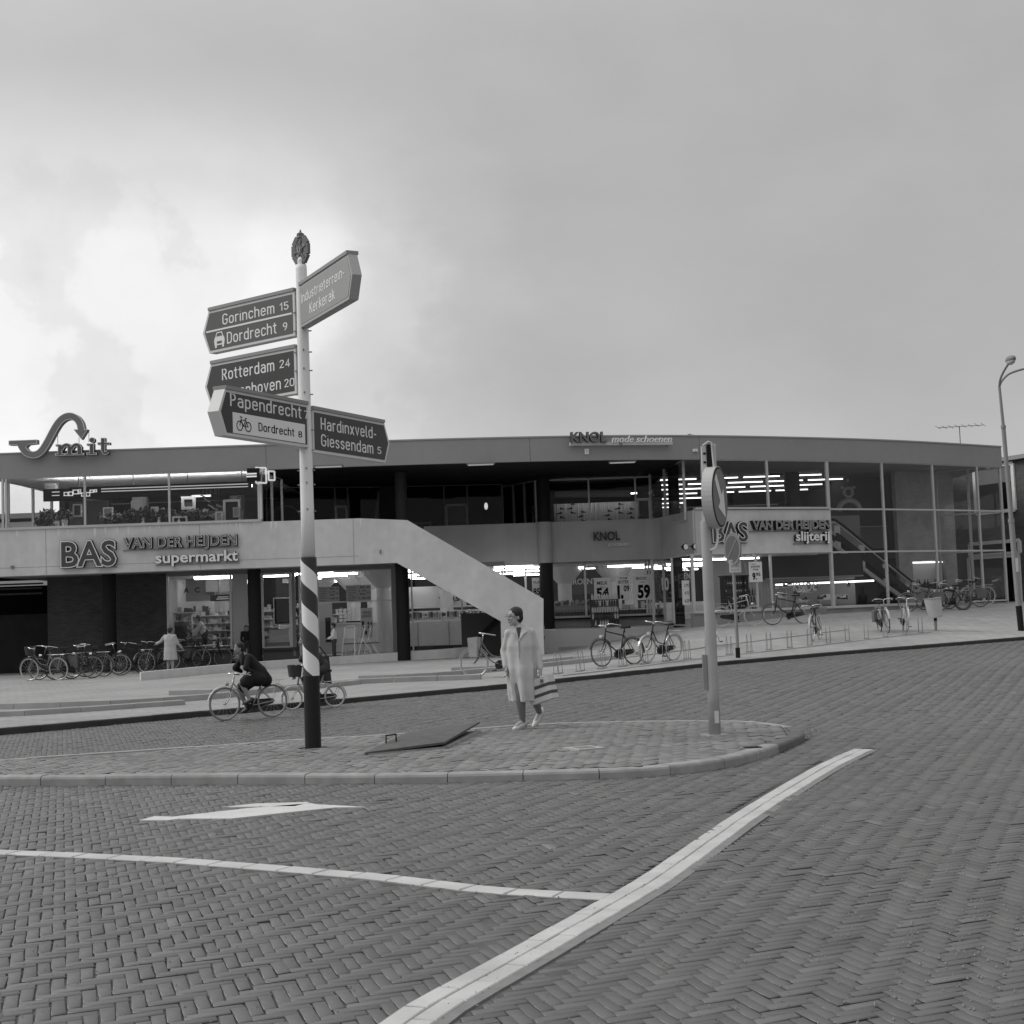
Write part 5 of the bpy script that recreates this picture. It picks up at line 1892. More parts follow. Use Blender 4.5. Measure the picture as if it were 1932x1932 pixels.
def glyph(u0, u1, v0, v1, th=0.032, open_top=False):
    p, q = P(u0, v1, IY-0.08), P(u1, v0, IY-0.08)
    mb = MB()
    x0, x1, z0, z1 = p.x, q.x, p.z, q.z
    y = IY-0.075
    mb.beam((x0, y, z0), (x1, y, z0), 0.02, th)
    if not open_top:
        mb.beam((x0, y, z1), (x1, y, z1), 0.02, th)
    mb.beam((x0, y, z0-th/2), (x0, y, z1+th/2), 0.02, th, up=(1, 0, 0))
    mb.beam((x1, y, z0-th/2), (x1, y, z1+th/2), 0.02, th, up=(1, 0, 0))
    mb.build('letter', LINE, ob)
glyph(121, 128, 929, 935)
glyph(130, 137, 928, 935)
glyph(138, 147, 924.5, 932)
glyph(149, 152, 923.5, 931, open_top=True)
glyph(154, 160, 930, 936)
glyph(163, 169, 929, 936)
glyph(170, 176, 924.5, 929)
glyph(178, 182, 924, 928)
MB().beam((a.x-0.6, IY+0.16, zc_+0.06), (b.x, IY+0.16, zc_+0.06), 0.10, 0.05).build('cove_light', emit('cove_glow', 26.0), ob)
for t_ in (0.05, 0.35, 0.65, 0.95):
    q = a.lerp(b, t_)
    MB().beam((q.x, IY, zc_+0.19), (q.x, IY, ZS+0.1), 0.03, 0.03).build('hanger', GREYM, ob)
# ---- projecting spectacles sign at the loggia corner
q = PF(497, 896, -0.1)
pr = thing('projecting_sign', 'black projecting optician sign with white lines hanging at the loggia corner', 'sign', q)
c = P(479, 896, 47.4)
MB().box((c.x, c.y, c.z), (0.40, 0.30, 0.42)).build('sign_box', BLACK, pr)
for dv in (-2.5, 2.5):
    l = P(478, 896+dv, 47.2)
    MB().beam((c.x-0.22, c.y-0.16, l.z), (c.x+0.12, c.y-0.16, l.z), 0.02, 0.05).build('light_line', LINE, pr)
c2 = P(495, 897, 47.5)
n_a = Vector((0.80, 0.60, 0)).normalized()
for k_, (dx, w_, h_) in enumerate(((-0.05, 0.38, 0.5), (0.34, 0.22, 0.3))):
    o_ = c2+n_a*dx
    mb = MB()
    for (x0, z0, x1, z1) in ((-w_/2, -h_/2, -w_/2, h_/2), (w_/2, -h_/2, w_/2, h_/2), (-w_/2, h_/2, w_/2, h_/2), (-w_/2, -h_/2, w_/2, -h_/2)):
        mb.beam(o_+n_a*x0+UP*z0, o_+n_a*x1+UP*z1, 0.05, 0.045, up=(0.3, -0.9, 0.2))
    mb.build('spectacle_frame', LINE, pr)
letters(pr, 'OPTIEK', c2+n_a*0.02+Vector((0, -0.03, 0.04)), n_a, UP, 0.16, 0.46, [(0.0, 0.0, 0.01, LINE)])
MB().beam(c2+Vector((-0.1, 0.1, 0.3)), c2+Vector((-0.1, 0.5, 0.3)), 0.04, 0.04).build('bracket', BLACK, pr)
q = P(489, 915, 47.6)
letters(pr, '7', q, (1, 0, 0), UP, 0.17, 0.13, [(0.0, 0.0, 0.01, LINE)])

# ---- price posters and lettering in the ground floor windows
PAPER = mat('poster_paper', 0.85, 0.8, 3, 0.03)
def translucent(m_, v):
    t_ = m_.node_tree
    b_ = t_.nodes['Principled BSDF']
    tr_ = t_.nodes.new('ShaderNodeBsdfTranslucent')
    tr_.inputs[0].default_value = (v, v, v, 1)
    mx_ = t_.nodes.new('ShaderNodeMixShader')
    mx_.inputs[0].default_value = 0.35
    o_ = [n for n in t_.nodes if n.type == 'OUTPUT_MATERIAL'][0]
    t_.links.new(b_.outputs[0], mx_.inputs[1])
    t_.links.new(tr_.outputs[0], mx_.inputs[2])
    t_.links.new(mx_.outputs[0], o_.inputs[0])
translucent(PAPER, 0.85)
PAPERG = mat('poster_paper_grey', 0.36, 0.8, 3, 0.04)
def poster(label, u0, u1, v0, v1, Y, lines, m_=PAPER, ink=INK, name='price_poster', group='price posters in the shop windows', fat=0.012):
    a, b = P(u0, (v0+v1)/2, Y), P(u1, (v0+v1)/2, Y)
    zt, zb = P((u0+u1)/2, v0, Y).z, P((u0+u1)/2, v1, Y).z
    t = thing(name, label, 'poster', ((a.x+b.x)/2, Y, zb), group)
    ang_ = 0
    MB().box(((a.x+b.x)/2, Y, (zt+zb)/2), (b.x-a.x, 0.012, zt-zb)).build('sheet', m_, t)
    W_, H_ = b.x-a.x, zt-zb
    for (body, fx, fz, fh, fw, f_) in lines:
        me = text_mesh(body, fh*H_, fw*W_ if fw else None, 0.003, f_, 0.0, ink)
        me.transform(Matrix(((1, 0, 0, a.x+fx*W_-t.location.x), (0, 0, -1, -0.010), (0, 1, 0, zb+fz*H_-t.location.z), (0, 0, 0, 1))))
        link('lettering', me, t)
    return t
MY = 53.93
poster('tall price poster reading MELK 54 left of the middle window pair', 1121, 1153, 1090, 1140, MY, [('MELK', .5, .74, .13, .62, .01), ('liter', .5, .62, .06, .3, 0), ('54', .5, .24, .38, .76, .045)])
poster('price poster reading ROOM BOTER 1.09 in the middle window', 1162, 1189, 1086, 1132, MY, [('ROOM', .55, .86, .08, .5, .01), ('BOTER', .55, .68, .13, .72, .01), ('1.', .30, .10, .48, .42, .08), ('09', .74, .36, .24, .40, .03)])
poster('price poster reading BROOD 59 right of the butter poster', 1197, 1229, 1084, 1132, MY, [('BROOD', .42, .80, .11, .62, .01), ('kilo', .5, .68, .06, .25, 0), ('59', .55, .1, .50, .74, .045)])
poster('grey poster half hidden by the black terrace column', 1004, 1020, 1090, 1126, MY, [('VLA', .5, .70, .14, .8, .01), ('85', .5, .12, .34, .8, .03)], PAPERG)
poster('white price poster reading 9.95 in the liquor shop window', 1413, 1438, 1060, 1098, PF(1425, 1080, 0.02).y, [('1 liter', .35, .86, .07, .45, 0), ('JENEVER', .5, .72, .09, .7, .01), ('jong', .5, .60, .08, .4, .01), ('9', .36, .12, .34, .24, .05), ('95', .68, .30, .16, .34, .02), ('.', .52, .12, .34, .08, .04)])
poster('white price strip reading in the liquor shop window beside the black column', 1287, 1301, 1095, 1141, PF(1294, 1110, 0.6).y, [('2.95', .62, .74, .13, .6, .01), ('4.75', .62, .42, .13, .6, .01), ('6.25', .62, .1, .13, .6, .01)])
poster('large pale poster reading 1.24 behind the folding chairs', 681, 703, 1147, 1203, 50.55, [('VERSE', .5, .80, .10, .8, .01), ('EIEREN', .5, .68, .10, .8, .01), ('1.', .30, .14, .40, .42, .08), ('24', .76, .32, .21, .42, .04)], mat('poster_pale_grey', 0.46, 0.8))
menu_lines = [('soep', .25, .85, .07, .3, 0), ('kroket', .25, .70, .07, .34, 0), ('patat', .25, .55, .07, .3, 0), ('ijs', .2, .40, .07, .2, 0), ('koffie', .25, .25, .07, .34, 0), ('thee', .22, .10, .07, .25, 0),
              ('85', .66, .82, .10, .2, .02), ('1.10', .66, .62, .10, .26, .02), ('95', .66, .42, .10, .2, .02), ('1.40', .66, .18, .10, .26, .02), ('60', .9, .82, .10, .14, .02), ('75', .9, .5, .10, .14, .02), ('90', .9, .18, .10, .14, .02)]
poster('left menu board hanging in the entrance window behind the signpost', 601, 640, 1107, 1136, 50.6, menu_lines, mat('menu_board_grey', 0.34, 0.8), name='menu_board', group='menu boards above the entrance')
poster('right menu board hanging in the entrance window', 653, 700, 1104, 1136, 50.6, menu_lines, mat('menu_board_grey', 0.34, 0.8), name='menu_board', group='menu boards above the entrance')
# shop wall lettering
def wall_word(label, body, ua, ub, v, hpx, Y, m_=WHITE, board=None):
    q = P((ua+ub)/2, v, Y)
    t = thing('wall_lettering', label, 'lettering', q)
    if board:
        u0, u1, v0, v1, bm = board
        a, b = P(u0, v0, Y+0.06), P(u1, v1, Y+0.06)
        MB().box(((a.x+b.x)/2, Y+0.06, (a.z+b.z)/2), (b.x-a.x, 0.05, abs(a.z-b.z))).build('board', bm, t)
    letters(t, body, q, (1, 0, 0), UP, hpx*Y/FOC, (P(ub, v, Y)-P(ua, v, Y)).length, [(0.02, 0.0, 0.03, m_)])
wall_word('white word GROENTEN on a grey board inside the middle window', 'GROENTEN', 1070, 1144, 1102, 11, 58.0, WHITE, (1063, 1155, 1075, 1119, mat('grey_board', 0.10, 0.8)))
wall_word('dark word VERS on the pale wall behind the stair balustrade', 'VERS', 827, 868, 1134, 8.5, 58.5, DARK, (770, 880, 1108, 1145, mat('store_wall', 0.68)))
wall_word('white letters EN on a dark panel in the liquor shop window', 'EN', 1291, 1302, 1092, 12, 53.0, WHITE, (1284, 1310, 1072, 1100, mat('grey_board', 0.20)))
wall_word('white word in thin capitals on the lower shoe shop window', 'KNOL', 1496, 1541, 1114.5, 16, PF(1518, 1105, 0.3).y, mat('sign_translucent_white', 0.45, 0.6))
wall_word('white swirl lettering on the window left of the black corner column', '10', 1249, 1262, 1113, 24, 53.3, WHITE)

# rounded narrow road sign lettering, drawn with strokes (cap height 1)
def _arc(cx_, cy_, rx_, ry_, a0_, a1_, n=7):
    return [(cx_+rx_*math.cos(rad(a0_+(a1_-a0_)*i/n)), cy_+ry_*math.sin(rad(a0_+(a1_-a0_)*i/n))) for i in range(n+1)]
_X = 0.70
_W = 0.42
_o = _arc(_W/2, _X-.2, _W/2, .2, 0, 180) + _arc(_W/2, .2, _W/2, .2, 180, 360) + [(_W, _X-.2)]
_O = _arc(.24, .76, .24, .24, 0, 180) + _arc(.24, .24, .24, .24, 180, 360) + [(.48, .76)]
_n = _arc(_W/2, _X-.2, _W/2, .2, 180, 0)
GLY = {
 'a': (_W, [_arc(_W/2, _X-.17, _W/2, .17, 150, 0)+[(_W, 0)], [(_W, .42), (.2, .42)]+_arc(.2, .21, .2, .21, 90, 270)+[(.3, 0), (_W, .14)]]),
 'b': (_W, [_o, [(0, 1), (0, 0)]]), 'c': (.38, [_arc(_W/2, _X-.2, _W/2, .2, 20, 180)+_arc(_W/2, .2, _W/2, .2, 180, 340)]),
 'd': (_W, [_o, [(_W, 1), (_W, 0)]]), 'e': (_W, [[(0, .37), (_W, .37), (_W, _X-.2)]+_arc(_W/2, _X-.2, _W/2, .2, 0, 180)+_arc(_W/2, .2, _W/2, .2, 180, 335)]),
 'h': (_W, [[(0, 1), (0, 0)], _n+[(_W, 0)]]), 'i': (.0, [[(0, _X), (0, 0)], [(0, .93), (0, .96)]]), 'k': (.36, [[(0, 1), (0, 0)], [(.36, _X), (.02, .32)], [(.14, .42), (.38, 0)]]),
 'l': (.10, [[(0, 1), (0, .12), (.04, .02), (.12, 0)]]), 'm': (.66, [[(0, _X), (0, 0)], _arc(.165, _X-.17, .165, .17, 180, 0)+[(.33, 0)], _arc(.495, _X-.17, .165, .17, 180, 0)+[(.66, 0)]]),
 'n': (_W, [[(0, _X), (0, 0)], _n+[(_W, 0)]]), 'o': (_W, [_o]), 'p': (_W, [_o, [(0, _X), (0, -.28)]]), 'r': (.26, [[(0, _X), (0, 0)], [(0, .45)]+_arc(.2, .47, .2, .22, 180, 70)]),
 's': (.36, [_arc(.18, .52, .18, .17, 20, 180, 5)+[(.03, .43), (.32, .28)]+_arc(.18, .18, .18, .18, 20, -160, 6)]), 't': (.24, [[(.09, .92), (.09, .14)]+_arc(.21, .13, .12, .13, 180, 280, 4), [(-.05, _X), (.25, _X)]]),
 'u': (_W, [[(0, _X)]+_arc(_W/2, .2, _W/2, .2, 180, 360)+[(_W, .3)], [(_W, _X), (_W, 0)]]), 'v': (.40, [[(0, _X), (.2, 0), (.4, _X)]]), 'x': (.38, [[(0, _X), (.38, 0)], [(.38, _X), (0, 0)]]), '-': (.22, [[(0, .36), (.22, .36)]]),
 'D': (.46, [[(0, 0), (0, 1), (.2, 1)]+_arc(.22, .74, .24, .26, 90, 0)+_arc(.22, .26, .24, .26, 0, -90)+[(0, 0)]]), 'G': (.48, [_arc(.24, .76, .24, .24, 20, 180)+_arc(.24, .24, .24, .24, 180, 360)+[(.48, .46), (.28, .46)]]),
 'H': (.46, [[(0, 0), (0, 1)], [(.46, 0), (.46, 1)], [(0, .5), (.46, .5)]]), 'I': (.0, [[(0, 0), (0, 1)]]), 'K': (.44, [[(0, 0), (0, 1)], [(.42, 1), (.02, .42)], [(.15, .58), (.46, 0)]]),
 'P': (.42, [[(0, 0), (0, 1), (.2, 1)]+_arc(.18, .74, .24, .26, 90, -90)+[(0, .48)]]), 'R': (.44, [[(0, 0), (0, 1), (.2, 1)]+_arc(.18, .75, .24, .25, 90, -90)+[(0, .5)], [(.2, .5), (.45, 0)]]),
 'S': (.44, [_arc(.22, .76, .22, .24, 20, 200, 7)+[(.08, .6), (.38, .42)]+_arc(.22, .24, .22, .24, 40, -160, 7)]),
 '0': (.44, [_O]), '1': (.18, [[(0, .78), (.18, 1), (.18, 0)]]), '2': (.42, [_arc(.21, .77, .21, .23, 170, -30)+[(0, 0), (.44, 0)]]), '4': (.46, [[(.34, 0), (.34, 1), (0, .26), (.48, .26)]]),
 '5': (.42, [[(.4, 1), (.05, 1), (.03, .56)]+_arc(.2, .31, .22, .31, 130, -150)]), '7': (.42, [[(0, 1), (.42, 1), (.14, 0)]]),
 '8': (.42, [_arc(.21, .76, .19, .24, 0, 360, 14), _arc(.21, .26, .21, .26, 0, 360, 14)]), '9': (.42, [_arc(.21, .72, .21, .28, 0, 360, 14), [(.42, .72), (.38, .3), (.18, 0)]]),
}
def stroke_text(body, h, w, m_, sw=0.125):
    mb = MB()
    x = 0.0
    hwd = sw/2
    lay = 0
    for ch_ in body:
        gw, strokes = GLY[ch_]
        for st in strokes:
            pts = [(x+a, b) for a, b in st]
            pts = [p for i, p in enumerate(pts) if i == 0 or math.hypot(p[0]-pts[i-1][0], p[1]-pts[i-1][1]) > 0.012]
            k = len(pts)
            L, R = [], []
            closed = math.hypot(pts[0][0]-pts[-1][0], pts[0][1]-pts[-1][1]) < 0.03
            for i in range(k):
                p0 = pts[i-1] if i > 0 else (pts[-2] if closed else pts[0])
                p1 = pts[i+1] if i < k-1 else (pts[1] if closed else pts[-1])
                ax_, ay_ = pts[i][0]-p0[0], pts[i][1]-p0[1]
                bx_2, by_2 = p1[0]-pts[i][0], p1[1]-pts[i][1]
                la, lb2 = math.hypot(ax_, ay_) or 1, math.hypot(bx_2, by_2) or 1
                tx, ty = ax_/la+bx_2/lb2, ay_/la+by_2/lb2
                tl = math.hypot(tx, ty) or 1
                nx, ny = -ty/tl, tx/tl
                mi = 1.0
                if ax_ or ay_:
                    dotp = abs(nx*(-ay_/la)+ny*(ax_/la))
                    mi = min(1/max(dotp, 0.4), 1.8)
                L.append((pts[i][0]+nx*hwd*mi, pts[i][1]+ny*hwd*mi))
                R.append((pts[i][0]-nx*hwd*mi, pts[i][1]-ny*hwd*mi))
            z = 0.0012+0.0001*(lay % 6)
            lay += 1
            o = len(mb.v)
            mb.v += [(a, b, z) for a, b in L]+[(a, b, z) for a, b in R]+[(a, b, 0.0) for a, b in L]+[(a, b, 0.0) for a, b in R]
            for i in range(k-1):
                for f in ((o+i, o+k+i, o+k+i+1, o+i+1), (o+i, o+i+1, o+2*k+i+1, o+2*k+i), (o+k+i, o+3*k+i, o+3*k+i+1, o+k+i+1)):
                    mb.f.append(f)
                    mb.m.append(0)
            if not closed:
                for e, d_ in ((0, -1), (k-1, 1)):
                    c = pts[e]
                    q = pts[1] if e == 0 else pts[-2]
                    a0_ = math.degrees(math.atan2(c[1]-q[1], c[0]-q[0]))
                    mb.add([(c[0], c[1], z)]+[(px_, py_, z) for px_, py_ in _arc(c[0], c[1], hwd, hwd, a0_-90, a0_+90, 5)], [(0, i, i+1) for i in range(1, 6)])
        x += gw+0.27
    x -= 0.27
    sx = (w/(x+sw)) if w else h
    mb.v = [((a-x/2)*sx, b*h, z) for a, b, z in mb.v]
    return mb.mesh('lettering', m_)

# ============================================================ SIGNPOST
def striped_sleeve(mb, c, r, z0, z1, pitch, phase, n=32, rows=40):
    vs, fs, ms = [], [], []
    for i in range(rows+1):
        z = z0+(z1-z0)*i/rows
        for j in range(n):
            a = 2*math.pi*(j/n)-2*math.pi*(z-z0)/pitch+phase
            vs.append((c[0]+r*math.cos(a), c[1]+r*math.sin(a), z))
    o = len(mb.v)
    mb.v += vs
    for i in range(rows):
        for j in range(n):
            mb.f.append((o+i*n+j, o+i*n+(j+1) % n, o+(i+1)*n+(j+1) % n, o+(i+1)*n+j))
            mb.m.append(0 if j < n//2 else 1)
post = thing('direction_signpost', 'tall white direction signpost with spiral striped sleeve and five arrow boards', 'signpost', POST)
pc = (POST.x, POST.y)
zat = lambda u, v: P(u, v, POST.y).z
z_blk, z_slv, z_top = zat(590, 1275), zat(583, 1052), zat(568, 500)
MB().lathe([(0.095, ZI-0.03), (0.095, z_blk)], (pc[0], pc[1], 0), 28).build('black_foot', mat('post_black', 0.008, 0.45), post, smooth_=False)
mb = MB()
striped_sleeve(mb, pc, 0.0955, z_blk+0.002, z_slv, 0.50, 1.9)
mb.build('striped_sleeve', [mat('stripe_dark', 0.045, 0.45), mat('stripe_white', 0.80, 0.45)], post, smooth_=True)
POLEW = mat('post_white', 0.84, 0.5, 2.0, 0.04)
MB().lathe([(0.082, z_slv-0.01), (0.078, z_slv+0.6), (0.066, z_top-0.05), (0.064, z_top)], (pc[0], pc[1], 0), 28).build('pole', POLEW, post, smooth_=True)
MB().lathe([(0.04, z_top), (0.045, z_top+0.06), (0.02, z_top+0.10)], (pc[0], pc[1], 0), 16).build('pole_cap', POLEW, post)
bo = 0
for v in (545, 590, 625, 665, 700, 745, 775, 812, 850, 888, 915, 965):
    z = zat(570, v)
    for s_ in (-1, 1):
        MB().beam((pc[0]+s_*0.06, pc[1]-0.01, z), (pc[0]+s_*0.105, pc[1]-0.01, z), 0.014, 0.014).build('bolt', GREYM, post)
    MB().beam((pc[0]+0.012, pc[1]-0.06, z+0.02), (pc[0]+0.014, pc[1]-0.088, z+0.02), 0.018, 0.018).build('bolt', GREYM, post)
# emblem: octagonal wheel badge with a small crown
em = MB()
ez0, ez1 = zat(568, 498), zat(568, 446)
ec = Vector((pc[0], pc[1], (ez0+ez1)/2))
eh, ew = (ez1-ez0)/2, 0.115
ex = Vector((0.80, -0.60, 0))
ey = Vector((0.6, 0.8, 0))
octo = [(math.sin(a)*ew*(1.0 if abs(math.sin(a)) > .3 else 1.0), math.cos(a)*eh) for a in np.linspace(0, 2*math.pi, 9)[:-1]+math.pi/8]
emo = MB()
k8 = len(octo)
for i in range(k8):
    a, b = octo[i], octo[(i+1) % k8]
    emo.beam(ec+ex*a[0]+UP*a[1], ec+ex*b[0]+UP*b[1], 0.06, 0.045, up=(0.6, 0.8, 0.01))
o_ = emo.build('badge_ring', mat('badge_grey', 0.16, 0.5), post)
MB().prism([(x*0.93, z*0.93) for x, z in octo][::-1], ec, ex, UP, ey, -0.012, 0.012).build('badge_face', mat('badge_face', 0.45, 0.5), post)
mb = MB()
for a in np.linspace(0, 2*math.pi, 7)[:-1]+0.26:
    mb.beam(ec+ey*-0.018+ex*(0.03*math.sin(a))+UP*(0.05*math.cos(a)), ec+ey*-0.018+ex*(ew*0.9*math.sin(a))+UP*(eh*0.9*math.cos(a)), 0.02, 0.022, up=(0.6, 0.8, 0))
mb.build('badge_spokes', mat('badge_grey', 0.16), post)
mb = MB().prism([(0.045*math.sin(a), 0.06*math.cos(a)) for a in np.linspace(0, 2*math.pi, 13)[:-1]][::-1], ec, ex, UP, ey, -0.03, -0.013)
mb.build('badge_hub', mat('badge_grey', 0.16), post)
for ch_, a in (('A', 0.0), ('N', 1.57), ('W', 3.14), ('B', 4.71)):
    put_text('badge_letter', ch_, ec+ex*(0.072*math.sin(a))+UP*(0.10*math.cos(a)-0.03), ex, UP, 0.055, 0.05, 0.004, 0.01, 0, mat('badge_grey', 0.16), post, push=0.018)
put_text('badge_letter', 'U', ec-UP*0.03, ex, UP, 0.06, 0.05, 0.003, 0.01, 0, mat('badge_face', 0.45), post, push=0.034)
MB().lathe([(0.045, -0.02), (0.04, 0.0), (0.045, 0.03), (0.015, 0.05), (0.010, 0.07), (0.003, 0.085)], (pc[0], pc[1], ez1), 10).build('crown', mat('badge_grey', 0.16), post)

RIMW = mat('board_rim_pale', 0.68, 0.5, 2, 0.05)
def board(un, vt, vb, uf, vf, face_m, lines, bold=0.008, label_m=None, front=True, extra=None, a0=0.075, rim_m=None, shift=0.0, name='direction_board', th_=0.11):
    """pointed board; (un,vt)-(un,vb) near edge at the pole, (uf,vf) its far top corner"""
    zt, zb = zat(un, vt), zat(un, vb)
    far_ = PZ(uf, vf, zt)
    d = Vector((far_.x-pc[0], far_.y-pc[1], 0))
    L = d.length
    d.normalize()
    H_ = zt-zb
    left = far_.x < pc[0]
    xd = -d if left else d                    # reading direction
    n = xd.cross(UP).normalized()             # towards the viewer
    if n.y > 0:
        n = -n
        xd = -xd
    sgn = 1 if xd.dot(d) > 0 else -1
    o = Vector((pc[0], pc[1], zb))+n*shift
    tip = 0.12
    def out(e):
        return [(a0+e, e), (L-e*0.6, e), (L+tip-e*1.3, H_/2), (L-e*0.6, H_-e), (a0+e, H_-e)]
    def mk(poly, t0, t1, mm, nm, par):
        mb = MB()
        pts = [(x*sgn, z) for x, z in poly]
        ar = sum(pts[i][0]*pts[(i+1) % len(pts)][1]-pts[(i+1) % len(pts)][0]*pts[i][1] for i in range(len(pts)))
        if ar < 0:
            pts.reverse()
        mb.prism(pts, o, xd, UP, n, t0, t1)
        return mb.build(nm, mm, par)
    b_ = mk(out(0.0), -th_/2, th_/2, rim_m or RIMW, name, post)
    mk(out(0.032), th_/2+0.0005, th_/2+0.004, face_m, 'board_face', b_)
    mk(out(0.032), -th_/2-0.004, -th_/2-0.0005, face_m, 'board_face', b_)
    MB().beam(o+d*a0+UP*(H_+0.022)+n*0.0, o+d*(L+0.0)+UP*(H_+0.022), th_+0.03, 0.04).build('board_cap', mat('board_cap_grey', 0.30, 0.5), b_)
    MB().beam(o+d*a0*0.9+UP*H_*0.5, o+d*(a0+0.05)+UP*H_*0.5, th_*0.6, H_*0.98).build('board_bracket', GREYM, b_)
    def at(fx, z, push):
        # fx measured along the reading direction from the left end of the straight part
        w_ = L-a0
        x = (a0+w_*fx) if sgn > 0 else -(L-w_*fx)
        return o+xd*x+UP*z+n*(th_/2+0.004+push)
    for body, f0, f1, fz, fh, mm in lines:
        w_ = (f1-f0)*(L-a0)
        me = stroke_text(body, fh*H_, w_, mm)
        M_ = Matrix((xd, UP, n)).transposed().to_4x4()
        M_.translation = at((f0+f1)/2, fz*H_, 0.001)-POST
        me.transform(M_)
        q = link('lettering', me, b_)
    if extra:
        extra(b_, at, xd, n, H_, L-a0)
    return b_
TXT = mat('sign_text_pale', 0.82, 0.6)
TXT2 = mat('sign_text_dim', 0.80, 0.6)
def gor_extra(b_, at, xd, n, H_, w_):
    MB().beam(at(-0.03, H_*0.51, 0.0015), at(0.97, H_*0.51, 0.0015), 0.003, 0.022).build('divider_line', TXT, b_)
    c = at(0.13, H_*0.24, 0.001)
    mb = MB()
    mb.prism([(-0.09, -0.05), (0.09, -0.05), (0.10, 0.01), (0.085, 0.055), (-0.085, 0.055), (-0.10, 0.01)], c, xd, UP, n, 0, 0.003)
    mb.prism([(-0.075, 0.056), (0.075, 0.056), (0.05, 0.115), (-0.05, 0.115)], c, xd, UP, n, 0, 0.003)
    mb.prism([(-0.085, -0.08), (-0.05, -0.08), (-0.05, -0.051), (-0.085, -0.051)], c, xd, UP, n, 0, 0.003)
    mb.prism([(0.05, -0.08), (0.085, -0.08), (0.085, -0.051), (0.05, -0.051)], c, xd, UP, n, 0, 0.003)
    mb.build('car_symbol', TXT, b_)
    mb = MB()
    mb.prism([(-0.055, 0.064), (0.055, 0.064), (0.038, 0.102), (-0.038, 0.102)], c, xd, UP, n, 0.0032, 0.005)
    mb.prism([(-0.045, -0.03), (0.045, -0.03), (0.045, 0.0), (-0.045, 0.0)], c, xd, UP, n, 0.0032, 0.005)
    mb.build('car_window', mat('board_blue_grey', 0.115, 0.4), b_)
board(555, 549, 633, 400, 588.5, mat('board_blue_grey', 0.115, 0.4, 2, 0.05),
      [('Gorinchem', .17, .78, .61, .23, TXT), ('15', .84, .94, .63, .16, TXT), ('Dordrecht', .22, .80, .15, .24, TXT), ('9', .87, .92, .17, .16, TXT)], extra=gor_extra)
board(575, 543, 621, 665, 480, mat('board_pale_grey', 0.33, 0.4, 2, 0.05),
      [('Industrieterrein-', .04, .94, .56, .22, TXT2), ('Kerkerak', .22, .74, .20, .23, TXT2)], rim_m=mat('board_rim_grey', 0.42, 0.5), bold=-0.004)
board(558, 656, 742, 404, 688.5, mat('board_dark_blue', 0.055, 0.4, 2, 0.05),
      [('Rotterdam', .14, .76, .59, .24, TXT), ('24', .82, .94, .62, .16, TXT), ('Schoonhoven', .07, .83, .16, .24, TXT), ('20', .87, .98, .18, .16, TXT)])
def pap_extra(b_, at, xd, n, H_, w_):
    a, b = at(0.075, H_*0.075, 0), at(0.95, H_*0.56, 0)
    mid_ = (a+b)/2
    c = at(0.5125, H_*0.30, 0.0)
    hw_, hh_ = 0.4375*w_, 0.225*H_
    mb = MB()
    mb.prism([(-hw_, -hh_), (hw_, -hh_), (hw_, hh_), (-hw_, hh_)], c, xd, UP, n, 0.0004, 0.003)
    mb.build('white_panel', mat('panel_white', 0.84, 0.5), b_)
    me = stroke_text('Dordrecht', 0.17*H_, 0.44*w_, INK)
    M_ = Matrix((xd, UP, n)).transposed().to_4x4()
    M_.translation = at(0.59, H_*0.21, 0.0045)-POST
    me.transform(M_)
    link('lettering', me, b_)
    me = stroke_text('8', 0.13*H_, 0.05*w_, INK)
    M_.translation = at(0.885, H_*0.21, 0.0045)-POST
    me.transform(M_)
    link('lettering', me, b_)
    c = at(0.20, H_*0.29, 0.0035)
    mb = MB()
    for sx_ in (-0.075, 0.075):
        mb.tube([c+xd*(sx_+0.052*math.cos(t))+UP*(0.052*math.sin(t)-0.02) for t in np.linspace(0, 2*math.pi, 15)[:-1]], 0.006, 5, closed=True)
    for p_, q_ in (((-0.075, -0.02), (-0.045, 0.075)), ((-0.05, 0.045), (0.03, 0.05)), ((-0.05, 0.04), (-0.005, -0.02)), ((-0.005, -0.02), (0.035, 0.065)), ((-0.005, -0.02), (0.075, -0.02)), ((0.075, -0.02), (0.03, 0.05)), ((-0.07, 0.085), (-0.03, 0.075)), ((0.02, 0.07), (0.055, 0.07))):
        mb.beam(c+xd*p_[0]+UP*p_[1], c+xd*q_[0]+UP*q_[1], 0.008, 0.006, up=n)
    mb.build('bicycle_symbol', INK, b_)
board(574, 766, 846, 414, 735, mat('board_dark_blue', 0.055, 0.4),
      [('Papendrecht', .05, .91, .66, .26, TXT), ('7', .945, .995, .67, .17, TXT)], extra=pap_extra, a0=0.045, th_=0.15)
board(592, 771, 852, 718, 799, mat('board_dark_blue', 0.055, 0.4),
      [('Hardinxveld-', .10, .87, .57, .26, TXT), ('Giessendam', .10, .82, .18, .26, TXT), ('5', .88, .94, .20, .16, TXT)])

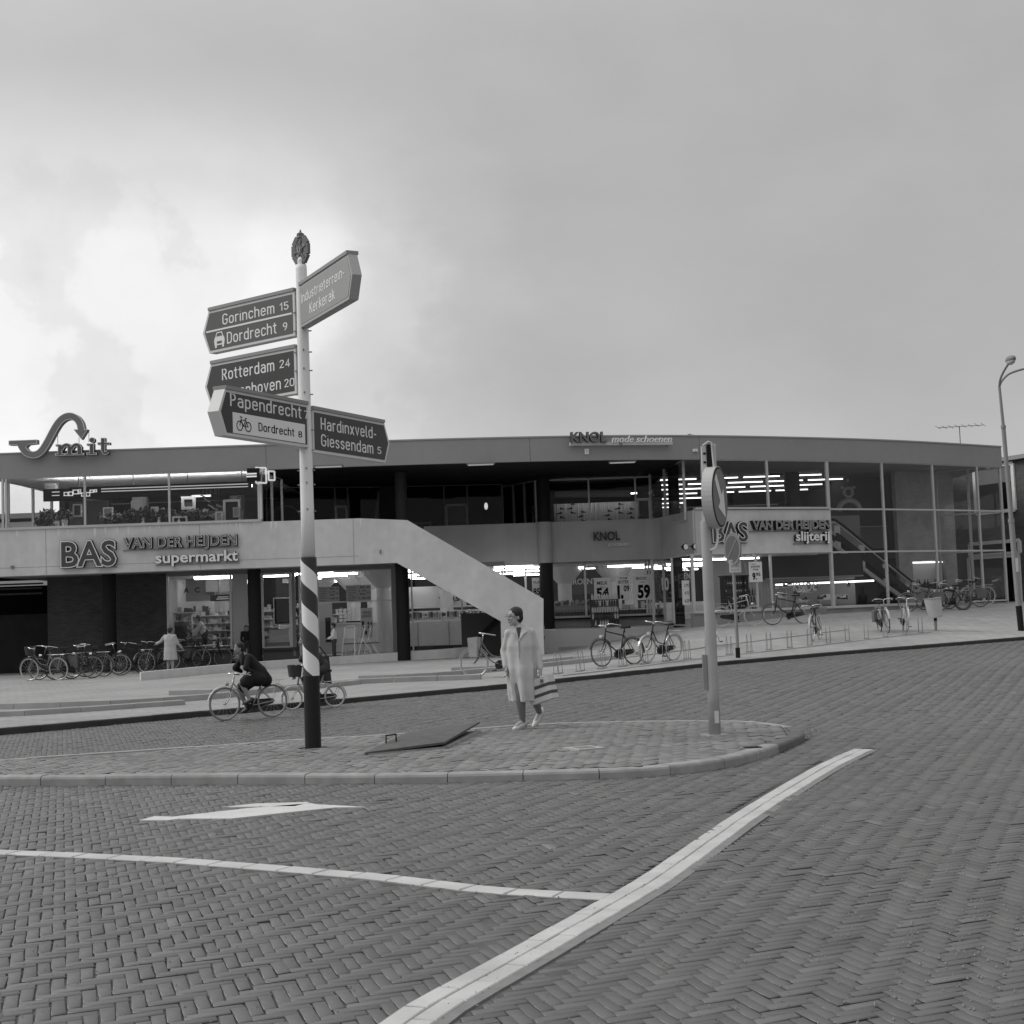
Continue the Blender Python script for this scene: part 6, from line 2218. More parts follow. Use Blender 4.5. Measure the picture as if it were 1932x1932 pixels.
# ============================================================ RIGHT POST WITH THE ROUND ARROW SIGN
rp = thing('arrow_sign_post', 'grey post carrying a round drum sign with a white arrow and a light column', 'road sign', RPOST)
rx, ry = RPOST.x, RPOST.y
zr = lambda u, v: P(u, v, ry).z
zsh = zr(1337, 985)
GP = mat('grey_post_paint', 0.36, 0.6, 4, 0.12, streak=0.06)
MB().lathe([(0.070, ZI-0.02), (0.068, ZI+0.5), (0.060, zsh), (0.05, zsh+0.02)], (rx, ry, 0), 24).build('post', GP, rp, smooth_=True)
MB().box((rx, ry, ZI+0.0), (0.26, 0.26, 0.02), 0.3).build('foot_plate', GP, rp)
q = P(1351, 1353, ry-0.075)
MB().box((rx+0.02, ry-0.072, q.z), (0.05, 0.006, 0.14)).build('paper_sticker', OFFW, rp)
a_, b_ = zr(1337, 1235), zr(1339, 1300)
MB().box((rx-0.085, ry+0.0, (a_+b_)/2), (0.045, 0.08, b_-a_ if b_ > a_ else a_-b_)).build('cable_duct', GREYM, rp)
# thin upper column with pale light strip and dark housing
zt_, zl_ = zr(1330, 842), zr(1336, 1000)
cx0 = P(1329.5, 900, ry).x
MB().box((cx0, ry, (zt_+zl_)/2+0.0), (0.055, 0.06, zt_-zl_)).build('light_strip', mat('strip_white', 0.62, 0.5), rp)
for v in np.linspace(856, 990, 9):
    MB().box((cx0+0.004, ry-0.031, zr(1332, v)), (0.03, 0.02, 0.022)).build('strip_clip', BLACK, rp)
MB().box((cx0+0.068, ry+0.01, zr(1337, 871)), (0.07, 0.14, zr(1337, 842)-zr(1337, 905))).build('dark_housing', BLACK, rp)
lp = [Vector((cx0-0.02, ry-0.08, zt_)), Vector((cx0+0.05, ry-0.08, zt_+0.045)), Vector((cx0+0.085, ry-0.08, zt_+0.03)), Vector((cx0+0.105, ry-0.08, zr(1340, 895)))]
MB().tube(lp, 0.012, 6).build('loop_rail', mat('strip_white', 0.62), rp)
MB().box((cx0+0.125, ry+0.02, zr(1341, 862)), (0.03, 0.10, 0.30)).build('side_lamp', mat('strip_white', 0.62), rp)
MB().beam((rx, ry, zsh), (cx0, ry, zl_+0.1), 0.07, 0.07).build('neck', GP, rp)
# drum
dn = Vector((0.925, -0.380, 0.0)).normalized()
dc = P(1357, 938, ry)-dn*0.02
dx_ = Vector((-dn.y, dn.x, 0))               # horizontal in the face
R_ = 0.365
def disc(mb, c, n_, r, t0, t1, k=40, mi=0):
    xa = Vector((-n_.y, n_.x, 0)).normalized()
    pts = [(r*math.cos(a), r*math.sin(a)) for a in np.linspace(0, 2*math.pi, k+1)[:-1]]
    return mb.prism(pts, c, xa, UP, n_, t0, t1, mi)
disc(MB(), dc, dn, R_, -0.10, 0.025).build('drum', mat('drum_grey', 0.50, 0.55, 2, 0.06), rp)
disc(MB(), dc, dn, R_-0.012, 0.0255, 0.030).build('sign_face_rim', BLACK, rp)
disc(MB(), dc, dn, R_-0.035, 0.0305, 0.034).build('sign_face', mat('sign_face_grey', 0.085, 0.4), rp)
# the arrow points down to the right (reading along +dx_)
ad = (dx_*0.66-UP*0.75).normalized()
an = Vector((ad.cross(dn))).normalized()
arw = [(-0.30, -0.055), (0.02, -0.055), (0.02, -0.17), (0.31, 0.0), (0.02, 0.17), (0.02, 0.055), (-0.30, 0.055)]
mb = MB()
if ad.cross(an).dot(dn) < 0:
    an = -an
mb.prism(arw, dc, ad, an, dn, 0.0345, 0.038)
mb.build('white_arrow', mat('arrow_white', 0.72, 0.5), rp)
for s_ in (0.2, -0.22):
    MB().beam((rx, ry, dc.z+s_), dc-dn*0.09+UP*s_, 0.05, 0.05).build('bracket', GP, rp)
mb = MB()
pts = [Vector((rx+0.02, ry-0.05, zsh-0.05)), Vector((rx+0.10, ry-0.05, zsh-0.02)), Vector((rx+0.13, ry-0.04, zsh-0.16)), Vector((rx+0.10, ry-0.05, zsh-0.30)), Vector((rx+0.03, ry-0.06, zsh-0.33))]
mb.tube(spline(pts, 4), 0.016, 6)
mb.build('cable_loop', mat('strip_white', 0.62), rp)

# small prohibition sign on its own thin post, across the road
pb = PG(1392.5, 1241)
ps = thing('round_sign_post', 'thin grey post with small dark round sign and white plate beyond the road', 'road sign', pb)
zq = lambda u, v: P(u, v, pb.y).z
lean = P(1386, 1085, pb.y).x-pb.x
MB().tube([Vector((pb.x, pb.y, pb.z-0.1)), Vector((pb.x, pb.y, zq(1391, 1222)))], 0.06, 10).build('black_foot', BLACK, ps)
MB().tube([Vector((pb.x, pb.y, zq(1391, 1222))), Vector((pb.x-0.02, pb.y, zq(1384, 1020)))], 0.042, 10).build('post', GREYM, ps)
sc_ = Vector((pb.x-0.02, pb.y-0.06, zq(1384, 1036)))
n2_ = Vector((-0.93, -0.36, 0)).normalized()
disc(MB(), sc_, n2_, 0.42, -0.015, 0.015).build('disc', mat('disc_grey', 0.20, 0.5), ps)
disc(MB(), sc_, n2_, 0.34, 0.0155, 0.019).build('disc_face', mat('disc_face', 0.10, 0.5), ps)
xa = Vector((-n2_.y, n2_.x, 0))
MB().beam(sc_+n2_*0.022+xa*0.24+UP*0.24, sc_+n2_*0.022-xa*0.24-UP*0.24, 0.008, 0.07, up=n2_.cross(UP)).build('bar', mat('disc_bar', 0.16, 0.5), ps)
c = Vector((pb.x+0.02, pb.y-0.07, zq(1386.5, 1068)))
MB().box(c, (0.30, 0.02, 0.33), 0.0).build('plate', OFFW, ps)
for i, t_ in enumerate(('UITGEZ', 'BUS', 'HALTE')):
    put_text('lettering', t_, c+Vector((0, -0.011, 0.07-0.10*i)), (1, 0, 0), UP, 0.055, 0.2, 0.001, 0, 0, mat('plate_ink', 0.2), ps)

# ============================================================ STREET LAMP AND LITTER BIN
lb = PG(1927, 1190)
lamp = thing('street_lamp', 'tall grey street lamp with two curved arms and a black foot at the right', 'street lamp', lb)
def lpz(u, v):
    return P(u, v, lb.y)
pl_ = [lpz(1927.5, 1190), lpz(1922, 1143), lpz(1908, 982), lpz(1893, 805), lpz(1885.5, 730)]
GL_ = mat('lamp_grey', 0.26, 0.5, 1.5, 0.08)
MB().tube([pl_[0]-Vector((0, 0, 0.2)), pl_[1]], 0.095, 12).build('black_foot', BLACK, lamp)
MB().tube([pl_[1], pl_[2]], [0.09, 0.085], 12).build('pole', GL_, lamp)
MB().tube([pl_[2], pl_[3]], [0.07, 0.065], 12).build('pole', GL_, lamp)
MB().tube([pl_[3], pl_[4]], [0.05, 0.042], 12).build('pole', GL_, lamp)
MB().tube([pl_[2]-UP*0.06, pl_[2]+UP*0.05], 0.10, 12).build('pole_collar', GL_, lamp)
MB().tube([pl_[3]-UP*0.05, pl_[3]+UP*0.04], 0.078, 12).build('pole_collar', GL_, lamp)
arm1 = spline([pl_[4], lpz(1884.5, 712), lpz(1887, 692)], 4)
arm1 = [p+Vector((0, -1.2*(i/len(arm1))**2, 0)) for i, p in enumerate(arm1)]
MB().tube(arm1, 0.035, 8).build('arm', GL_, lamp, smooth_=True)
arm2 = spline([pl_[4], lpz(1890, 719), lpz(1903, 706), lpz(1924, 698), lpz(1950, 692)], 4)
MB().tube(arm2, 0.035, 8).build('arm', GL_, lamp, smooth_=True)
for e, s_ in ((arm1[-1], (0.13, 0.32, 0.12)), (arm2[-1]+Vector((0.25, 0, 0.05)), (0.32, 0.13, 0.12))):
    MB().ball(e+Vector((0, 0, 0.06)), s_, 14).build('lamp_head', mat('lamp_head_grey', 0.22, 0.5), lamp, smooth_=True)
    MB().ball(e+Vector((0, 0, 0.0)), tuple(k*0.85 for k in s_), 14).build('lamp_glass', mat('lamp_glass', 0.5, 0.3), lamp, smooth_=True)
q = lpz(1917, 1066)
MB().box(q+Vector((0, -0.085, 0)), (0.08, 0.02, 0.42)).build('paper_sticker', OFFW, lamp)

tb = PG(1766, 1190)
tb.z -= 0.02
bn_ = thing('litter_bin', 'pale tilted bucket litter bin on a thin post before the glass hall', 'litter bin', tb)
zb_ = P(1766, 1165, tb.y).z
MB().tube([tb-UP*0.1, Vector((tb.x, tb.y, zb_))], 0.045, 8).build('post', GREYM, bn_)
MB().tube([Vector((tb.x, tb.y, zb_-0.10)), Vector((tb.x, tb.y, zb_+0.02))], 0.052, 8).build('post_top', BLACK, bn_)
ax_b = Vector((-0.12, 0, 1)).normalized()
c0 = Vector((tb.x, tb.y-0.05, zb_))
c1 = c0+ax_b*0.60
mb = MB().tube([c0, c0+ax_b*0.02, c1], [0.21, 0.215, 0.26], 20, caps=False)
mb.add([c0+Vector((0.21*math.cos(a), 0.21*math.sin(a), 0.0)) for a in np.linspace(0, 2*math.pi, 17)[:-1]], [tuple(range(16))[::-1]])
mb.build('bucket', mat('bin_pale', 0.44, 0.6, 4, 0.1), bn_)
MB().tube([c1+Vector((0.26*math.cos(a), 0.26*math.sin(a), -0.02)) for a in np.linspace(0, 2*math.pi, 25)[:-1]], 0.014, 6, closed=True).build('bucket_rim', GREYM, bn_)

# ============================================================ BICYCLE RACK HOOPS
def make_hoop():
    t = thing('rack_hoop', '', 'bicycle rack', (0, 0, 0), 'bicycle rack hoops along the plaza')
    mb = MB()
    for dx in (-0.055, 0.055):
        mb.tube(spline([Vector((dx, -0.20, -0.06)), Vector((dx, -0.20, 0.30)), Vector((dx, -0.10, 0.47)), Vector((dx, 0.06, 0.42)), Vector((dx, 0.22, 0.10)), Vector((dx, 0.24, -0.06))], 3), 0.008, 5)
    link('hoop', mb.mesh('hoop', mat('galvanised', 0.27, 0.6)), t)
    mb = MB().box((0, 0.0, 0.01), (0.14, 0.55, 0.03))
    link('ground_bar', mb.mesh('ground_bar', mat('galvanised', 0.20)), t)
    return t
hoop0 = make_hoop()
hu = [1053, 1095, 1136, 1175, 1216, 1257, 1297, 1337, 1376, 1414, 1451, 1490, 1528, 1563, 1599, 1635, 1671, 1707, 1737]
ordw = ['first', 'second', 'third', 'fourth', 'fifth', 'sixth', 'seventh', 'eighth', 'ninth', 'tenth', 'eleventh', 'twelfth', 'thirteenth', 'fourteenth', 'fifteenth', 'sixteenth', 'seventeenth', 'eighteenth']
hl = {0: 'leftmost low wire rack hoop beside the walking woman', len(hu)-1: 'rightmost low wire rack hoop beside the litter bin'}
for i, u in enumerate(hu):
    v = 1271-0.113*(u-1053)
    p = PG(u, v)
    o = hoop0 if i == 0 else copy_tree(hoop0)
    o.location = p
    o.rotation_euler.z = rad(-14)
    o['label'] = hl.get(i, ordw[min(i, 17)]+' low wire rack hoop counted from the walking woman towards the litter bin')

# ============================================================ BICYCLES
SPOKE = mat('spoke_metal', 0.45, 0.3, metal=0.6)
def make_bike(frame_m, tyre_m=None, guard_m=None, step=False, basket=False, bags=False, chain=True, wr=0.34, wb=1.06, saddle_z=0.92, bar_z=1.06, front_bag=False, carrier=True, moped=False):
    """bicycle standing at the origin, pointing along +X"""
    t = bpy.data.objects.new('bicycle', None)
    COL.objects.link(t)
    tyre_m = tyre_m or RUBBER
    guard_m = guard_m or frame_m
    R0_, F0_ = Vector((-wb/2, 0, wr)), Vector((wb/2, 0, wr))
    BB = Vector((-wb/2+0.44, 0, 0.28*wr/0.34))
    ST = Vector((BB.x-0.17, 0, saddle_z-0.14))
    HT = Vector((wb/2-0.20, 0, bar_z-0.16))
    HB = Vector((wb/2-0.13, 0, max(wr+0.24, 0.52)))
    f = MB()
    rt = 0.030 if moped else 0.016
    f.tube([BB, ST+(ST-BB).normalized()*0.10], rt, 7)
    f.tube([HT+Vector((-0.02, 0, 0.06)), HB], 0.02, 7)
    if step:
        f.tube(spline([HB+(HT-HB)*0.2, BB+Vector((0.22, 0, 0.10)), BB+Vector((0.04, 0, 0.03))], 4), rt, 7)
        f.tube(spline([HB+(HT-HB)*0.75, BB+Vector((0.22, 0, 0.24)), BB.lerp(ST, 0.35)], 4), rt*0.9, 7)
    else:
        f.tube([HB+(HT-HB)*0.15, BB], rt, 7)
        f.tube([HT-(HT-HB)*0.1, ST-(ST-BB)*0.08], rt, 7)
    for s_ in (-1, 1):
        o_ = Vector((0, 0.055*s_, 0))
        f.tube([BB+o_*0.5, R0_+o_], 0.010, 5)
        f.tube([ST-(ST-BB)*0.05+o_*0.3, R0_+o_], 0.009, 5)
        f.tube(spline([HB+o_*0.4, HB+Vector((0.03, 0.05*s_, -0.12)), F0_+o_], 3), 0.011, 5)
    if moped:
        f.box((BB.x+0.02, 0, BB.z+0.06), (0.34, 0.16, 0.24))
    link('frame', f.mesh('frame', frame_m, None, True), t)
    for c, nm in ((F0_, 'wheel'), (R0_, 'wheel')):
        w = MB()
        w.tube([c+Vector((wr*0.965*math.cos(a), 0, wr*0.965*math.sin(a))) for a in np.linspace(0, 2*math.pi, 29)[:-1]], 0.05 if moped else 0.018, 6, closed=True)
        wo = link('wheel', w.mesh('wheel', tyre_m, None, True), t)
        r_ = MB()
        r_.tube([c+Vector((wr*0.90*math.cos(a), 0, wr*0.90*math.sin(a))) for a in np.linspace(0, 2*math.pi, 25)[:-1]], 0.009, 5, closed=True)
        for a in np.linspace(0, 2*math.pi, 15)[:-1]:
            r_.beam(c+Vector((0.03*math.cos(a+.3), 0.02, 0.03*math.sin(a+.3))), c+Vector((wr*0.9*math.cos(a), 0, wr*0.9*math.sin(a))), 0.003, 0.003)
        r_.tube([c+Vector((0, -0.045, 0)), c+Vector((0, 0.045, 0))], 0.022, 8)
        link('rim_and_spokes', r_.mesh('rim_and_spokes', SPOKE), wo)
    for c, a0_, a1_ in ((F0_, rad(15), rad(150)), (R0_, rad(15), rad(190))):
        g_ = MB()
        n_ = 14
        rr = wr+0.035
        vs = []
        for i in range(n_+1):
            a = a0_+(a1_-a0_)*i/n_
            for y in (-0.026, 0.026):
                vs.append((c.x+rr*math.cos(a), y, c.z+rr*math.sin(a)))
                vs.append((c.x+(rr-0.006)*math.cos(a), y*1.1, c.z+(rr-0.006)*math.sin(a)))
        fs = []
        for i in range(n_):
            o_ = i*4
            fs += [(o_, o_+2, o_+6, o_+4), (o_+1, o_+5, o_+7, o_+3), (o_, o_+4, o_+5, o_+1), (o_+2, o_+3, o_+7, o_+6)]
        g_.add(vs, fs)
        link('mudguard', g_.mesh('mudguard', guard_m), t)
    s_ = MB()
    sp = ST+(ST-BB).normalized()*0.14
    s_.hexa([sp+Vector(q) for q in ((-0.13, -0.09, 0), (0.14, -0.025, 0.0), (0.14, 0.025, 0.0), (-0.13, 0.09, 0), (-0.13, -0.10, 0.055), (0.13, -0.03, 0.045), (0.13, 0.03, 0.045), (-0.13, 0.10, 0.055))])
    s_.tube([sp-Vector((0, 0, 0.10)), sp+Vector((0, 0, 0.01))], 0.013, 6)
    link('saddle', s_.mesh('saddle', mat('saddle_leather', 0.025, 0.5)), t)
    h_ = MB()
    top_ = HT+Vector((-0.03, 0, 0.10))
    for s2 in (-1, 1):
        h_.tube(spline([top_, top_+Vector((0.07, 0.10*s2, 0.02)), top_+Vector((0.05, 0.24*s2, 0.03)), top_+Vector((-0.10, 0.29*s2, 0.0)), top_+Vector((-0.20, 0.28*s2, -0.02))], 3), 0.011, 6)
    h_.tube([HT, top_], 0.013, 6)
    ho = link('handlebar', h_.mesh('handlebar', CHROME, None, True), t)
    for s2 in (-1, 1):
        gr_ = MB()
        gr_.tube([top_+Vector((-0.11, 0.29*s2, 0.0)), top_+Vector((-0.23, 0.28*s2, -0.022))], 0.017, 6)
        link('grip', gr_.mesh('grip', mat('grip_pale', 0.35, 0.6)), ho)
    lm = MB().tube([HB+Vector((0.04, 0, 0.16)), HB+Vector((0.12, 0, 0.16))], [0.03, 0.045], 10)
    link('headlamp', lm.mesh('headlamp', CHROME), t)
    if chain:
        cc_ = MB()
        a, b = BB+Vector((0.11, -0.05, 0)), R0_+Vector((-0.02, -0.05, 0))
        mid_ = (a+b)/2
        L_ = (a-b).length
        poly = [(-L_/2, -0.055), (L_/2-0.05, -0.10), (L_/2+0.02, -0.05), (L_/2+0.03, 0.05), (L_/2-0.05, 0.11), (-L_/2, 0.055), (-L_/2-0.05, 0)]
        xd = (a-b).normalized()
        cc_.prism(poly, mid_, xd, Vector((0, 0, 1)), Vector((0, 1, 0)), -0.03, 0.03)
        link('chain_case', cc_.mesh('chain_case', mat('chain_case_black', 0.012, 0.4)), t)
    for s2 in (-1, 1):
        pd = MB()
        e = BB+Vector((0.12*s2, 0.09*s2, -0.12*s2))
        pd.beam(BB+Vector((0, 0.08*s2, 0)), e, 0.014, 0.02)
        pd.box(e+Vector((0, 0.06*s2, 0)), (0.09, 0.09, 0.025))
        link('pedal', pd.mesh('pedal', mat('pedal_dark', 0.03, 0.5)), t)
    if carrier:
        ca = MB()
        zc_ = wr*2+0.09
        for s2 in (-0.06, 0, 0.06):
            ca.tube([Vector((-wb/2+0.20, s2, zc_)), Vector((-wb/2-0.24, s2, zc_))], 0.006, 5)
        for s2 in (-0.06, 0.06):
            ca.tube([Vector((-wb/2-0.15, s2, zc_)), R0_+Vector((0, s2, 0))], 0.006, 5)
        ca.tube([Vector((-wb/2-0.24, -0.06, zc_)), Vector((-wb/2-0.24, 0.06, zc_))], 0.006, 5)
        link('carrier', ca.mesh('carrier', SPOKE), t)
    if basket:
        b_ = MB()
        c = Vector((wb/2-0.08, 0, bar_z-0.15))
        for z_, k_ in ((-0.12, 0.8), (0.0, 0.9), (0.12, 1.0)):
            b_.tube([c+Vector((0.15*k_*math.cos(a), 0.19*k_*math.sin(a), z_)) for a in np.linspace(0, 2*math.pi, 17)[:-1]], 0.008, 5, closed=True)
        for a in np.linspace(0, 2*math.pi, 17)[:-1]:
            b_.beam(c+Vector((0.12*math.cos(a), 0.152*math.sin(a), -0.12)), c+Vector((0.15*math.cos(a), 0.19*math.sin(a), 0.12)), 0.055, 0.006)
        b_.box(c+Vector((0, 0, -0.115)), (0.20, 0.26, 0.01))
        link('basket', b_.mesh('basket', mat('basket_dark', 0.05, 0.8)), t)
    if bags:
        for s2 in (-1, 1):
            b_ = MB()
            c = Vector((-wb/2-0.05, 0.12*s2, wr*1.5))
            b_.prism([(-0.20, -0.18), (0.16, -0.18), (0.20, 0.16), (-0.16, 0.18)], c, (1, 0, 0), (0, 0, 1), (0, 1, 0), -0.045, 0.045)
            link('pannier', b_.mesh('pannier', mat('pannier_grey', 0.12, 0.8, 5, 0.15)), t)
    if front_bag:
        b_ = MB()
        c = Vector((wb/2-0.02, 0, bar_z-0.34))
        b_.hexa([c+Vector(q) for q in ((-0.08, -0.20, -0.24), (0.10, -0.20, -0.24), (0.10, 0.20, -0.24), (-0.08, 0.20, -0.24), (-0.10, -0.22, 0.22), (0.13, -0.22, 0.20), (0.13, 0.22, 0.20), (-0.10, 0.22, 0.22))])
        link('front_bag', b_.mesh('front_bag', mat('checked_bag', 0.36, 0.8, 7, 0.12)), t)
    t['category'] = 'bicycle'
    return t
FB = mat('bike_black', 0.012, 0.35)
FG = mat('bike_grey', 0.16, 0.4)
FS = mat('bike_silver', 0.42, 0.3, metal=0.4)
PAINTG = mat('guard_pale', 0.50, 0.4)
protos = {
    'gents': make_bike(FB, RUBBER, FB),
    'ladies': make_bike(FB, PALETYRE, FS, step=True),
    'silver': make_bike(FS, PALETYRE, PAINTG),
    'grey': make_bike(FG, RUBBER, PAINTG, step=True, bags=True),
    'basket': make_bike(FG, PALETYRE, FB, step=True, basket=True),
    'bagged': make_bike(FG, PALETYRE, PAINTG, step=True, front_bag=True),
    'dark': make_bike(FB, RUBBER, FB, step=True, bags=True),
    'darkl': make_bike(FB, mat('tyre_dark', 0.06, 0.8), FG, step=True),
    'moped': make_bike(FB, RUBBER, FB, wr=0.30, moped=True, chain=False, saddle_z=0.86, bar_z=1.0),
}
used = set()
def bike(kind, u, v, head, label, lean=0.0, scale=1.0, steer=0.0, group='parked bicycles', at=None):
    src = protos[kind]
    o = copy_tree(src) if kind in used else src
    used.add(kind)
    p = at or PG(u, v)
    o.location = p
    o.rotation_euler = (rad(lean), 0, rad(head))
    o.scale = (scale, scale, scale)
    o['label'] = label
    if group:
        o['group'] = group
    if kind == 'moped':
        o['category'] = 'moped'
    return o
# standing in the rack row
bike('gents', 1167, 1256, 218, 'black gents bicycle with black chain case, left of the pair in the middle rack', 4)
bike('ladies', 1246, 1249, 226, 'pale tyred bicycle with dark frame, right of the pair in the middle of the rack', -4)
bike('silver', 1352, 1222, 262, 'narrow end-on bicycle half hidden behind the grey arrow sign post', 3)
bike('ladies', 1541, 1209, 248, 'bicycle with white handlebar standing alone in the rack below the shoe window', 4)
bike('grey', 1668, 1194, 268, 'end-on bicycle in the rack, left one of the two near the litter bin', 2)
bike('silver', 1707, 1192, 262, 'end-on silver bicycle in the rack, right one of the two near the litter bin', -4)
# against the right plinth
bike('silver', 1393, 1182, 352, 'silver bicycle with pale tyres leaning on the plinth below the bottle shelf', -3)
bike('gents', 1488, 1178, 186, 'dark bicycle with thin pale tyres leaning on the plinth below the shoe window', 5)
bike('grey', 1742, 1154, 160, 'dark bicycle leaning on the glass hall just left of the litter bin', 5)
bike('darkl', 1768, 1150, 20, 'dark bicycle leaning on the glass hall right behind the litter bin', -5)
bike('grey', 1822, 1146, 170, 'grey bicycle with panniers between the moped and the last bicycle', 4)
bike('moped', 1790, 1151, 180, 'small dark moped parked between the litter bin and the last bicycle', 3)
bike('ladies', 1847, 1141, 205, 'pale bicycle with upright handlebar parked by the last glass door at the right', 4)
# the dark cluster under the left wing
LB = [('basket', 84, 1284, 160, 'bicycle with wire basket and bright handlebar, outermost left of the cluster at the brick wall'),
      ('dark', 104, 1282, 172, 'second bicycle from the left at the brick wall, dark with panniers'),
      ('dark', 140, 1281, 20, 'dark bicycle with panniers pointing right at the brick wall'),
      ('darkl', 168, 1277, 165, 'dark step-through bicycle left of the black column'),
      ('gents', 195, 1276, 15, 'black bicycle standing right before the dark column at the brick wall'),
      ('gents', 250, 1271, 160, 'black bicycle with one thin pale wheel right of the dark column'),
      ('darkl', 288, 1268, 240, 'dark bicycle seen end on right of the column'),
      ('gents', 352, 1263, 205, 'dark bicycle with pale rear mudguard right of the woman in the white coat'),
      ('dark', 392, 1260, 15, 'dark bicycle with panniers under the supermarket window'),
      ('darkl', 424, 1257, 20, 'dark bicycle parked nearest the second black column')]
for k_, u, v, hd_, lab in LB:
    bike(k_, u, v, hd_, lab, random.choice((-4, 4)), group='bicycles parked at the brick wall')
bike('bagged', 938, 1278, 170, 'bicycle with a big pale checked front bag just left of the walking woman', 3, group='parked bicycles')

# ============================================================ PEOPLE
def capsule(mb, a, b, ra, rb, n=12):
    a, b = Vector(a), Vector(b)
    d = b-a
    L = max(d.length, 1e-5)
    d = d/L
    sx = d.orthogonal().normalized()
    sy = d.cross(sx)
    rings = []
    for t in np.linspace(-math.pi/2, 0, 5):
        rings.append((a+d*(ra*math.sin(t)), max(ra*math.cos(t), ra*0.02)))
    for t in np.linspace(0, math.pi/2, 5):
        rings.append((b+d*(rb*math.sin(t)), max(rb*math.cos(t), rb*0.02)))
    vs, fs = [], []
    for c, r in rings:
        for j in range(n):
            w = 2*math.pi*j/n
            vs.append(c+sx*(r*math.cos(w))+sy*(r*math.sin(w)))
    k = len(rings)
    for i in range(k-1):
        for j in range(n):
            fs.append((i*n+j, i*n+(j+1) % n, (i+1)*n+(j+1) % n, (i+1)*n+j))
    fs += [tuple(range(n))[::-1], tuple((k-1)*n+j for j in range(n))]
    mb.add(vs, fs)
def loft(mb, rings, n=24, fold=0.0, ph=0.0):
    """rings: (cx, cy, z, rx, ry)"""
    vs, fs = [], []
    for cx_, cy_, z, rx_, ry_ in rings:
        for j in range(n):
            a = 2*math.pi*j/n
            k = 1+fold*max(0, (rings[0][2]-z))*math.sin(7*a+ph)+0.6*fold*max(0, rings[0][2]-z)*math.sin(4*a+1.3+ph)
            vs.append((cx_+rx_*k*math.cos(a), cy_+ry_*k*math.sin(a), z))
    k = len(rings)
    for i in range(k-1):
        for j in range(n):
            fs.append((i*n+j, (i+1)*n+j, (i+1)*n+(j+1) % n, i*n+(j+1) % n))
    fs += [tuple(range(n)), tuple((k-1)*n+j for j in range(n))[::-1]]
    mb.add(vs, fs)
def fuse(mb, voxel, smooth_it=4, fac=0.6):
    """overlapping closed shapes -> one continuous surface"""
    me = bpy.data.meshes.new('tmp')
    me.from_pydata([tuple(v) for v in mb.v], [], mb.f)
    o = bpy.data.objects.new('tmp', me)
    COL.objects.link(o)
    r = o.modifiers.new('r', 'REMESH')
    r.mode = 'VOXEL'
    r.voxel_size = voxel
    s_ = o.modifiers.new('s', 'SMOOTH')
    s_.factor = fac
    s_.iterations = smooth_it
    dg = bpy.context.evaluated_depsgraph_get()
    out = bpy.data.meshes.new_from_object(o.evaluated_get(dg))
    bpy.data.objects.remove(o)
    bpy.data.meshes.remove(me)
    out.polygons.foreach_set('use_smooth', [True]*len(out.polygons))
    return out
def part(name, me, m_, parent):
    me.name = name
    me.materials.clear()
    me.materials.append(m_)
    return link(name, me, parent)
SKIN = mat('skin', 0.30, 0.6, spec=0.3)
SKIND = mat('skin_stocking', 0.17, 0.6)
HAIR = mat('dark_hair', 0.025, 0.6, 30, 0.3)
def head_shape(mb, c, face, s=1.0):
    """skull, jaw, nose, chin, ears; face = horizontal direction the face looks"""
    f = Vector(face).normalized()
    r = Vector((f.y, -f.x, 0))
    c = Vector(c)
    def el(off, rx, n=14):
        o = c+f*off[0]*s+r*off[1]*s+UP*off[2]*s
        vs, fs = [], []
        h = 9
        for i in range(h+1):
            th_ = math.pi*i/h
            for j in range(n):
                a = 2*math.pi*j/n
                vs.append(o+f*(rx[0]*s*math.sin(th_)*math.cos(a))+r*(rx[1]*s*math.sin(th_)*math.sin(a))+UP*(rx[2]*s*math.cos(th_)))
        for i in range(h):
            for j in range(n):
                fs.append((i*n+j, (i+1)*n+j, (i+1)*n+(j+1) % n, i*n+(j+1) % n))
        mb.add(vs, fs)
    el((-0.01, 0, 0.03), (0.095, 0.075, 0.088))
    el((0.025, 0, -0.045), (0.062, 0.056, 0.066))
    el((0.06, 0, -0.092), (0.026, 0.026, 0.020))
    el((0.098, 0, -0.020), (0.019, 0.013, 0.024))
    el((0.082, 0, 0.012), (0.014, 0.011, 0.025))
    el((0.080, 0, -0.058), (0.015, 0.026, 0.012))
    el((0.070, 0.030, -0.022), (0.022, 0.020, 0.022))
    el((0.070, -0.030, -0.022), (0.022, 0.020, 0.022))
    for y in (0.075, -0.075):
        el((-0.01, y, -0.01), (0.016, 0.010, 0.028))
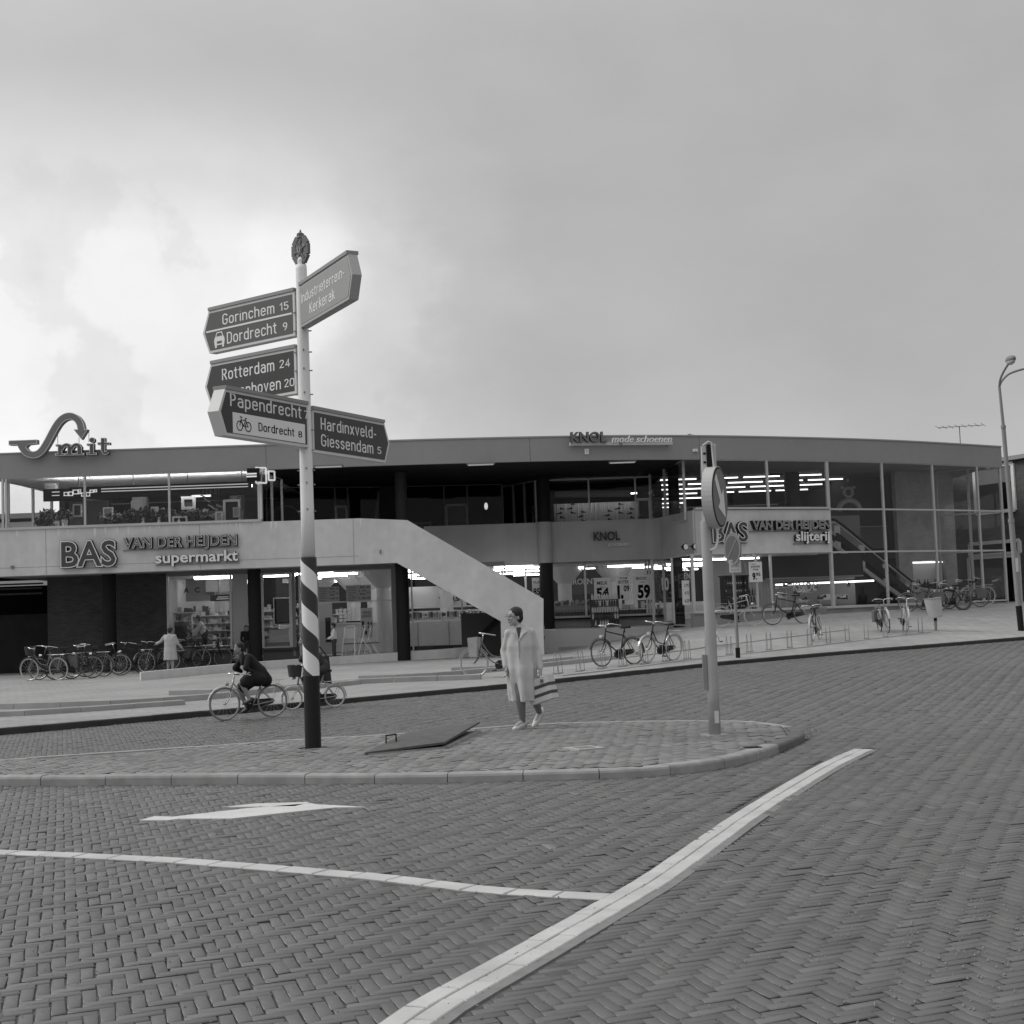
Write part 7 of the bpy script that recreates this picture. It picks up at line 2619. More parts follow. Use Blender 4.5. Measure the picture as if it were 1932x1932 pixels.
def face_parts(c, face, s, parent, glasses=False):
    f = Vector(face).normalized()
    r = Vector((f.y, -f.x, 0))
    c = Vector(c)
    for y in (0.032, -0.032):
        mb = MB().ball(c+f*0.083*s+r*y*s+UP*0.012*s, 0.008*s, 8)
        o = link('eye', mb.mesh('eye', mat('eye_dark', 0.03, 0.3)), parent)
        mb = MB().beam(c+f*0.090*s+r*(y-0.02)*s+UP*0.034*s, c+f*0.090*s+r*(y+0.02)*s+UP*0.036*s, 0.006*s, 0.005*s)
        link('eyebrow', mb.mesh('eyebrow', HAIR), parent)
    mb = MB().beam(c+f*0.094*s-r*0.022*s-UP*0.060*s, c+f*0.094*s+r*0.022*s-UP*0.060*s, 0.008*s, 0.008*s)
    link('mouth', mb.mesh('mouth', mat('lips', 0.14, 0.5)), parent)
    if glasses:
        mb = MB()
        for y in (0.034, -0.034):
            cc_ = c+f*0.104*s+r*y*s+UP*0.010*s
            mb.tube([cc_+r*(0.026*s*math.cos(a))+UP*(0.022*s*math.sin(a)) for a in np.linspace(0, 2*math.pi, 13)[:-1]], 0.0018, 5, closed=True)
            mb.tube([cc_+r*(0.026*s*(1 if y > 0 else -1)), c+r*(0.078*s*(1 if y > 0 else -1))+UP*0.012*s], 0.0025, 5)
        mb.tube([c+f*0.106*s+r*0.010*s+UP*0.012*s, c+f*0.106*s-r*0.010*s+UP*0.012*s], 0.003, 5)
        link('glasses', mb.mesh('glasses', mat('glasses_frame', 0.16, 0.4)), parent)
def hair_shape(mb, c, face, s=1.0, back=1.0, length=0.0, bun=0.0):
    f = Vector(face).normalized()
    c = Vector(c)
    def el(o, rx):
        r = Vector((f.y, -f.x, 0))
        vs, fs = [], []
        n, h = 14, 9
        oo = c+f*o[0]*s+r*o[1]*s+UP*o[2]*s
        for i in range(h+1):
            th_ = math.pi*i/h
            for j in range(n):
                a = 2*math.pi*j/n
                wv = 1+0.03*math.sin(5*a+3*th_)
                vs.append(oo+f*(rx[0]*s*wv*math.sin(th_)*math.cos(a))+r*(rx[1]*s*wv*math.sin(th_)*math.sin(a))+UP*(rx[2]*s*wv*math.cos(th_)))
        for i in range(h):
            for j in range(n):
                fs.append((i*n+j, (i+1)*n+j, (i+1)*n+(j+1) % n, i*n+(j+1) % n))
        mb.add(vs, fs)
    el((-0.028, 0, 0.052), (0.099, 0.094, 0.086))
    el((-0.055, 0, 0.0), (0.068, 0.086, 0.088))
    if length:
        el((-0.07, 0, -0.06-length/2), (0.045, 0.075, 0.06+length/2))
    if bun:
        el((-0.12, 0, 0.03), (bun, bun, bun))
def hand(mb, wrist, d, side, curl=0.6, s=1.0):
    """palm, four fingers of different length and a thumb; d = hand direction, side = thumb direction"""
    w = Vector(wrist)
    d = Vector(d).normalized()
    sd = (Vector(side)-d*Vector(side).dot(d)).normalized()
    nrm = d.cross(sd)
    for k in (-0.022, -0.008, 0.008, 0.022):
        capsule(mb, w+sd*k*0.7*s, w+d*0.075*s+sd*k*s*1.15, 0.016*s, 0.0125*s, 8)
    for k, L in ((0.030, 0.066), (0.011, 0.076), (-0.009, 0.071), (-0.028, 0.056)):
        b = w+d*0.080*s+sd*k*s
        d1 = (d*math.cos(curl*0.6)+nrm*math.sin(curl*0.6)).normalized()
        d2 = (d*math.cos(curl*1.5)+nrm*math.sin(curl*1.5)).normalized()
        m1 = b+d1*L*0.5*s
        capsule(mb, b, m1, 0.0098*s, 0.009*s, 7)
        capsule(mb, m1, m1+d2*L*0.5*s, 0.009*s, 0.0075*s, 7)
    b = w+d*0.018*s+sd*0.026*s
    td = (d*0.75+sd*0.55+nrm*0.35).normalized()
    capsule(mb, b, b+td*0.034*s, 0.013*s, 0.011*s, 7)
    capsule(mb, b+td*0.034*s, b+td*0.034*s+(td+nrm*0.4).normalized()*0.028*s, 0.011*s, 0.009*s, 7)
def shoe(c, d, m_, parent, s=1.0, heel=True, toe_drop=0.0):
    """c = under the ankle on the sole, d = toe direction"""
    d = Vector(d)
    dh = Vector((d.x, d.y, 0)).normalized()
    sd = Vector((-dh.y, dh.x, 0))
    mb = MB()
    secs = [(-0.07, 0.030, 0.065, 0.03), (-0.03, 0.034, 0.075, 0.022), (0.04, 0.040, 0.06, 0.006), (0.10, 0.044, 0.045, 0.0), (0.15, 0.034, 0.032, 0.0), (0.175, 0.012, 0.018, 0.004)]
    vs, fs = [], []
    c = Vector(c)
    for x, w, h, z in secs:
        zt = d.z*x
        for y, zz in ((-w, z), (w, z), (w*0.75, z+h), (-w*0.75, z+h)):
            vs.append(c+dh*x*s+sd*y*s+UP*((zz)*s+zt))
    for i in range(len(secs)-1):
        fs += [(i*4+j, i*4+(j+1) % 4, i*4+4+(j+1) % 4, i*4+4+j) for j in range(4)]
    fs += [(3, 2, 1, 0), tuple((len(secs)-1)*4+j for j in range(4))]
    mb.add(vs, fs)
    if heel:
        hp_ = c-dh*0.055*s
        mb.box(hp_+UP*0.014*s, (0.035*s, 0.035*s, 0.034*s))
    me = mb.mesh('shoe', m_, None, True)
    return link('shoe', me, parent)

def person(label, loc, J, clothes, s=1.0, face=(0, -1, 0), voxel=0.014, group=None, hair_len=0.0, hair_m=None, bare_legs=True, glasses=False, detail_hands=False, leg_m=None, skirt=None, shoes=None, coat=None, coat_m=None, name='person'):
    t = thing(name, label, 'person', loc, group)
    for k in list(J):
        J[k] = Vector(J[k])
    body = MB()
    head_shape(body, J['head'], face, s)
    capsule(body, J['neck'], J['head']-UP*0.05*s, 0.052*s, 0.050*s)
    capsule(body, J['chest'], J['neck'], 0.10*s, 0.06*s)
    capsule(body, J['pelvis'], J['chest'], 0.115*s, 0.11*s)
    for sd in ('L', 'R'):
        capsule(body, J['sh'+sd], J['el'+sd], 0.046*s, 0.038*s)
        capsule(body, J['el'+sd], J['ha'+sd], 0.037*s, 0.026*s)
        capsule(body, J['chest'], J['sh'+sd], 0.08*s, 0.052*s)
        d = (J['ha'+sd]-J['el'+sd])
        hand(body, J['ha'+sd], J.get('hd'+sd, d), J.get('th'+sd, Vector((0, -1, 0.2))), J['cu'+sd].x if 'cu'+sd in J else 0.5, s)
        capsule(body, J['pelvis'], J['hip'+sd], 0.11*s, 0.09*s)
        capsule(body, J['hip'+sd], J['kn'+sd], 0.085*s, 0.055*s)
        capsule(body, J['kn'+sd], J['kn'+sd].lerp(J['an'+sd], 0.35), 0.054*s, 0.056*s)
        capsule(body, J['kn'+sd].lerp(J['an'+sd], 0.35), J['an'+sd], 0.056*s, 0.032*s)
        capsule(body, J['an'+sd], J['an'+sd]+Vector(J['to'+sd]).normalized()*0.10*s-UP*0.03*s, 0.034*s, 0.03*s)
    part('body', fuse(body, 0.0062 if detail_hands else voxel, 3, 0.5), clothes.get('skin', SKIN), t)
    hm = MB()
    hair_shape(hm, J['head'], face, s, length=hair_len)
    part('hair', fuse(hm, 0.010, 2), hair_m or HAIR, t)
    face_parts(J['head'], face, s, t, glasses)
    # upper garment or coat
    top = MB()
    if coat:
        loft(top, coat, 30, fold=clothes.get('fold', 0.07))
    else:
        capsule(top, J['chest'], J['pelvis'], 0.135*s, 0.135*s, 16)
        capsule(top, J['shL'], J['shR'], 0.075*s, 0.075*s)
    for sd in ('L', 'R'):
        e, h_ = J['el'+sd], J['ha'+sd]
        k_ = clothes.get('sleeve', 1.0)
        capsule(top, J['sh'+sd], e, 0.070*s*k_, 0.060*s*k_)
        capsule(top, e, e.lerp(h_, 0.93), 0.060*s*k_, 0.052*s*k_)
        capsule(top, J['chest']+UP*0.03*s, J['sh'+sd], 0.10*s, 0.072*s*k_)
    tm = fuse(top, 0.012 if detail_hands else voxel, 3)
    from mathutils import noise as mnoise
    amp = clothes.get('crease', 0.010)
    for v_ in tm.vertices:
        c_ = v_.co
        k2 = mnoise.noise(Vector((c_.x*13, c_.y*13, c_.z*3.2)))+0.7*mnoise.noise(Vector((c_.x*14+5, c_.y*14, c_.z*9)))
        v_.co = c_+v_.normal*(amp*k2)
    tm.update()
    part('coat' if coat else 'jacket', tm, clothes['top'], t)
    if clothes.get('legs'):
        lg = MB()
        capsule(lg, J['pelvis']+UP*0.05*s, J['pelvis']-UP*0.02*s, 0.14*s, 0.14*s)
        for sd in ('L', 'R'):
            capsule(lg, J['hip'+sd], J['kn'+sd], 0.098*s, 0.072*s)
            capsule(lg, J['kn'+sd], J['kn'+sd].lerp(J['an'+sd], 0.93), 0.070*s, 0.058*s)
        part('trousers', fuse(lg, voxel, 3), clothes['legs'], t)
    elif clothes.get('stockings'):
        lg = MB()
        for sd in ('L', 'R'):
            k, a = J['kn'+sd], J['an'+sd]
            capsule(lg, J['hip'+sd].lerp(k, 0.5), k, 0.082*s, 0.062*s)
            capsule(lg, k, k.lerp(a, 0.35), 0.060*s, 0.062*s)
            capsule(lg, k.lerp(a, 0.35), a, 0.062*s, 0.037*s)
        part('stockings', fuse(lg, 0.009, 2), clothes['stockings'], t)
    if skirt:
        sk = MB()
        loft(sk, skirt, 24, fold=0.06)
        part('skirt', fuse(sk, voxel, 2), clothes['skirt'], t)
    for sd in ('L', 'R'):
        a = J['an'+sd]
        td = Vector(J['to'+sd]).normalized()
        shoe(a-UP*0.075*s, td, clothes.get('shoes', mat('dark_leather', 0.03)), t, s)
    return t

# --- the woman in the pale raincoat crossing the island
wp_ = PI_(985, 1374.5)
WC = mat('raincoat_pale', 0.52, 0.75, 3, 0.03)
JW = dict(head=(-0.050, -0.035, 1.432), neck=(0.0, 0.0, 1.30), chest=(0.010, 0.01, 1.16), pelvis=(0.02, 0.02, 0.83),
          shL=(-0.125, -0.01, 1.225), shR=(0.155, 0.0, 1.230), elL=(-0.195, 0.05, 1.00), elR=(0.232, 0.03, 1.00), haL=(-0.178, -0.03, 0.79), haR=(0.265, -0.02, 0.76),
          hipL=(-0.06, 0.01, 0.80), hipR=(0.10, 0.03, 0.80), knL=(-0.012, -0.06, 0.43), knR=(0.165, 0.10, 0.42), anL=(0.012, 0.02, 0.085), anR=(0.235, 0.42, 0.165),
          toL=(-0.75, -0.66, -0.12), toR=(-0.42, -0.65, -0.60), hdL=(0.02, -0.1, -1), hdR=(0.02, 0.0, -1), thL=(0.2, -1, 0), thR=(-0.3, -1, 0), cuL=(0.8, 0, 0), cuR=(1.25, 0, 0))
coat_rings = [(0.0, 0.005, 1.345, 0.072, 0.064), (0.005, 0.0, 1.30, 0.095, 0.078), (0.008, 0.0, 1.255, 0.145, 0.098), (0.012, 0.0, 1.18, 0.168, 0.115), (0.012, -0.005, 1.06, 0.178, 0.13), (0.012, 0.0, 0.92, 0.172, 0.125),
              (0.015, 0.0, 0.78, 0.182, 0.140), (0.02, 0.01, 0.60, 0.175, 0.150), (0.03, 0.02, 0.45, 0.170, 0.155), (0.035, 0.03, 0.345, 0.165, 0.155)]
woman = person('woman in a pale raincoat with glasses walking across the island carrying a bag', wp_, JW,
               dict(top=WC, stockings=SKIND, shoes=mat('shoe_white', 0.60, 0.5), skin=mat('skin_woman', 0.40, 0.55), fold=0.18, sleeve=0.84, crease=0.009), 1.0, (-0.80, -0.60, 0), detail_hands=True, glasses=True, coat=coat_rings)
# collar lapels, placket and pockets
def flat_poly(name, pts, th_, m_, parent):
    pts = [Vector(p) for p in pts]
    n = (pts[1]-pts[0]).cross(pts[2]-pts[0]).normalized()
    mb = MB()
    k = len(pts)
    mb.add([p for p in pts]+[p+n*th_ for p in pts], [tuple(range(k))[::-1], tuple(range(k, 2*k))]+[(i, (i+1) % k, k+(i+1) % k, k+i) for i in range(k)])
    return link(name, mb.mesh(name, m_), parent)
WC2 = mat('raincoat_collar', 0.53, 0.8)
flat_poly('lapel', [(-0.075, -0.060, 1.345), (-0.115, -0.100, 1.27), (-0.055, -0.128, 1.22), (-0.005, -0.138, 1.13), (-0.03, -0.085, 1.28)], 0.008, WC2, woman)
flat_poly('lapel', [(0.065, -0.055, 1.345), (0.035, -0.085, 1.28), (-0.002, -0.140, 1.13), (0.055, -0.130, 1.21), (0.115, -0.105, 1.25)], 0.008, WC2, woman)
MB().lathe([(0.085, 1.29), (0.082, 1.35)], (0.0, 0.012, 0), 16)
mb = MB()
pk = [(0.0, -0.136, 1.13), (0.004, -0.137, 1.0), (0.006, -0.135, 0.85), (0.010, -0.147, 0.70), (0.016, -0.15, 0.55), (0.022, -0.14, 0.40)]
for a, b in zip(pk, pk[1:]):
    mb.beam(a, b, 0.012, 0.022, up=(1, 0, 0))
link('placket', mb.mesh('placket', mat('raincoat_seam', 0.36, 0.8)), woman)
flat_poly('shirt_front', [(-0.028, -0.090, 1.30), (0.0, -0.122, 1.14), (0.032, -0.090, 1.30)], 0.006, mat('dark_blouse', 0.07, 0.8), woman)
# striped shopping bag hanging from her hand
bo_ = wp_+Vector((0.27, -0.03, 0.485))
bag = thing('shopping_bag', 'pale shopping bag with two dark stripes hanging from the hand of the woman', 'bag', bo_)
bx_ = Vector((0.80, -0.50, 0.28)).normalized()      # long side, rising to the right
by_ = Vector((0.53, 0.85, 0)).normalized()
bz_ = bx_.cross(by_).normalized()
if bz_.z < 0:
    bz_ = -bz_
def bagbox(mb, x0, x1, y0, y1, z0, z1, fl=1.0):
    pts = [bx_*x+by_*y+bz_*z for z in (z0,) for x, y in ((x0, y0), (x1, y0), (x1, y1), (x0, y1))]
    pts += [bx_*x*fl+by_*y*fl+bz_*z1 for x, y in ((x0, y0), (x1, y0), (x1, y1), (x0, y1))]
    mb.hexa(pts)
mb = MB()
bagbox(mb, -0.17, 0.17, -0.08, 0.08, -0.15, 0.15, 1.08)
link('bag_body', mb.mesh('bag_body', mat('bag_pale', 0.56, 0.8, 8, 0.05)), bag)
for z0, z1, k_ in ((-0.085, -0.045, 1.025), (0.02, 0.06, 1.06)):
    mb = MB()
    bagbox(mb, -0.17*k_-0.002, 0.17*k_+0.002, -0.08*k_-0.002, 0.08*k_+0.002, z0, z1, 1.012)
    link('stripe', mb.mesh('stripe', mat('bag_stripe', 0.07, 0.8)), bag)
hp2 = Vector((0.268, -0.02, 0.655))-Vector((0.27, -0.03, 0.485))
for sgn_ in (-1, 1):
    mb = MB().tube(spline([bx_*-0.09+by_*0.083*sgn_+bz_*0.10, bx_*-0.06+by_*0.06*sgn_+bz_*0.16, hp2+Vector((-0.012, 0, 0.0)), hp2+Vector((0.012, 0, 0.0)), bx_*0.07+by_*0.06*sgn_+bz_*0.16, bx_*0.09+by_*0.083*sgn_+bz_*0.10], 4), 0.010, 6)
    link('handle', mb.mesh('handle', mat('bag_handle', 0.6, 0.6), None, True), bag)
    for x in (-0.09, 0.09):
        mb = MB().box(bx_*x+by_*0.088*sgn_+bz_*0.10, (0.04, 0.03, 0.04))
        link('handle_patch', mb.mesh('handle_patch', mat('bag_patch', 0.14, 0.7)), bag)

# --- cyclists (at rest, sharply modelled)
def cyclist(pos, head, kind, label_bike, label_p, clothes, sc, hair_len, back_bag=False):
    rz = rad(head)
    o = make_bike(**kind)
    o.location = pos
    o.rotation_euler = (0, 0, rz)
    o.scale = (sc, sc, sc)
    o['label'] = label_bike
    o['group'] = 'bicycles being ridden'
    f = Vector((math.cos(rz), math.sin(rz), 0))
    r = Vector((f.y, -f.x, 0))
    def w(x, y, z):
        q = f*(x*sc)+r*(y*sc)
        return Vector((q.x, q.y, z*sc))
    wb = kind.get('wb', 1.06)
    sz = kind.get('saddle_z', 0.92)
    bz2 = kind.get('bar_z', 1.06)
    J = dict(pelvis=w(-0.22, 0, sz+0.10), chest=w(0.0, 0, sz+0.42), neck=w(0.10, 0, sz+0.55), head=w(0.20, 0, sz+0.68),
             shL=w(0.05, -0.17, sz+0.48), shR=w(0.05, 0.17, sz+0.48), elL=w(0.17, -0.25, sz+0.27), elR=w(0.17, 0.25, sz+0.27), haL=w(wb/2-0.50, -0.27, bz2-0.02), haR=w(wb/2-0.50, 0.27, bz2-0.02),
             hipL=w(-0.19, -0.09, sz+0.06), hipR=w(-0.19, 0.09, sz+0.06), knL=w(0.20, -0.10, sz-0.02), knR=w(0.17, 0.10, sz-0.14), anL=w(0.03, -0.12, 0.40), anR=w(-0.02, 0.12, 0.20),
             toL=f*1.0-UP*0.1, toR=f*1.0-UP*0.05, hdL=f+UP*-0.1, hdR=f+UP*-0.1, thL=r, thR=-r, cuL=(1.2, 0, 0), cuR=(1.2, 0, 0))
    sk = None
    p = person(label_p, pos, J, clothes, sc, tuple(f), hair_len=hair_len, group=None)
    if clothes.get('coat_tail'):
        mb = MB()
        capsule(mb, J['pelvis']+w(0, 0, 0.05), J['knL']+w(-0.08, -0.01, 0.0), 0.19*sc, 0.125*sc)
        capsule(mb, J['pelvis']+w(0, 0, 0.05), J['knR']+w(-0.08, 0.01, 0.0), 0.19*sc, 0.125*sc)
        capsule(mb, J['pelvis']+w(0, 0, 0.05), J['chest'], 0.18*sc, 0.15*sc)
        capsule(mb, J['pelvis']+w(-0.03, 0, 0.02), J['pelvis']+w(-0.16, 0, -0.10), 0.18*sc, 0.15*sc)
        capsule(mb, J['hipL']-UP*0.02, J['hipR']-UP*0.02, 0.165*sc, 0.165*sc)
        part('coat_skirt', fuse(mb, 0.016, 3), clothes['top'], p)
    if back_bag:
        b_ = thing('shoulder_bag', 'large dark shopping bag hanging at the side of the second cyclist behind the signpost', 'bag', pos+w(-0.36, 0.26, sz+0.02))
        mb = MB()
        x_, u_ = f*sc, UP*sc
        mb.prism([(-0.15, -0.30), (0.16, -0.26), (0.10, 0.30), (-0.10, 0.30)], Vector((0, 0, 0)), f*sc, UP*sc, r*sc, -0.05, 0.05)
        link('bag_body', mb.mesh('bag_body', mat('bag_dark', 0.05, 0.7, 6, 0.2)), b_)
        mb = MB().tube([w(-0.08, 0.0, 0.29), w(0.10, -0.06, 0.50), w(0.24, -0.12, 0.56)], 0.012, 6)
        link('bag_strap', mb.mesh('bag_strap', mat('bag_dark', 0.05)), b_)
    return p
c1_ = PZ(470, 1356.5, 0.0)
cyclist(Vector((c1_.x, c1_.y, 0)), 215, dict(frame_m=FS, tyre_m=mat('tyre_mid', 0.22, 0.7), guard_m=PAINTG, step=True, basket=False, saddle_z=0.78, bar_z=0.99), 'pale bicycle on the road ridden by the person in the black coat',
        'person in a black coat with loose hair cycling left along the road', dict(top=mat('coat_black', 0.012, 0.8), coat_tail=True, shoes=mat('dark_leather', 0.03), skin=mat('skin_pale', 0.30)), 0.79, 0.24)
c2_ = PZ(592, 1336.5, 0.0)
cyclist(Vector((c2_.x, c2_.y, 0)), 208, dict(frame_m=FS, tyre_m=PALETYRE, guard_m=PAINTG, step=True, basket=True, wr=0.235, wb=0.98, saddle_z=0.78, bar_z=0.98), 'small wheeled bicycle with front basket ridden behind the signpost',
        'person in a dark jacket cycling left, mostly hidden behind the signpost', dict(top=mat('jacket_dark', 0.035, 0.8), legs=mat('trousers_dark', 0.05, 0.8), shoes=mat('dark_leather', 0.03)), 0.82, 0.10, back_bag=True)

# --- standing people
def standing(label, pos, H_, face, clothes, armL=None, armR=None, lean=0.0, coat=False, hair_len=0.0, hair_m=None):
    s = H_/1.68
    f = Vector(face).normalized()
    r = Vector((f.y, -f.x, 0))
    def w(x, y, z):
        return f*(x*s+lean*max(0, z-0.85)*s)+r*(y*s)+UP*(z*s-0.35*abs(lean)*max(0, z-0.85)*s)
    J = dict(pelvis=w(0, 0, 0.92), chest=w(0, 0, 1.25), neck=w(0.0, 0, 1.42), head=w(0.03, 0, 1.56),
             shL=w(0, -0.19, 1.36), shR=w(0, 0.19, 1.36), elL=w(0.02, -0.24, 1.08), elR=w(0.02, 0.24, 1.08), haL=w(0.12, -0.23, 0.86), haR=w(0.12, 0.23, 0.86),
             hipL=w(0, -0.09, 0.88), hipR=w(0, 0.09, 0.88), knL=w(0.03, -0.10, 0.48), knR=w(-0.02, 0.10, 0.48), anL=w(0.0, -0.10, 0.08), anR=w(-0.05, 0.11, 0.08), toL=f, toR=f)
    if armL:
        J['elL'], J['haL'] = w(*armL[0]), w(*armL[1])
    if armR:
        J['elR'], J['haR'] = w(*armR[0]), w(*armR[1])
    for k in ('L', 'R'):
        J['th'+k] = f
    cr = None
    if coat:
        cr = []
        for z, a, b in ((1.44, 0.08, 0.07), (1.38, 0.17, 0.10), (1.25, 0.20, 0.13), (1.0, 0.185, 0.135), (0.75, 0.20, 0.16), (0.50, 0.22, 0.18)):
            q = w(0, 0, z)
            cr.append((q.x, q.y, q.z, a*s*(abs(r.x)+0.75*abs(r.y)), b*s*(1+0.3*abs(r.y))))
    return person(label, pos, J, clothes, s, tuple(f), coat=cr, hair_len=hair_len, hair_m=hair_m)
lp_ = PG(322, 1271)
standing('woman in a white coat with dark hair reaching for a bicycle at the brick wall', Vector((lp_.x, lp_.y, lp_.z)), 1.45, (0.25, 1.0, 0), dict(top=mat('coat_white', 0.42, 0.8, 5, 0.05), shoes=mat('dark_leather', 0.03), skin=mat('skin_pale', 0.30), fold=0.05),
         armL=((0.1, -0.42, 1.18), (0.15, -0.62, 1.10)), armR=((0.10, 0.25, 1.10), (0.30, 0.30, 0.93)), coat=True)
b_ = P(631, 1250, 48.6)
standing('boy in a white shirt and dark trousers standing before the supermarket entrance', Vector((b_.x, 48.6, 0.12)), 1.28, (-1.0, -0.15, 0), dict(top=mat('shirt_white', 0.68, 0.8), legs=mat('trousers_dark', 0.05), skin=mat('skin_pale', 0.30)),
         armL=((0.05, -0.24, 1.1), (0.24, -0.16, 1.02)), armR=((0.05, 0.24, 1.1), (0.24, 0.18, 1.02)))
b_ = P(386, 1200, 51.6)
standing('shopper in a pale shirt bending over inside the supermarket window', Vector((b_.x, 51.7, ZF1)), 1.62, (-0.9, -0.3, 0), dict(top=mat('shirt_white', 0.68), legs=mat('trousers_dark', 0.05)), lean=0.35,
         armL=((0.3, -0.2, 1.0), (0.45, -0.15, 0.85)), armR=((0.3, 0.2, 1.0), (0.45, 0.15, 0.85)), hair_len=0.08)
b_ = P(341, 1200, 51.2)
standing('shopper in a long dark coat inside the left supermarket window', Vector((b_.x, 51.2, ZF1)), 1.58, (0.8, 0.5, 0), dict(top=mat('coat_dark_grey', 0.05, 0.8), fold=0.05), coat=True)
b_ = P(641, 1150, 56.0)
standing('shop assistant in a grey coat behind the white counter', Vector((b_.x, 56.4, ZF1)), 1.66, (-0.8, -0.5, 0), dict(top=mat('coat_grey', 0.12, 0.8), legs=mat('trousers_dark', 0.05)))
b_ = P(465, 1200, 49.6)
standing('person in dark clothes half hidden behind the second black column', Vector((b_.x-0.06, 49.9, 0.15)), 1.28, (0.4, -0.8, 0), dict(top=mat('coat_black', 0.012), legs=mat('trousers_dark', 0.05)), hair_len=0.05)

# ============================================================ SHOP CONTENTS
def gond(name, label, u, v, Y, w, h, shelves, d=0.5, rz=0.0, z=ZF1, fill=1, frame=WHITE, group='grocery shelves inside the supermarket'):
    p = P(u, v, Y)
    return gondola(name, label, (p.x, Y, z), w, d, h, rz, shelves, fill, GOODS, group, frame)
gond('grocery_shelf', 'tall grocery shelf at the back of the left supermarket window', 352, 1180, 54.5, 2.0, 1.75, 6)
gond('grocery_shelf', 'packed grocery shelf behind the bending shopper in the left window', 405, 1180, 53.6, 1.6, 1.6, 6)
gond('grocery_shelf', 'low grocery shelf in the front of the left supermarket window', 372, 1200, 52.4, 1.3, 0.8, 3)
gond('grocery_shelf', 'goods shelf seen in the narrow window right of the second black column', 508, 1180, 53.8, 0.8, 1.7, 6)
gond('grocery_shelf', 'small goods rack in the slit beside the striped sleeve', 560, 1180, 53.0, 0.5, 1.8, 6)
gond('grocery_shelf', 'wide goods shelf in the back behind the entrance counter', 690, 1150, 62.5, 3.0, 1.5, 5)
gond('grocery_shelf', 'long goods shelf behind the grocery window posters', 1090, 1140, 60.0, 3.6, 1.4, 5)
gond('grocery_shelf', 'goods shelf low behind the grocery window at the right', 1200, 1140, 57.5, 2.2, 1.3, 4)
# signs and panels hanging in the left window
def simple(name, label, cat, c, sz, m_, extra=None, group=None):
    t = thing(name, label, cat, c, group)
    MB().box(c, sz).build('panel', m_, t)
    if extra:
        for nm, dc_, s2, m2 in extra:
            MB().box((c[0]+dc_[0], c[1]+dc_[1], c[2]+dc_[2]), s2).build(nm, m2, t)
    return t
p = P(378, 1107, 55.0)
simple('partition_panel', 'grey partition panel high behind the goods in the left window', 'panel', (p.x, 55.0, p.z), (1.1, 0.08, 1.1), mat('partition_grey', 0.24, 0.8), [('panel_edge', (0.56, 0, 0), (0.03, 0.1, 1.12), WHITE)])
p = P(413, 1101, 54.6)
simple('white_board', 'pair of white boards hanging high in the left supermarket window', 'board', (p.x, 54.6, p.z), (1.0, 0.04, 0.62), OFFW, [('board_divider', (-0.02, -0.03, 0), (0.03, 0.02, 0.62), MIDG)])
p = P(416, 1128, 53.2)
q_ = simple('aisle_sign', 'dark aisle sign with pale lines hanging in the left window', 'sign', (p.x, 53.2, p.z), (0.75, 0.05, 0.24), BLACK, [('text_line', (0.1, -0.03, 0.03), (0.4, 0.01, 0.03), OFFW), ('text_line', (0.1, -0.03, -0.04), (0.5, 0.01, 0.03), OFFW), ('hanger', (0, 0, 0.5), (0.02, 0.02, 0.8), GREYM)])
p = P(365, 1113, 54.9)
t = thing('wall_lettering', 'dark letters A C on the grey partition in the left window', 'lettering', (p.x, 54.9, p.z))
letters(t, 'A', Vector((p.x-0.28, 54.92, p.z-0.1)), (1, 0, 0), UP, 0.2, 0.2, [(0.015, 0.0, 0.02, INK)])
letters(t, 'C', Vector((p.x+0.14, 54.92, p.z-0.1)), (1, 0, 0), UP, 0.2, 0.18, [(0.015, 0.0, 0.02, INK)])
# black panel room with framed screen (second narrow window)
p = P(520, 1112, 53.2)
simple('dark_partition', 'black wall panel with small notice in the window right of the second column', 'panel', (p.x, 53.9, p.z), (1.5, 0.08, 1.25), DARK, [('notice', (0.28, -0.06, 0.32), (0.24, 0.02, 0.16), mat('goods_pale', 0.42))])
p = P(532, 1153, 52.6)
simple('framed_board', 'black board in a pale frame standing in the window right of the second column', 'board', (p.x, 52.6, p.z), (0.62, 0.05, 1.0), WHITE, [('board_face', (0.0, -0.03, 0.0), (0.54, 0.02, 0.92), BLACK)])
p = P(528, 1195, 52.2)
simple('paper_stack', 'white stack of boxes below the framed black board', 'boxes', (p.x, 52.2, 1.0), (0.7, 0.4, 0.45), OFFW, [('lower_stack', (-0.12, -0.05, -0.42), (1.0, 0.5, 0.38), mat('goods_grey', 0.28)), ('box_lid', (0, -0.02, 0.235), (0.72, 0.42, 0.03), mat('goods_pale', 0.42))])
# entrance counter with till
p = P(672, 1185, 54.5)
ct = thing('shop_counter', 'long white counter behind the entrance window', 'counter', (p.x, 54.5, ZF1))
MB().box((p.x, 54.5, ZF1+0.52), (2.9, 0.7, 1.04)).build('counter_front', OFFW, ct)
MB().box((p.x, 54.5, ZF1+1.06), (3.0, 0.78, 0.05)).build('counter_top', mat('store_wall', 0.68), ct)
MB().box((p.x+0.1, 54.3, ZF1+1.11), (0.9, 0.3, 0.06)).build('black_tray', BLACK, ct)
p2 = P(655, 1160, 54.6)
rk = thing('postcard_rack', 'small wire rack standing on the white counter', 'rack', (p2.x, 54.6, ZF1+1.09))
mb = MB()
for i in range(4):
    for j in range(4):
        mb.box((p2.x-0.24+0.16*i, 54.6, ZF1+1.18+0.13*j), (0.12, 0.03, 0.10))
mb.build('cards', OFFW, rk)
mb = MB()
for i in range(5):
    mb.beam((p2.x-0.32+0.16*i, 54.63, ZF1+1.09), (p2.x-0.32+0.16*i, 54.63, ZF1+1.65), 0.012, 0.012)
mb.build('wires', GREYM, rk)
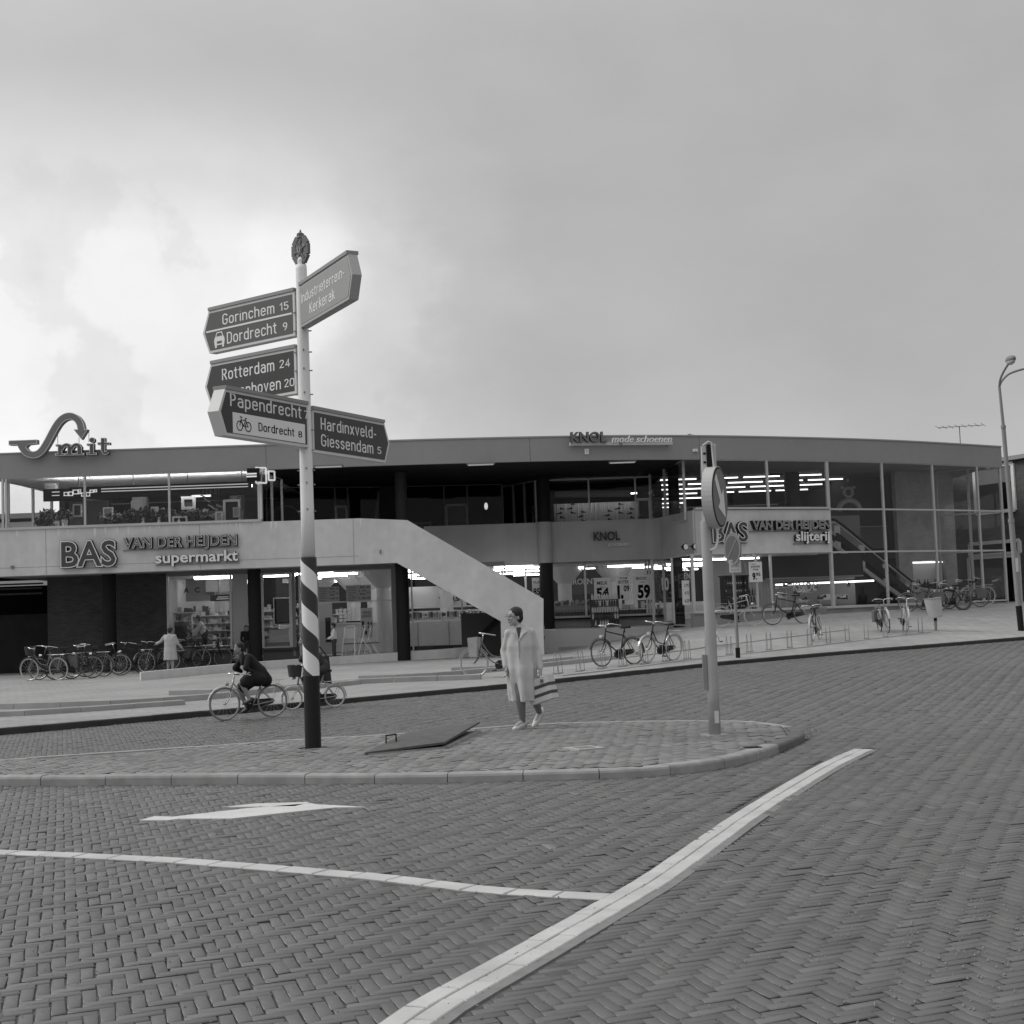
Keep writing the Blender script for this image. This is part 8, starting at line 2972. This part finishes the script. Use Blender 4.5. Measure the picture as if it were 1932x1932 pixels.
# notice frames at the left of the entrance
p = P(608, 1178, 53.0)
simple('door_panel', 'grey inner door leaf with dark slit behind the signpost', 'door', (p.x, 53.0, 1.35), (0.75, 0.06, 2.1), mat('goods_pale', 0.42), [('dark_slit', (0.22, -0.04, -0.2), (0.2, 0.02, 0.9), BLACK)])
# dairy counter behind the stairs window
p = P(845, 1170, 53.6)
dc_ = thing('cooled_counter', 'long white cooled counter with striped edge behind the stair window', 'counter', (p.x, 53.6, ZF1))
MB().box((p.x, 53.6, ZF1+0.55), (4.4, 0.8, 0.95)).build('counter_front', OFFW, dc_)
MB().box((p.x, 53.5, ZF1+0.06), (4.4, 0.7, 0.14)).build('counter_base', DARK, dc_)
for x in (-1.1, 0.05, 1.2):
    MB().box((p.x+x, 53.19, ZF1+0.55), (0.02, 0.02, 0.9)).build('panel_joint', MIDG, dc_)
mb = MB()
for i in range(70):
    mb.box((p.x-2.1+0.06*i, 53.25, ZF1+1.13), (0.035, 0.06, 0.12))
o = mb.build('price_strip', mat('goods_grey', 0.28), dc_, kind='stuff')
MB().box((p.x, 53.5, ZF1+1.55), (4.4, 0.6, 0.05)).build('glass_shelf', WHITE, dc_)
mb = MB()
for i in range(40):
    mb.box((p.x-2.0+0.1*i+random.uniform(-.02, .02), 53.7, ZF1+1.27), (0.08, 0.2, random.uniform(0.1, 0.26)), 0, random.randrange(4))
mb.build('goods', GOODS, dc_, kind='stuff')
mb = MB()
for x in (-2.15, 2.15):
    mb.box((p.x+x, 53.5, ZF1+1.3), (0.05, 0.5, 0.5))
mb.build('shelf_bracket', ALU, dc_)
# folding chairs before the entrance
def make_chair():
    t = thing('folding_chair', '', 'chair', (0, 0, 0), 'white folding chairs')
    f = MB()
    for s_ in (-0.2, 0.2):
        f.tube([Vector((s_, 0.25, 0.0)), Vector((s_*0.75, -0.02, 0.95))], 0.013, 6)
        f.tube([Vector((s_, -0.28, 0.0)), Vector((s_*0.9, 0.1, 0.62))], 0.013, 6)
    f.tube(spline([Vector((-0.15, -0.02, 0.95)), Vector((-0.10, -0.025, 1.0)), Vector((0.10, -0.025, 1.0)), Vector((0.15, -0.02, 0.95))], 3), 0.013, 6)
    f.tube([Vector((-0.2, -0.26, 0.05)), Vector((0.2, -0.26, 0.05))], 0.010, 6)
    link('frame', f.mesh('frame', mat('chair_white', 0.7, 0.4)), t)
    b = MB().hexa([(-0.155, 0.055, 0.62), (0.155, 0.055, 0.62), (0.155, 0.07, 0.62), (-0.155, 0.07, 0.62), (-0.145, -0.02, 0.92), (0.145, -0.02, 0.92), (0.145, -0.005, 0.92), (-0.145, -0.005, 0.92)])
    link('backrest', b.mesh('backrest', mat('chair_grey', 0.45, 0.6)), t)
    b = MB().box((0, -0.08, 0.45), (0.36, 0.36, 0.03))
    link('seat', b.mesh('seat', mat('chair_dark', 0.06, 0.6)), t)
    return t
ch0 = make_chair()
for i, (u, rz, lab) in enumerate(((661, 170, 'white folding chair facing away, leftmost of the three before the entrance'), (687, 110, 'white folding chair seen sideways in the middle of the three'), (699, 105, 'white folding chair seen sideways nearest the entrance post'))):
    p = P(u, 1238, 49.0+0.15*i)
    o = ch0 if i == 0 else copy_tree(ch0)
    o.location = (p.x, 49.0+0.15*i, 0.19)
    o.rotation_euler.z = rad(rz)
    o.scale = (1.15, 1.15, 1.1)
    o['label'] = lab
# bottle crates rack on the terrace
c = P(1142, 1183, 52.6)
dr = thing('bottle_rack', 'tall open wire rack of bottles and jars standing on the terrace', 'rack', (c.x, 52.6, 0.895))
mb = MB()
W2 = 0.5
for sx in (-W2, W2):
    for sy in (-0.2, 0.2):
        mb.beam((c.x+sx, 52.6+sy, 0.895), (c.x+sx, 52.6+sy, 2.12), 0.025, 0.025)
mb.build('frame', mat('rack_dark', 0.04, 0.5), dr)
for i, z in enumerate((0.95, 1.19, 1.43, 1.66, 1.89)):
    MB().box((c.x, 52.6, z), (W2*2, 0.42, 0.03)).build('shelf_board', mat('rack_dark', 0.04), dr)
    g2 = MB()
    for k_ in range(11):
        for ry_ in (-0.12, 0.08):
            x = c.x-W2+0.06+0.09*k_
            mi = 0 if (i in (2, 4) or random.random() < 0.3) else 1
            g2.lathe([(0.033, 0), (0.033, 0.15), (0.015, 0.18), (0.015, 0.22)], (x, 52.6+ry_, z+0.016), 6, mi)
    g2.build('bottles', [mat('goods_white', 0.6), mat('goods_dark', 0.06)], dr, kind='stuff')
# window sill goods in the middle window: a row of dark bottles
gb = MB()
for i in range(70):
    u = 1048+i*2.75
    if 1112 < u < 1120:
        continue
    q = P(u, 1155, 54.25)
    bottle(gb, (q.x, 54.25, 1.34), 0.8, 0, 6)
tag(gb.build('bottle_row', mat('bottle_dark', 0.05, 0.3), None), 'long row of small dark bottles on the sill inside the middle window', 'bottles')
bpy.data.objects['bottle_row']['kind'] = 'stuff'
simple('sill_shelf', 'pale inner sill shelf below the bottle row of the middle window', 'shelf', ((P(1048, 1155, 54.3).x+P(1240, 1155, 54.3).x)/2, 54.35, 1.31), (P(1240, 1155, 54.3).x-P(1048, 1155, 54.3).x, 0.4, 0.05), OFFW, [('shelf_edge', (0, -0.2, 0.0), (3.6, 0.02, 0.07), mat('goods_pale', 0.42))])
# vegetable bins left in the middle window
for (u, v, lab) in ((1063, 1140, 'crate of dark vegetables left inside the middle window'), (1105, 1139, 'crate of mixed vegetables below the GROENTEN board')):
    q = P(u, v, 56.0)
    t = thing('vegetable_crate', lab, 'crate', (q.x, 56.0, q.z-0.25), 'vegetable crates')
    MB().box((q.x, 56.0, q.z-0.18), (0.9, 0.5, 0.25)).build('crate', mat('crate_grey', 0.22, 0.8), t)
    g2 = MB()
    for k_ in range(36):
        g2.ball((q.x+random.uniform(-.4, .4), 56.0+random.uniform(-.2, .2), q.z+random.uniform(-0.06, 0.10)), random.uniform(0.05, 0.08), 6, random.randrange(2))
    g2.build('vegetables', [mat('goods_dark', 0.06), mat('goods_grey', 0.28)], t, kind='stuff')
# liquor shop window: bottle shelf, bottle stack
p = PF(1386, 1120, 1.2)
sh_ = thing('liquor_shelf', 'large dark liquor shelf packed with bottles in the corner window', 'shelf', (p.x, p.y, 1.40))
a_r = 0.38
def lpt(x, y, z):
    return (p.x+x*math.cos(a_r)-y*math.sin(a_r), p.y+x*math.sin(a_r)+y*math.cos(a_r), z)
mb = MB()
zt_ = P(1386, 1088, p.y).z
for x in (-0.47, 0.47):
    mb.beam(lpt(x, 0, 1.40), lpt(x, 0, zt_), 0.05, 0.32, up=(0, 0, 1)) if False else mb.box(lpt(x, 0, (1.40+zt_)/2), (0.04, 0.32, zt_-1.40), a_r)
mb.box(lpt(0, 0, zt_+0.02), (1.08, 0.38, 0.05), a_r)
mb.box(lpt(0, 0.16, (1.40+zt_)/2), (0.94, 0.02, zt_-1.40), a_r)
mb.build('cabinet', BLACK, sh_)
for i in range(4):
    z = 1.42+(zt_-1.46)*i/4
    MB().box(lpt(0, 0, z), (0.92, 0.30, 0.025), a_r).build('shelf_board', mat('rack_dark', 0.04), sh_)
    g2 = MB()
    for k_ in range(10):
        q = lpt(-0.40+0.088*k_, -0.07, z+0.014)
        bottle(g2, q, 0.8, 0, 7)
        lb_ = lpt(-0.40+0.088*k_, -0.101, z+0.014+0.07)
        if random.random() < 0.75:
            g2.box(lb_, (0.045, 0.006, 0.05), a_r, 1)
    g2.build('bottles', [mat('bottle_dark', 0.05), OFFW], sh_, kind='stuff')
q = PF(1421, 1135, 1.0)
bs = thing('bottle_stack', 'small pyramid of dark bottles right of the liquor shelf', 'bottles', (q.x, q.y, 1.38))
for r_, n_ in ((0, 5), (1, 4), (2, 3)):
    g2 = MB()
    for k_ in range(n_):
        bottle(g2, (q.x-0.22+0.11*k_+0.055*r_, q.y+0.05*k_, 1.38+0.24*r_), 0.95, 0, 7)
    g2.build('bottle_row', mat('bottle_dark', 0.05), bs, kind='stuff')
    MB().box((q.x, q.y+0.1, 1.375+0.24*r_), (0.62-0.1*r_, 0.18, 0.012), 0.4).build('tray', GREYM, bs)
q = PF(1425, 1100, 2.6)
simple('curtain_wall', 'pale curtain wall behind the liquor bottles', 'curtain', (q.x-0.2, q.y+0.3, 2.3), (3.2, 0.08, 2.0), mat('curtain_mid', 0.34, 0.9), [('fold', (-0.8+0.25*i, -0.05, 0), (0.05, 0.03, 1.96), mat('curtain_fold', 0.40, 0.9)) for i in range(8)])
w_ = PF(1300, 1140, 0.9)
simple('window_platform', 'low display platform in the corner shop window', 'platform', (w_.x+2.9, w_.y+1.5, 1.34), (4.2, 1.0, 0.06), mat('goods_grey', 0.28), [('platform_front', (0, -0.5, -0.12), (4.2, 0.03, 0.2), MIDG)])
for i, (u, o_) in enumerate(((1318, 1.2), (1362, 1.6), (1405, 1.2))):
    q = PF(u, 1080, o_)
    t = thing('ceiling_light', 'fluorescent ceiling light in the liquor shop window, '+('left', 'middle', 'right')[i]+' one of three', 'ceiling lamp', (q.x, q.y, 3.2), 'ceiling lights in the liquor shop')
    MB().beam((q.x-0.55, q.y-0.2, 3.19), (q.x+0.55, q.y+0.2, 3.19), 0.09, 0.05).build('light_tube', TUBE, t)
    MB().beam((q.x-0.6, q.y-0.22, 3.235), (q.x+0.6, q.y+0.22, 3.235), 0.16, 0.035).build('tube_housing', WHITE, t)
# lower shoe window: dark ceiling box with light line, shoes on stands
a, b = PF(1464, 1103.5, 0.9), PF(1648, 1095.5, 0.9)
lt = thing('light_line', 'long fluorescent light line hanging inside the lower shoe window', 'lamp', (a+b)/2)
for t0, t1 in ((0.0, 0.40), (0.42, 0.72), (0.74, 1.0)):
    MB().beam(a.lerp(b, t0), a.lerp(b, t1), 0.06, 0.06).build('light_tube', emit('line_tube', 3.0), lt)
    MB().beam(a.lerp(b, t0)+UP*0.06, a.lerp(b, t1)+UP*0.06, 0.16, 0.05).build('tube_housing', DARK, lt)
for t_ in (0.0, 0.41, 0.73):
    q = a.lerp(b, t_)
    mb = MB().tube([q+Vector((0, -0.05, -0.04)), q+Vector((0, -0.12, -0.16))], [0.05, 0.08], 8)
    mb.build('spot_lamp', CHROME, lt)
q = (PF(1470, 1070, 1.2)+PF(1560, 1070, 1.2))/2
simple('canopy_box', 'dark box ceiling above the lower shoe window display', 'panel', (q.x+0.4, q.y+0.35, 2.85), (3.6, 0.5, 0.85), DARK, [('box_edge', (0.0, -0.26, -0.40), (3.6, 0.03, 0.05), MIDG)])
simple('display_wall', 'grey display wall behind the lower shoe window', 'wall panel', (q.x+0.3, q.y+1.1, 1.95), (3.6, 0.06, 1.2), mat('display_grey', 0.30, 0.8), [('wall_edge', (0, -0.02, 0.6), (3.6, 0.08, 0.03), MIDG)])
shoe_l = ['far left', 'left, on a high stand', 'below the white word', 'right of the white word', 'low before the mullion', 'right of the mullion', 'lowest in the middle']
for i, (u, v) in enumerate(((1472, 1128), (1483, 1108), (1503, 1122), (1521, 1118), (1548, 1132), (1585, 1132), (1512, 1136))):
    q = PF(u, v, 0.75)
    st = thing('shoe_stand', 'small shoe stand in the lower shoe window, '+shoe_l[i], 'shoe stand', (q.x, q.y, ZSILL), 'shoe stands in the lower window')
    MB().beam((q.x, q.y, ZSILL), (q.x, q.y, q.z), 0.02, 0.02).build('stand', ALU, st)
    for k_ in range(2):
        s2 = MB()
        shoe_mb(s2, (q.x+0.12*k_, q.y, q.z+0.02+0.06*k_), 1.1, 0.6+1.4*k_)
        s2.build('shoe', mat('dark_leather', 0.03) if (i+k_) % 3 else mat('goods_white', 0.6), st)
    MB().box((q.x+0.05, q.y, q.z+0.005), (0.34, 0.2, 0.015)).build('stand_top', OFFW, st)
# display steps right of the mullion
q = PF(1575, 1132, 1.0)
simple('display_steps', 'stepped display bench with boxes right of the mullion in the shoe window', 'bench', (q.x, q.y, 1.52), (1.2, 0.5, 0.16), mat('goods_grey', 0.28), [('step', (0.0, 0.15, 0.18), (1.0, 0.3, 0.2), mat('goods_pale', 0.42)), ('card', (-0.3, -0.1, 0.2), (0.25, 0.03, 0.2), OFFW), ('card', (0.35, -0.1, 0.16), (0.2, 0.03, 0.16), DARK)])

# ---- optician / gift shop upstairs at the left: plants, frames, cards
def plant(label, u, v, Y, h, r, n, pot=OFFW):
    q = P(u, v, Y)
    z0 = ZB1+0.10 if Y < 49.5 else q.z-h
    z0 = q.z-h
    t = thing('pot_plant', label, 'plant', (q.x, Y, z0), 'pot plants in the upper left window')
    MB().lathe([(0.09, 0), (0.13, 0.22)], (q.x, Y, z0), 10).build('pot', pot, t)
    st = MB()
    lf = MB()
    r *= 1.35
    for k_ in range(int(n*1.8)):
        a = random.uniform(0, 6.28)
        rr = r*math.sqrt(random.random())
        zz = z0+0.25+(h-0.2)*random.random()
        c = Vector((q.x+rr*math.cos(a), Y+rr*0.6*math.sin(a), zz))
        if k_ % 6 == 0:
            st.beam((q.x, Y, z0+0.2), c, 0.012, 0.012)
        s_ = random.uniform(0.06, 0.12)
        d1 = Vector((random.gauss(0, 1), random.gauss(0, 1), random.gauss(0, 1))).normalized()*s_
        d2 = d1.orthogonal().normalized()*s_*0.5
        lf.add([c-d1, c+d2, c+d1*1.2, c-d2], [(0, 1, 2), (0, 2, 3)])
    st.build('stem', mat('plant_stem', 0.05, 0.8), t)
    lf.build('leaves', LEAF, t, kind='stuff')
    return t
plant('dark bushy pot plant by the left glass end of the upper shop', 90, 965, 49.2, 0.75, 0.22, 70)
plant('trailing dark plant on the high stand at the left column of the upper window', 122, 965, 49.0, 0.5, 0.2, 50)
plant('broad leafy plant, biggest of the bushes right of the first mullion', 272, 962, 48.9, 0.85, 0.5, 220)
plant('leafy plant with pale pot left of the big bush', 250, 972, 48.7, 0.6, 0.25, 90)
plant('dark dense plant in the middle of the upper window', 306, 965, 48.9, 0.75, 0.42, 170)
plant('drooping plant beside the second mullion', 352, 968, 48.8, 0.7, 0.35, 120)
plant('dark plant with hanging cards right of the second mullion', 378, 962, 49.0, 0.8, 0.3, 120)
plant('tall dark plant beside the large white frame', 426, 958, 49.1, 0.9, 0.26, 120)
plant('low dark plant behind the oval mirror frame', 330, 972, 49.2, 0.55, 0.3, 90)
plant('thin plant left of the first mullion', 80, 980, 48.6, 0.45, 0.2, 50)
def frame_(label, u0, u1, v0, v1, Y, m_, wdt=0.06, inner=None):
    a, b = P(u0, v1, Y), P(u1, v0, Y)
    t = thing('picture_frame', label, 'frame', ((a.x+b.x)/2, Y, a.z), 'frames in the upper left window')
    mb = MB()
    mb.box(((a.x+b.x)/2, Y, b.z), (b.x-a.x+wdt, 0.05, wdt))
    mb.box(((a.x+b.x)/2, Y, a.z), (b.x-a.x+wdt, 0.05, wdt))
    mb.box((a.x, Y+0.001, (a.z+b.z)/2), (wdt, 0.05, b.z-a.z-wdt*1.01))
    mb.box((b.x, Y+0.001, (a.z+b.z)/2), (wdt, 0.05, b.z-a.z-wdt*1.01))
    mb.build('frame', m_, t)
    MB().box(((a.x+b.x)/2, Y+0.02, (a.z+b.z)/2), (b.x-a.x, 0.01, b.z-a.z)).build('picture', inner or DARK, t)
more_p = ['first', 'second', 'third', 'fourth', 'fifth', 'sixth', 'seventh']
for i, u in enumerate((205, 228, 292, 338, 364, 396, 412)):
    plant('dark leafy filler plant on the sill of the upper window, '+more_p[i]+' counted from the left', u, 972, 49.3+0.1*(i % 3), 0.55+0.2*((i*7) % 3)/2, 0.28, 90, pot=(OFFW if i % 2 else DARK))
FW = mat('frame_white', 0.66, 0.5)
frame_('small ornate white mirror frame standing on the sill right of the second mullion', 327, 352, 975, 990, 48.55, FW)
frame_('large white frame standing near the right end of the upper window', 424, 451, 944, 988, 48.8, FW, 0.08)
frame_('pale framed picture with dark centre in the upper window', 345, 366, 939, 959, 49.3, mat('frame_grey', 0.45, 0.6), 0.1, mat('picture_dark', 0.05))
frame_('white framed card among the bushes of the upper window', 249, 263, 946, 963, 48.9, FW, 0.05, OFFW)
frame_('bright framed pictures hanging upper right in the left window', 363, 396, 919, 937, 49.6, FW, 0.05, mat('picture_mid', 0.32, 0.8))
frame_('small framed picture at the right end of the upper window', 441, 452, 958, 975, 48.7, mat('frame_grey', 0.45), 0.04, mat('picture_mid', 0.32))
frame_('white framed notice low beside the big bush in the upper window', 286, 298, 957, 972, 48.7, FW, 0.04, OFFW)
frame_('dark framed picture left of the first mullion in the upper window', 139, 153, 952, 974, 49.0, mat('frame_grey', 0.45), 0.05, mat('picture_dark', 0.05))
frame_('pale framed poster at the left column of the upper window', 196, 212, 958, 980, 49.2, FW, 0.04, mat('picture_mid', 0.32))
frame_('small white framed print between the cards and the large frame', 408, 419, 966, 984, 48.6, FW, 0.04, mat('picture_mid', 0.32))
cards = ['topmost', 'upper middle', 'middle', 'lower middle', 'lowest left', 'lowest right', 'far right']
for i, (u, v) in enumerate(((390, 944), (397, 955), (406, 961), (399, 975), (409, 983), (413, 955), (383, 936))):
    q = P(u, v, 48.9)
    t = thing('hanging_card', 'small white hanging card in the right part of the upper left window, '+cards[i], 'card', q, 'white cards hanging in the upper left window')
    mb = MB()
    mb.beam(q+Vector((-0.09, 0, 0.05)), q+Vector((0.09, 0.02, -0.05)), 0.008, 0.16, up=(0.3, -1, 0.2))
    mb.build('card', OFFW, t)
    MB().beam(q+UP*0.05, Vector((q.x, q.y, ZS-0.3)), 0.004, 0.004).build('thread', GREYM, t)
for i, (u, v, lab) in enumerate(((120, 978, 'white flower vase left of the first mullion'), (270, 984, 'small white vase among the bushes'), (338, 983, 'white cup on the sill near the second mullion'), (300, 984, 'pale pot in the middle of the sill'))):
    q = P(u, v, 48.6)
    t = thing('vase', lab, 'vase', (q.x, 48.6, ZB1+0.09), 'vases on the upper left sill')
    MB().lathe([(0.04, 0), (0.065, 0.08), (0.04, 0.14), (0.045, 0.17)], (q.x, 48.6, ZB1+0.09), 12).build('vase_body', WHITE, t, smooth_=True)
    MB().ball((q.x, 48.6, ZB1+0.29), (0.05, 0.05, 0.07), 8).tube([(q.x+0.03, 48.6, ZB1+0.2), (q.x+0.06, 48.6, ZB1+0.42)], 0.008, 5).build('flowers', mat('goods_pale', 0.42), t)
q = P(111, 927, 49.8)
simple('wall_clock_box', 'pale round faced display box hanging at the left column of the upper window', 'clock', (q.x-0.25, 49.8, q.z), (0.42, 0.2, 0.55), mat('goods_pale', 0.42), [('clock_face', (0, -0.11, 0.02), (0.30, 0.02, 0.36), mat('goods_grey', 0.28))])
# upstairs store items at the right
for i, (u, v, w2, h2, m_, lab) in enumerate(((1540, 945, 1.0, 0.7, OFFW, 'white board leaning behind the right inner column'), (1470, 968, 0.9, 0.5, OFFW, 'white low box behind the upstairs window'), (1395, 950, 1.3, 0.8, MIDG, 'grey counter inside the upstairs store window'), (1640, 960, 1.6, 0.9, mat('goods_grey', 0.28), 'grey goods stand beside the toy arch'))):
    q = P(u, v, 60.0)
    simple('store_display', lab, 'display', (q.x, 60.0, ZF2+h2/2+0.05), (w2, 0.5, h2), m_, [('display_top', (0, 0, h2/2+0.03), (w2+0.06, 0.56, 0.04), WHITE), ('display_base', (0, 0, -h2/2-0.02), (w2-0.1, 0.4, 0.05), DARK)])
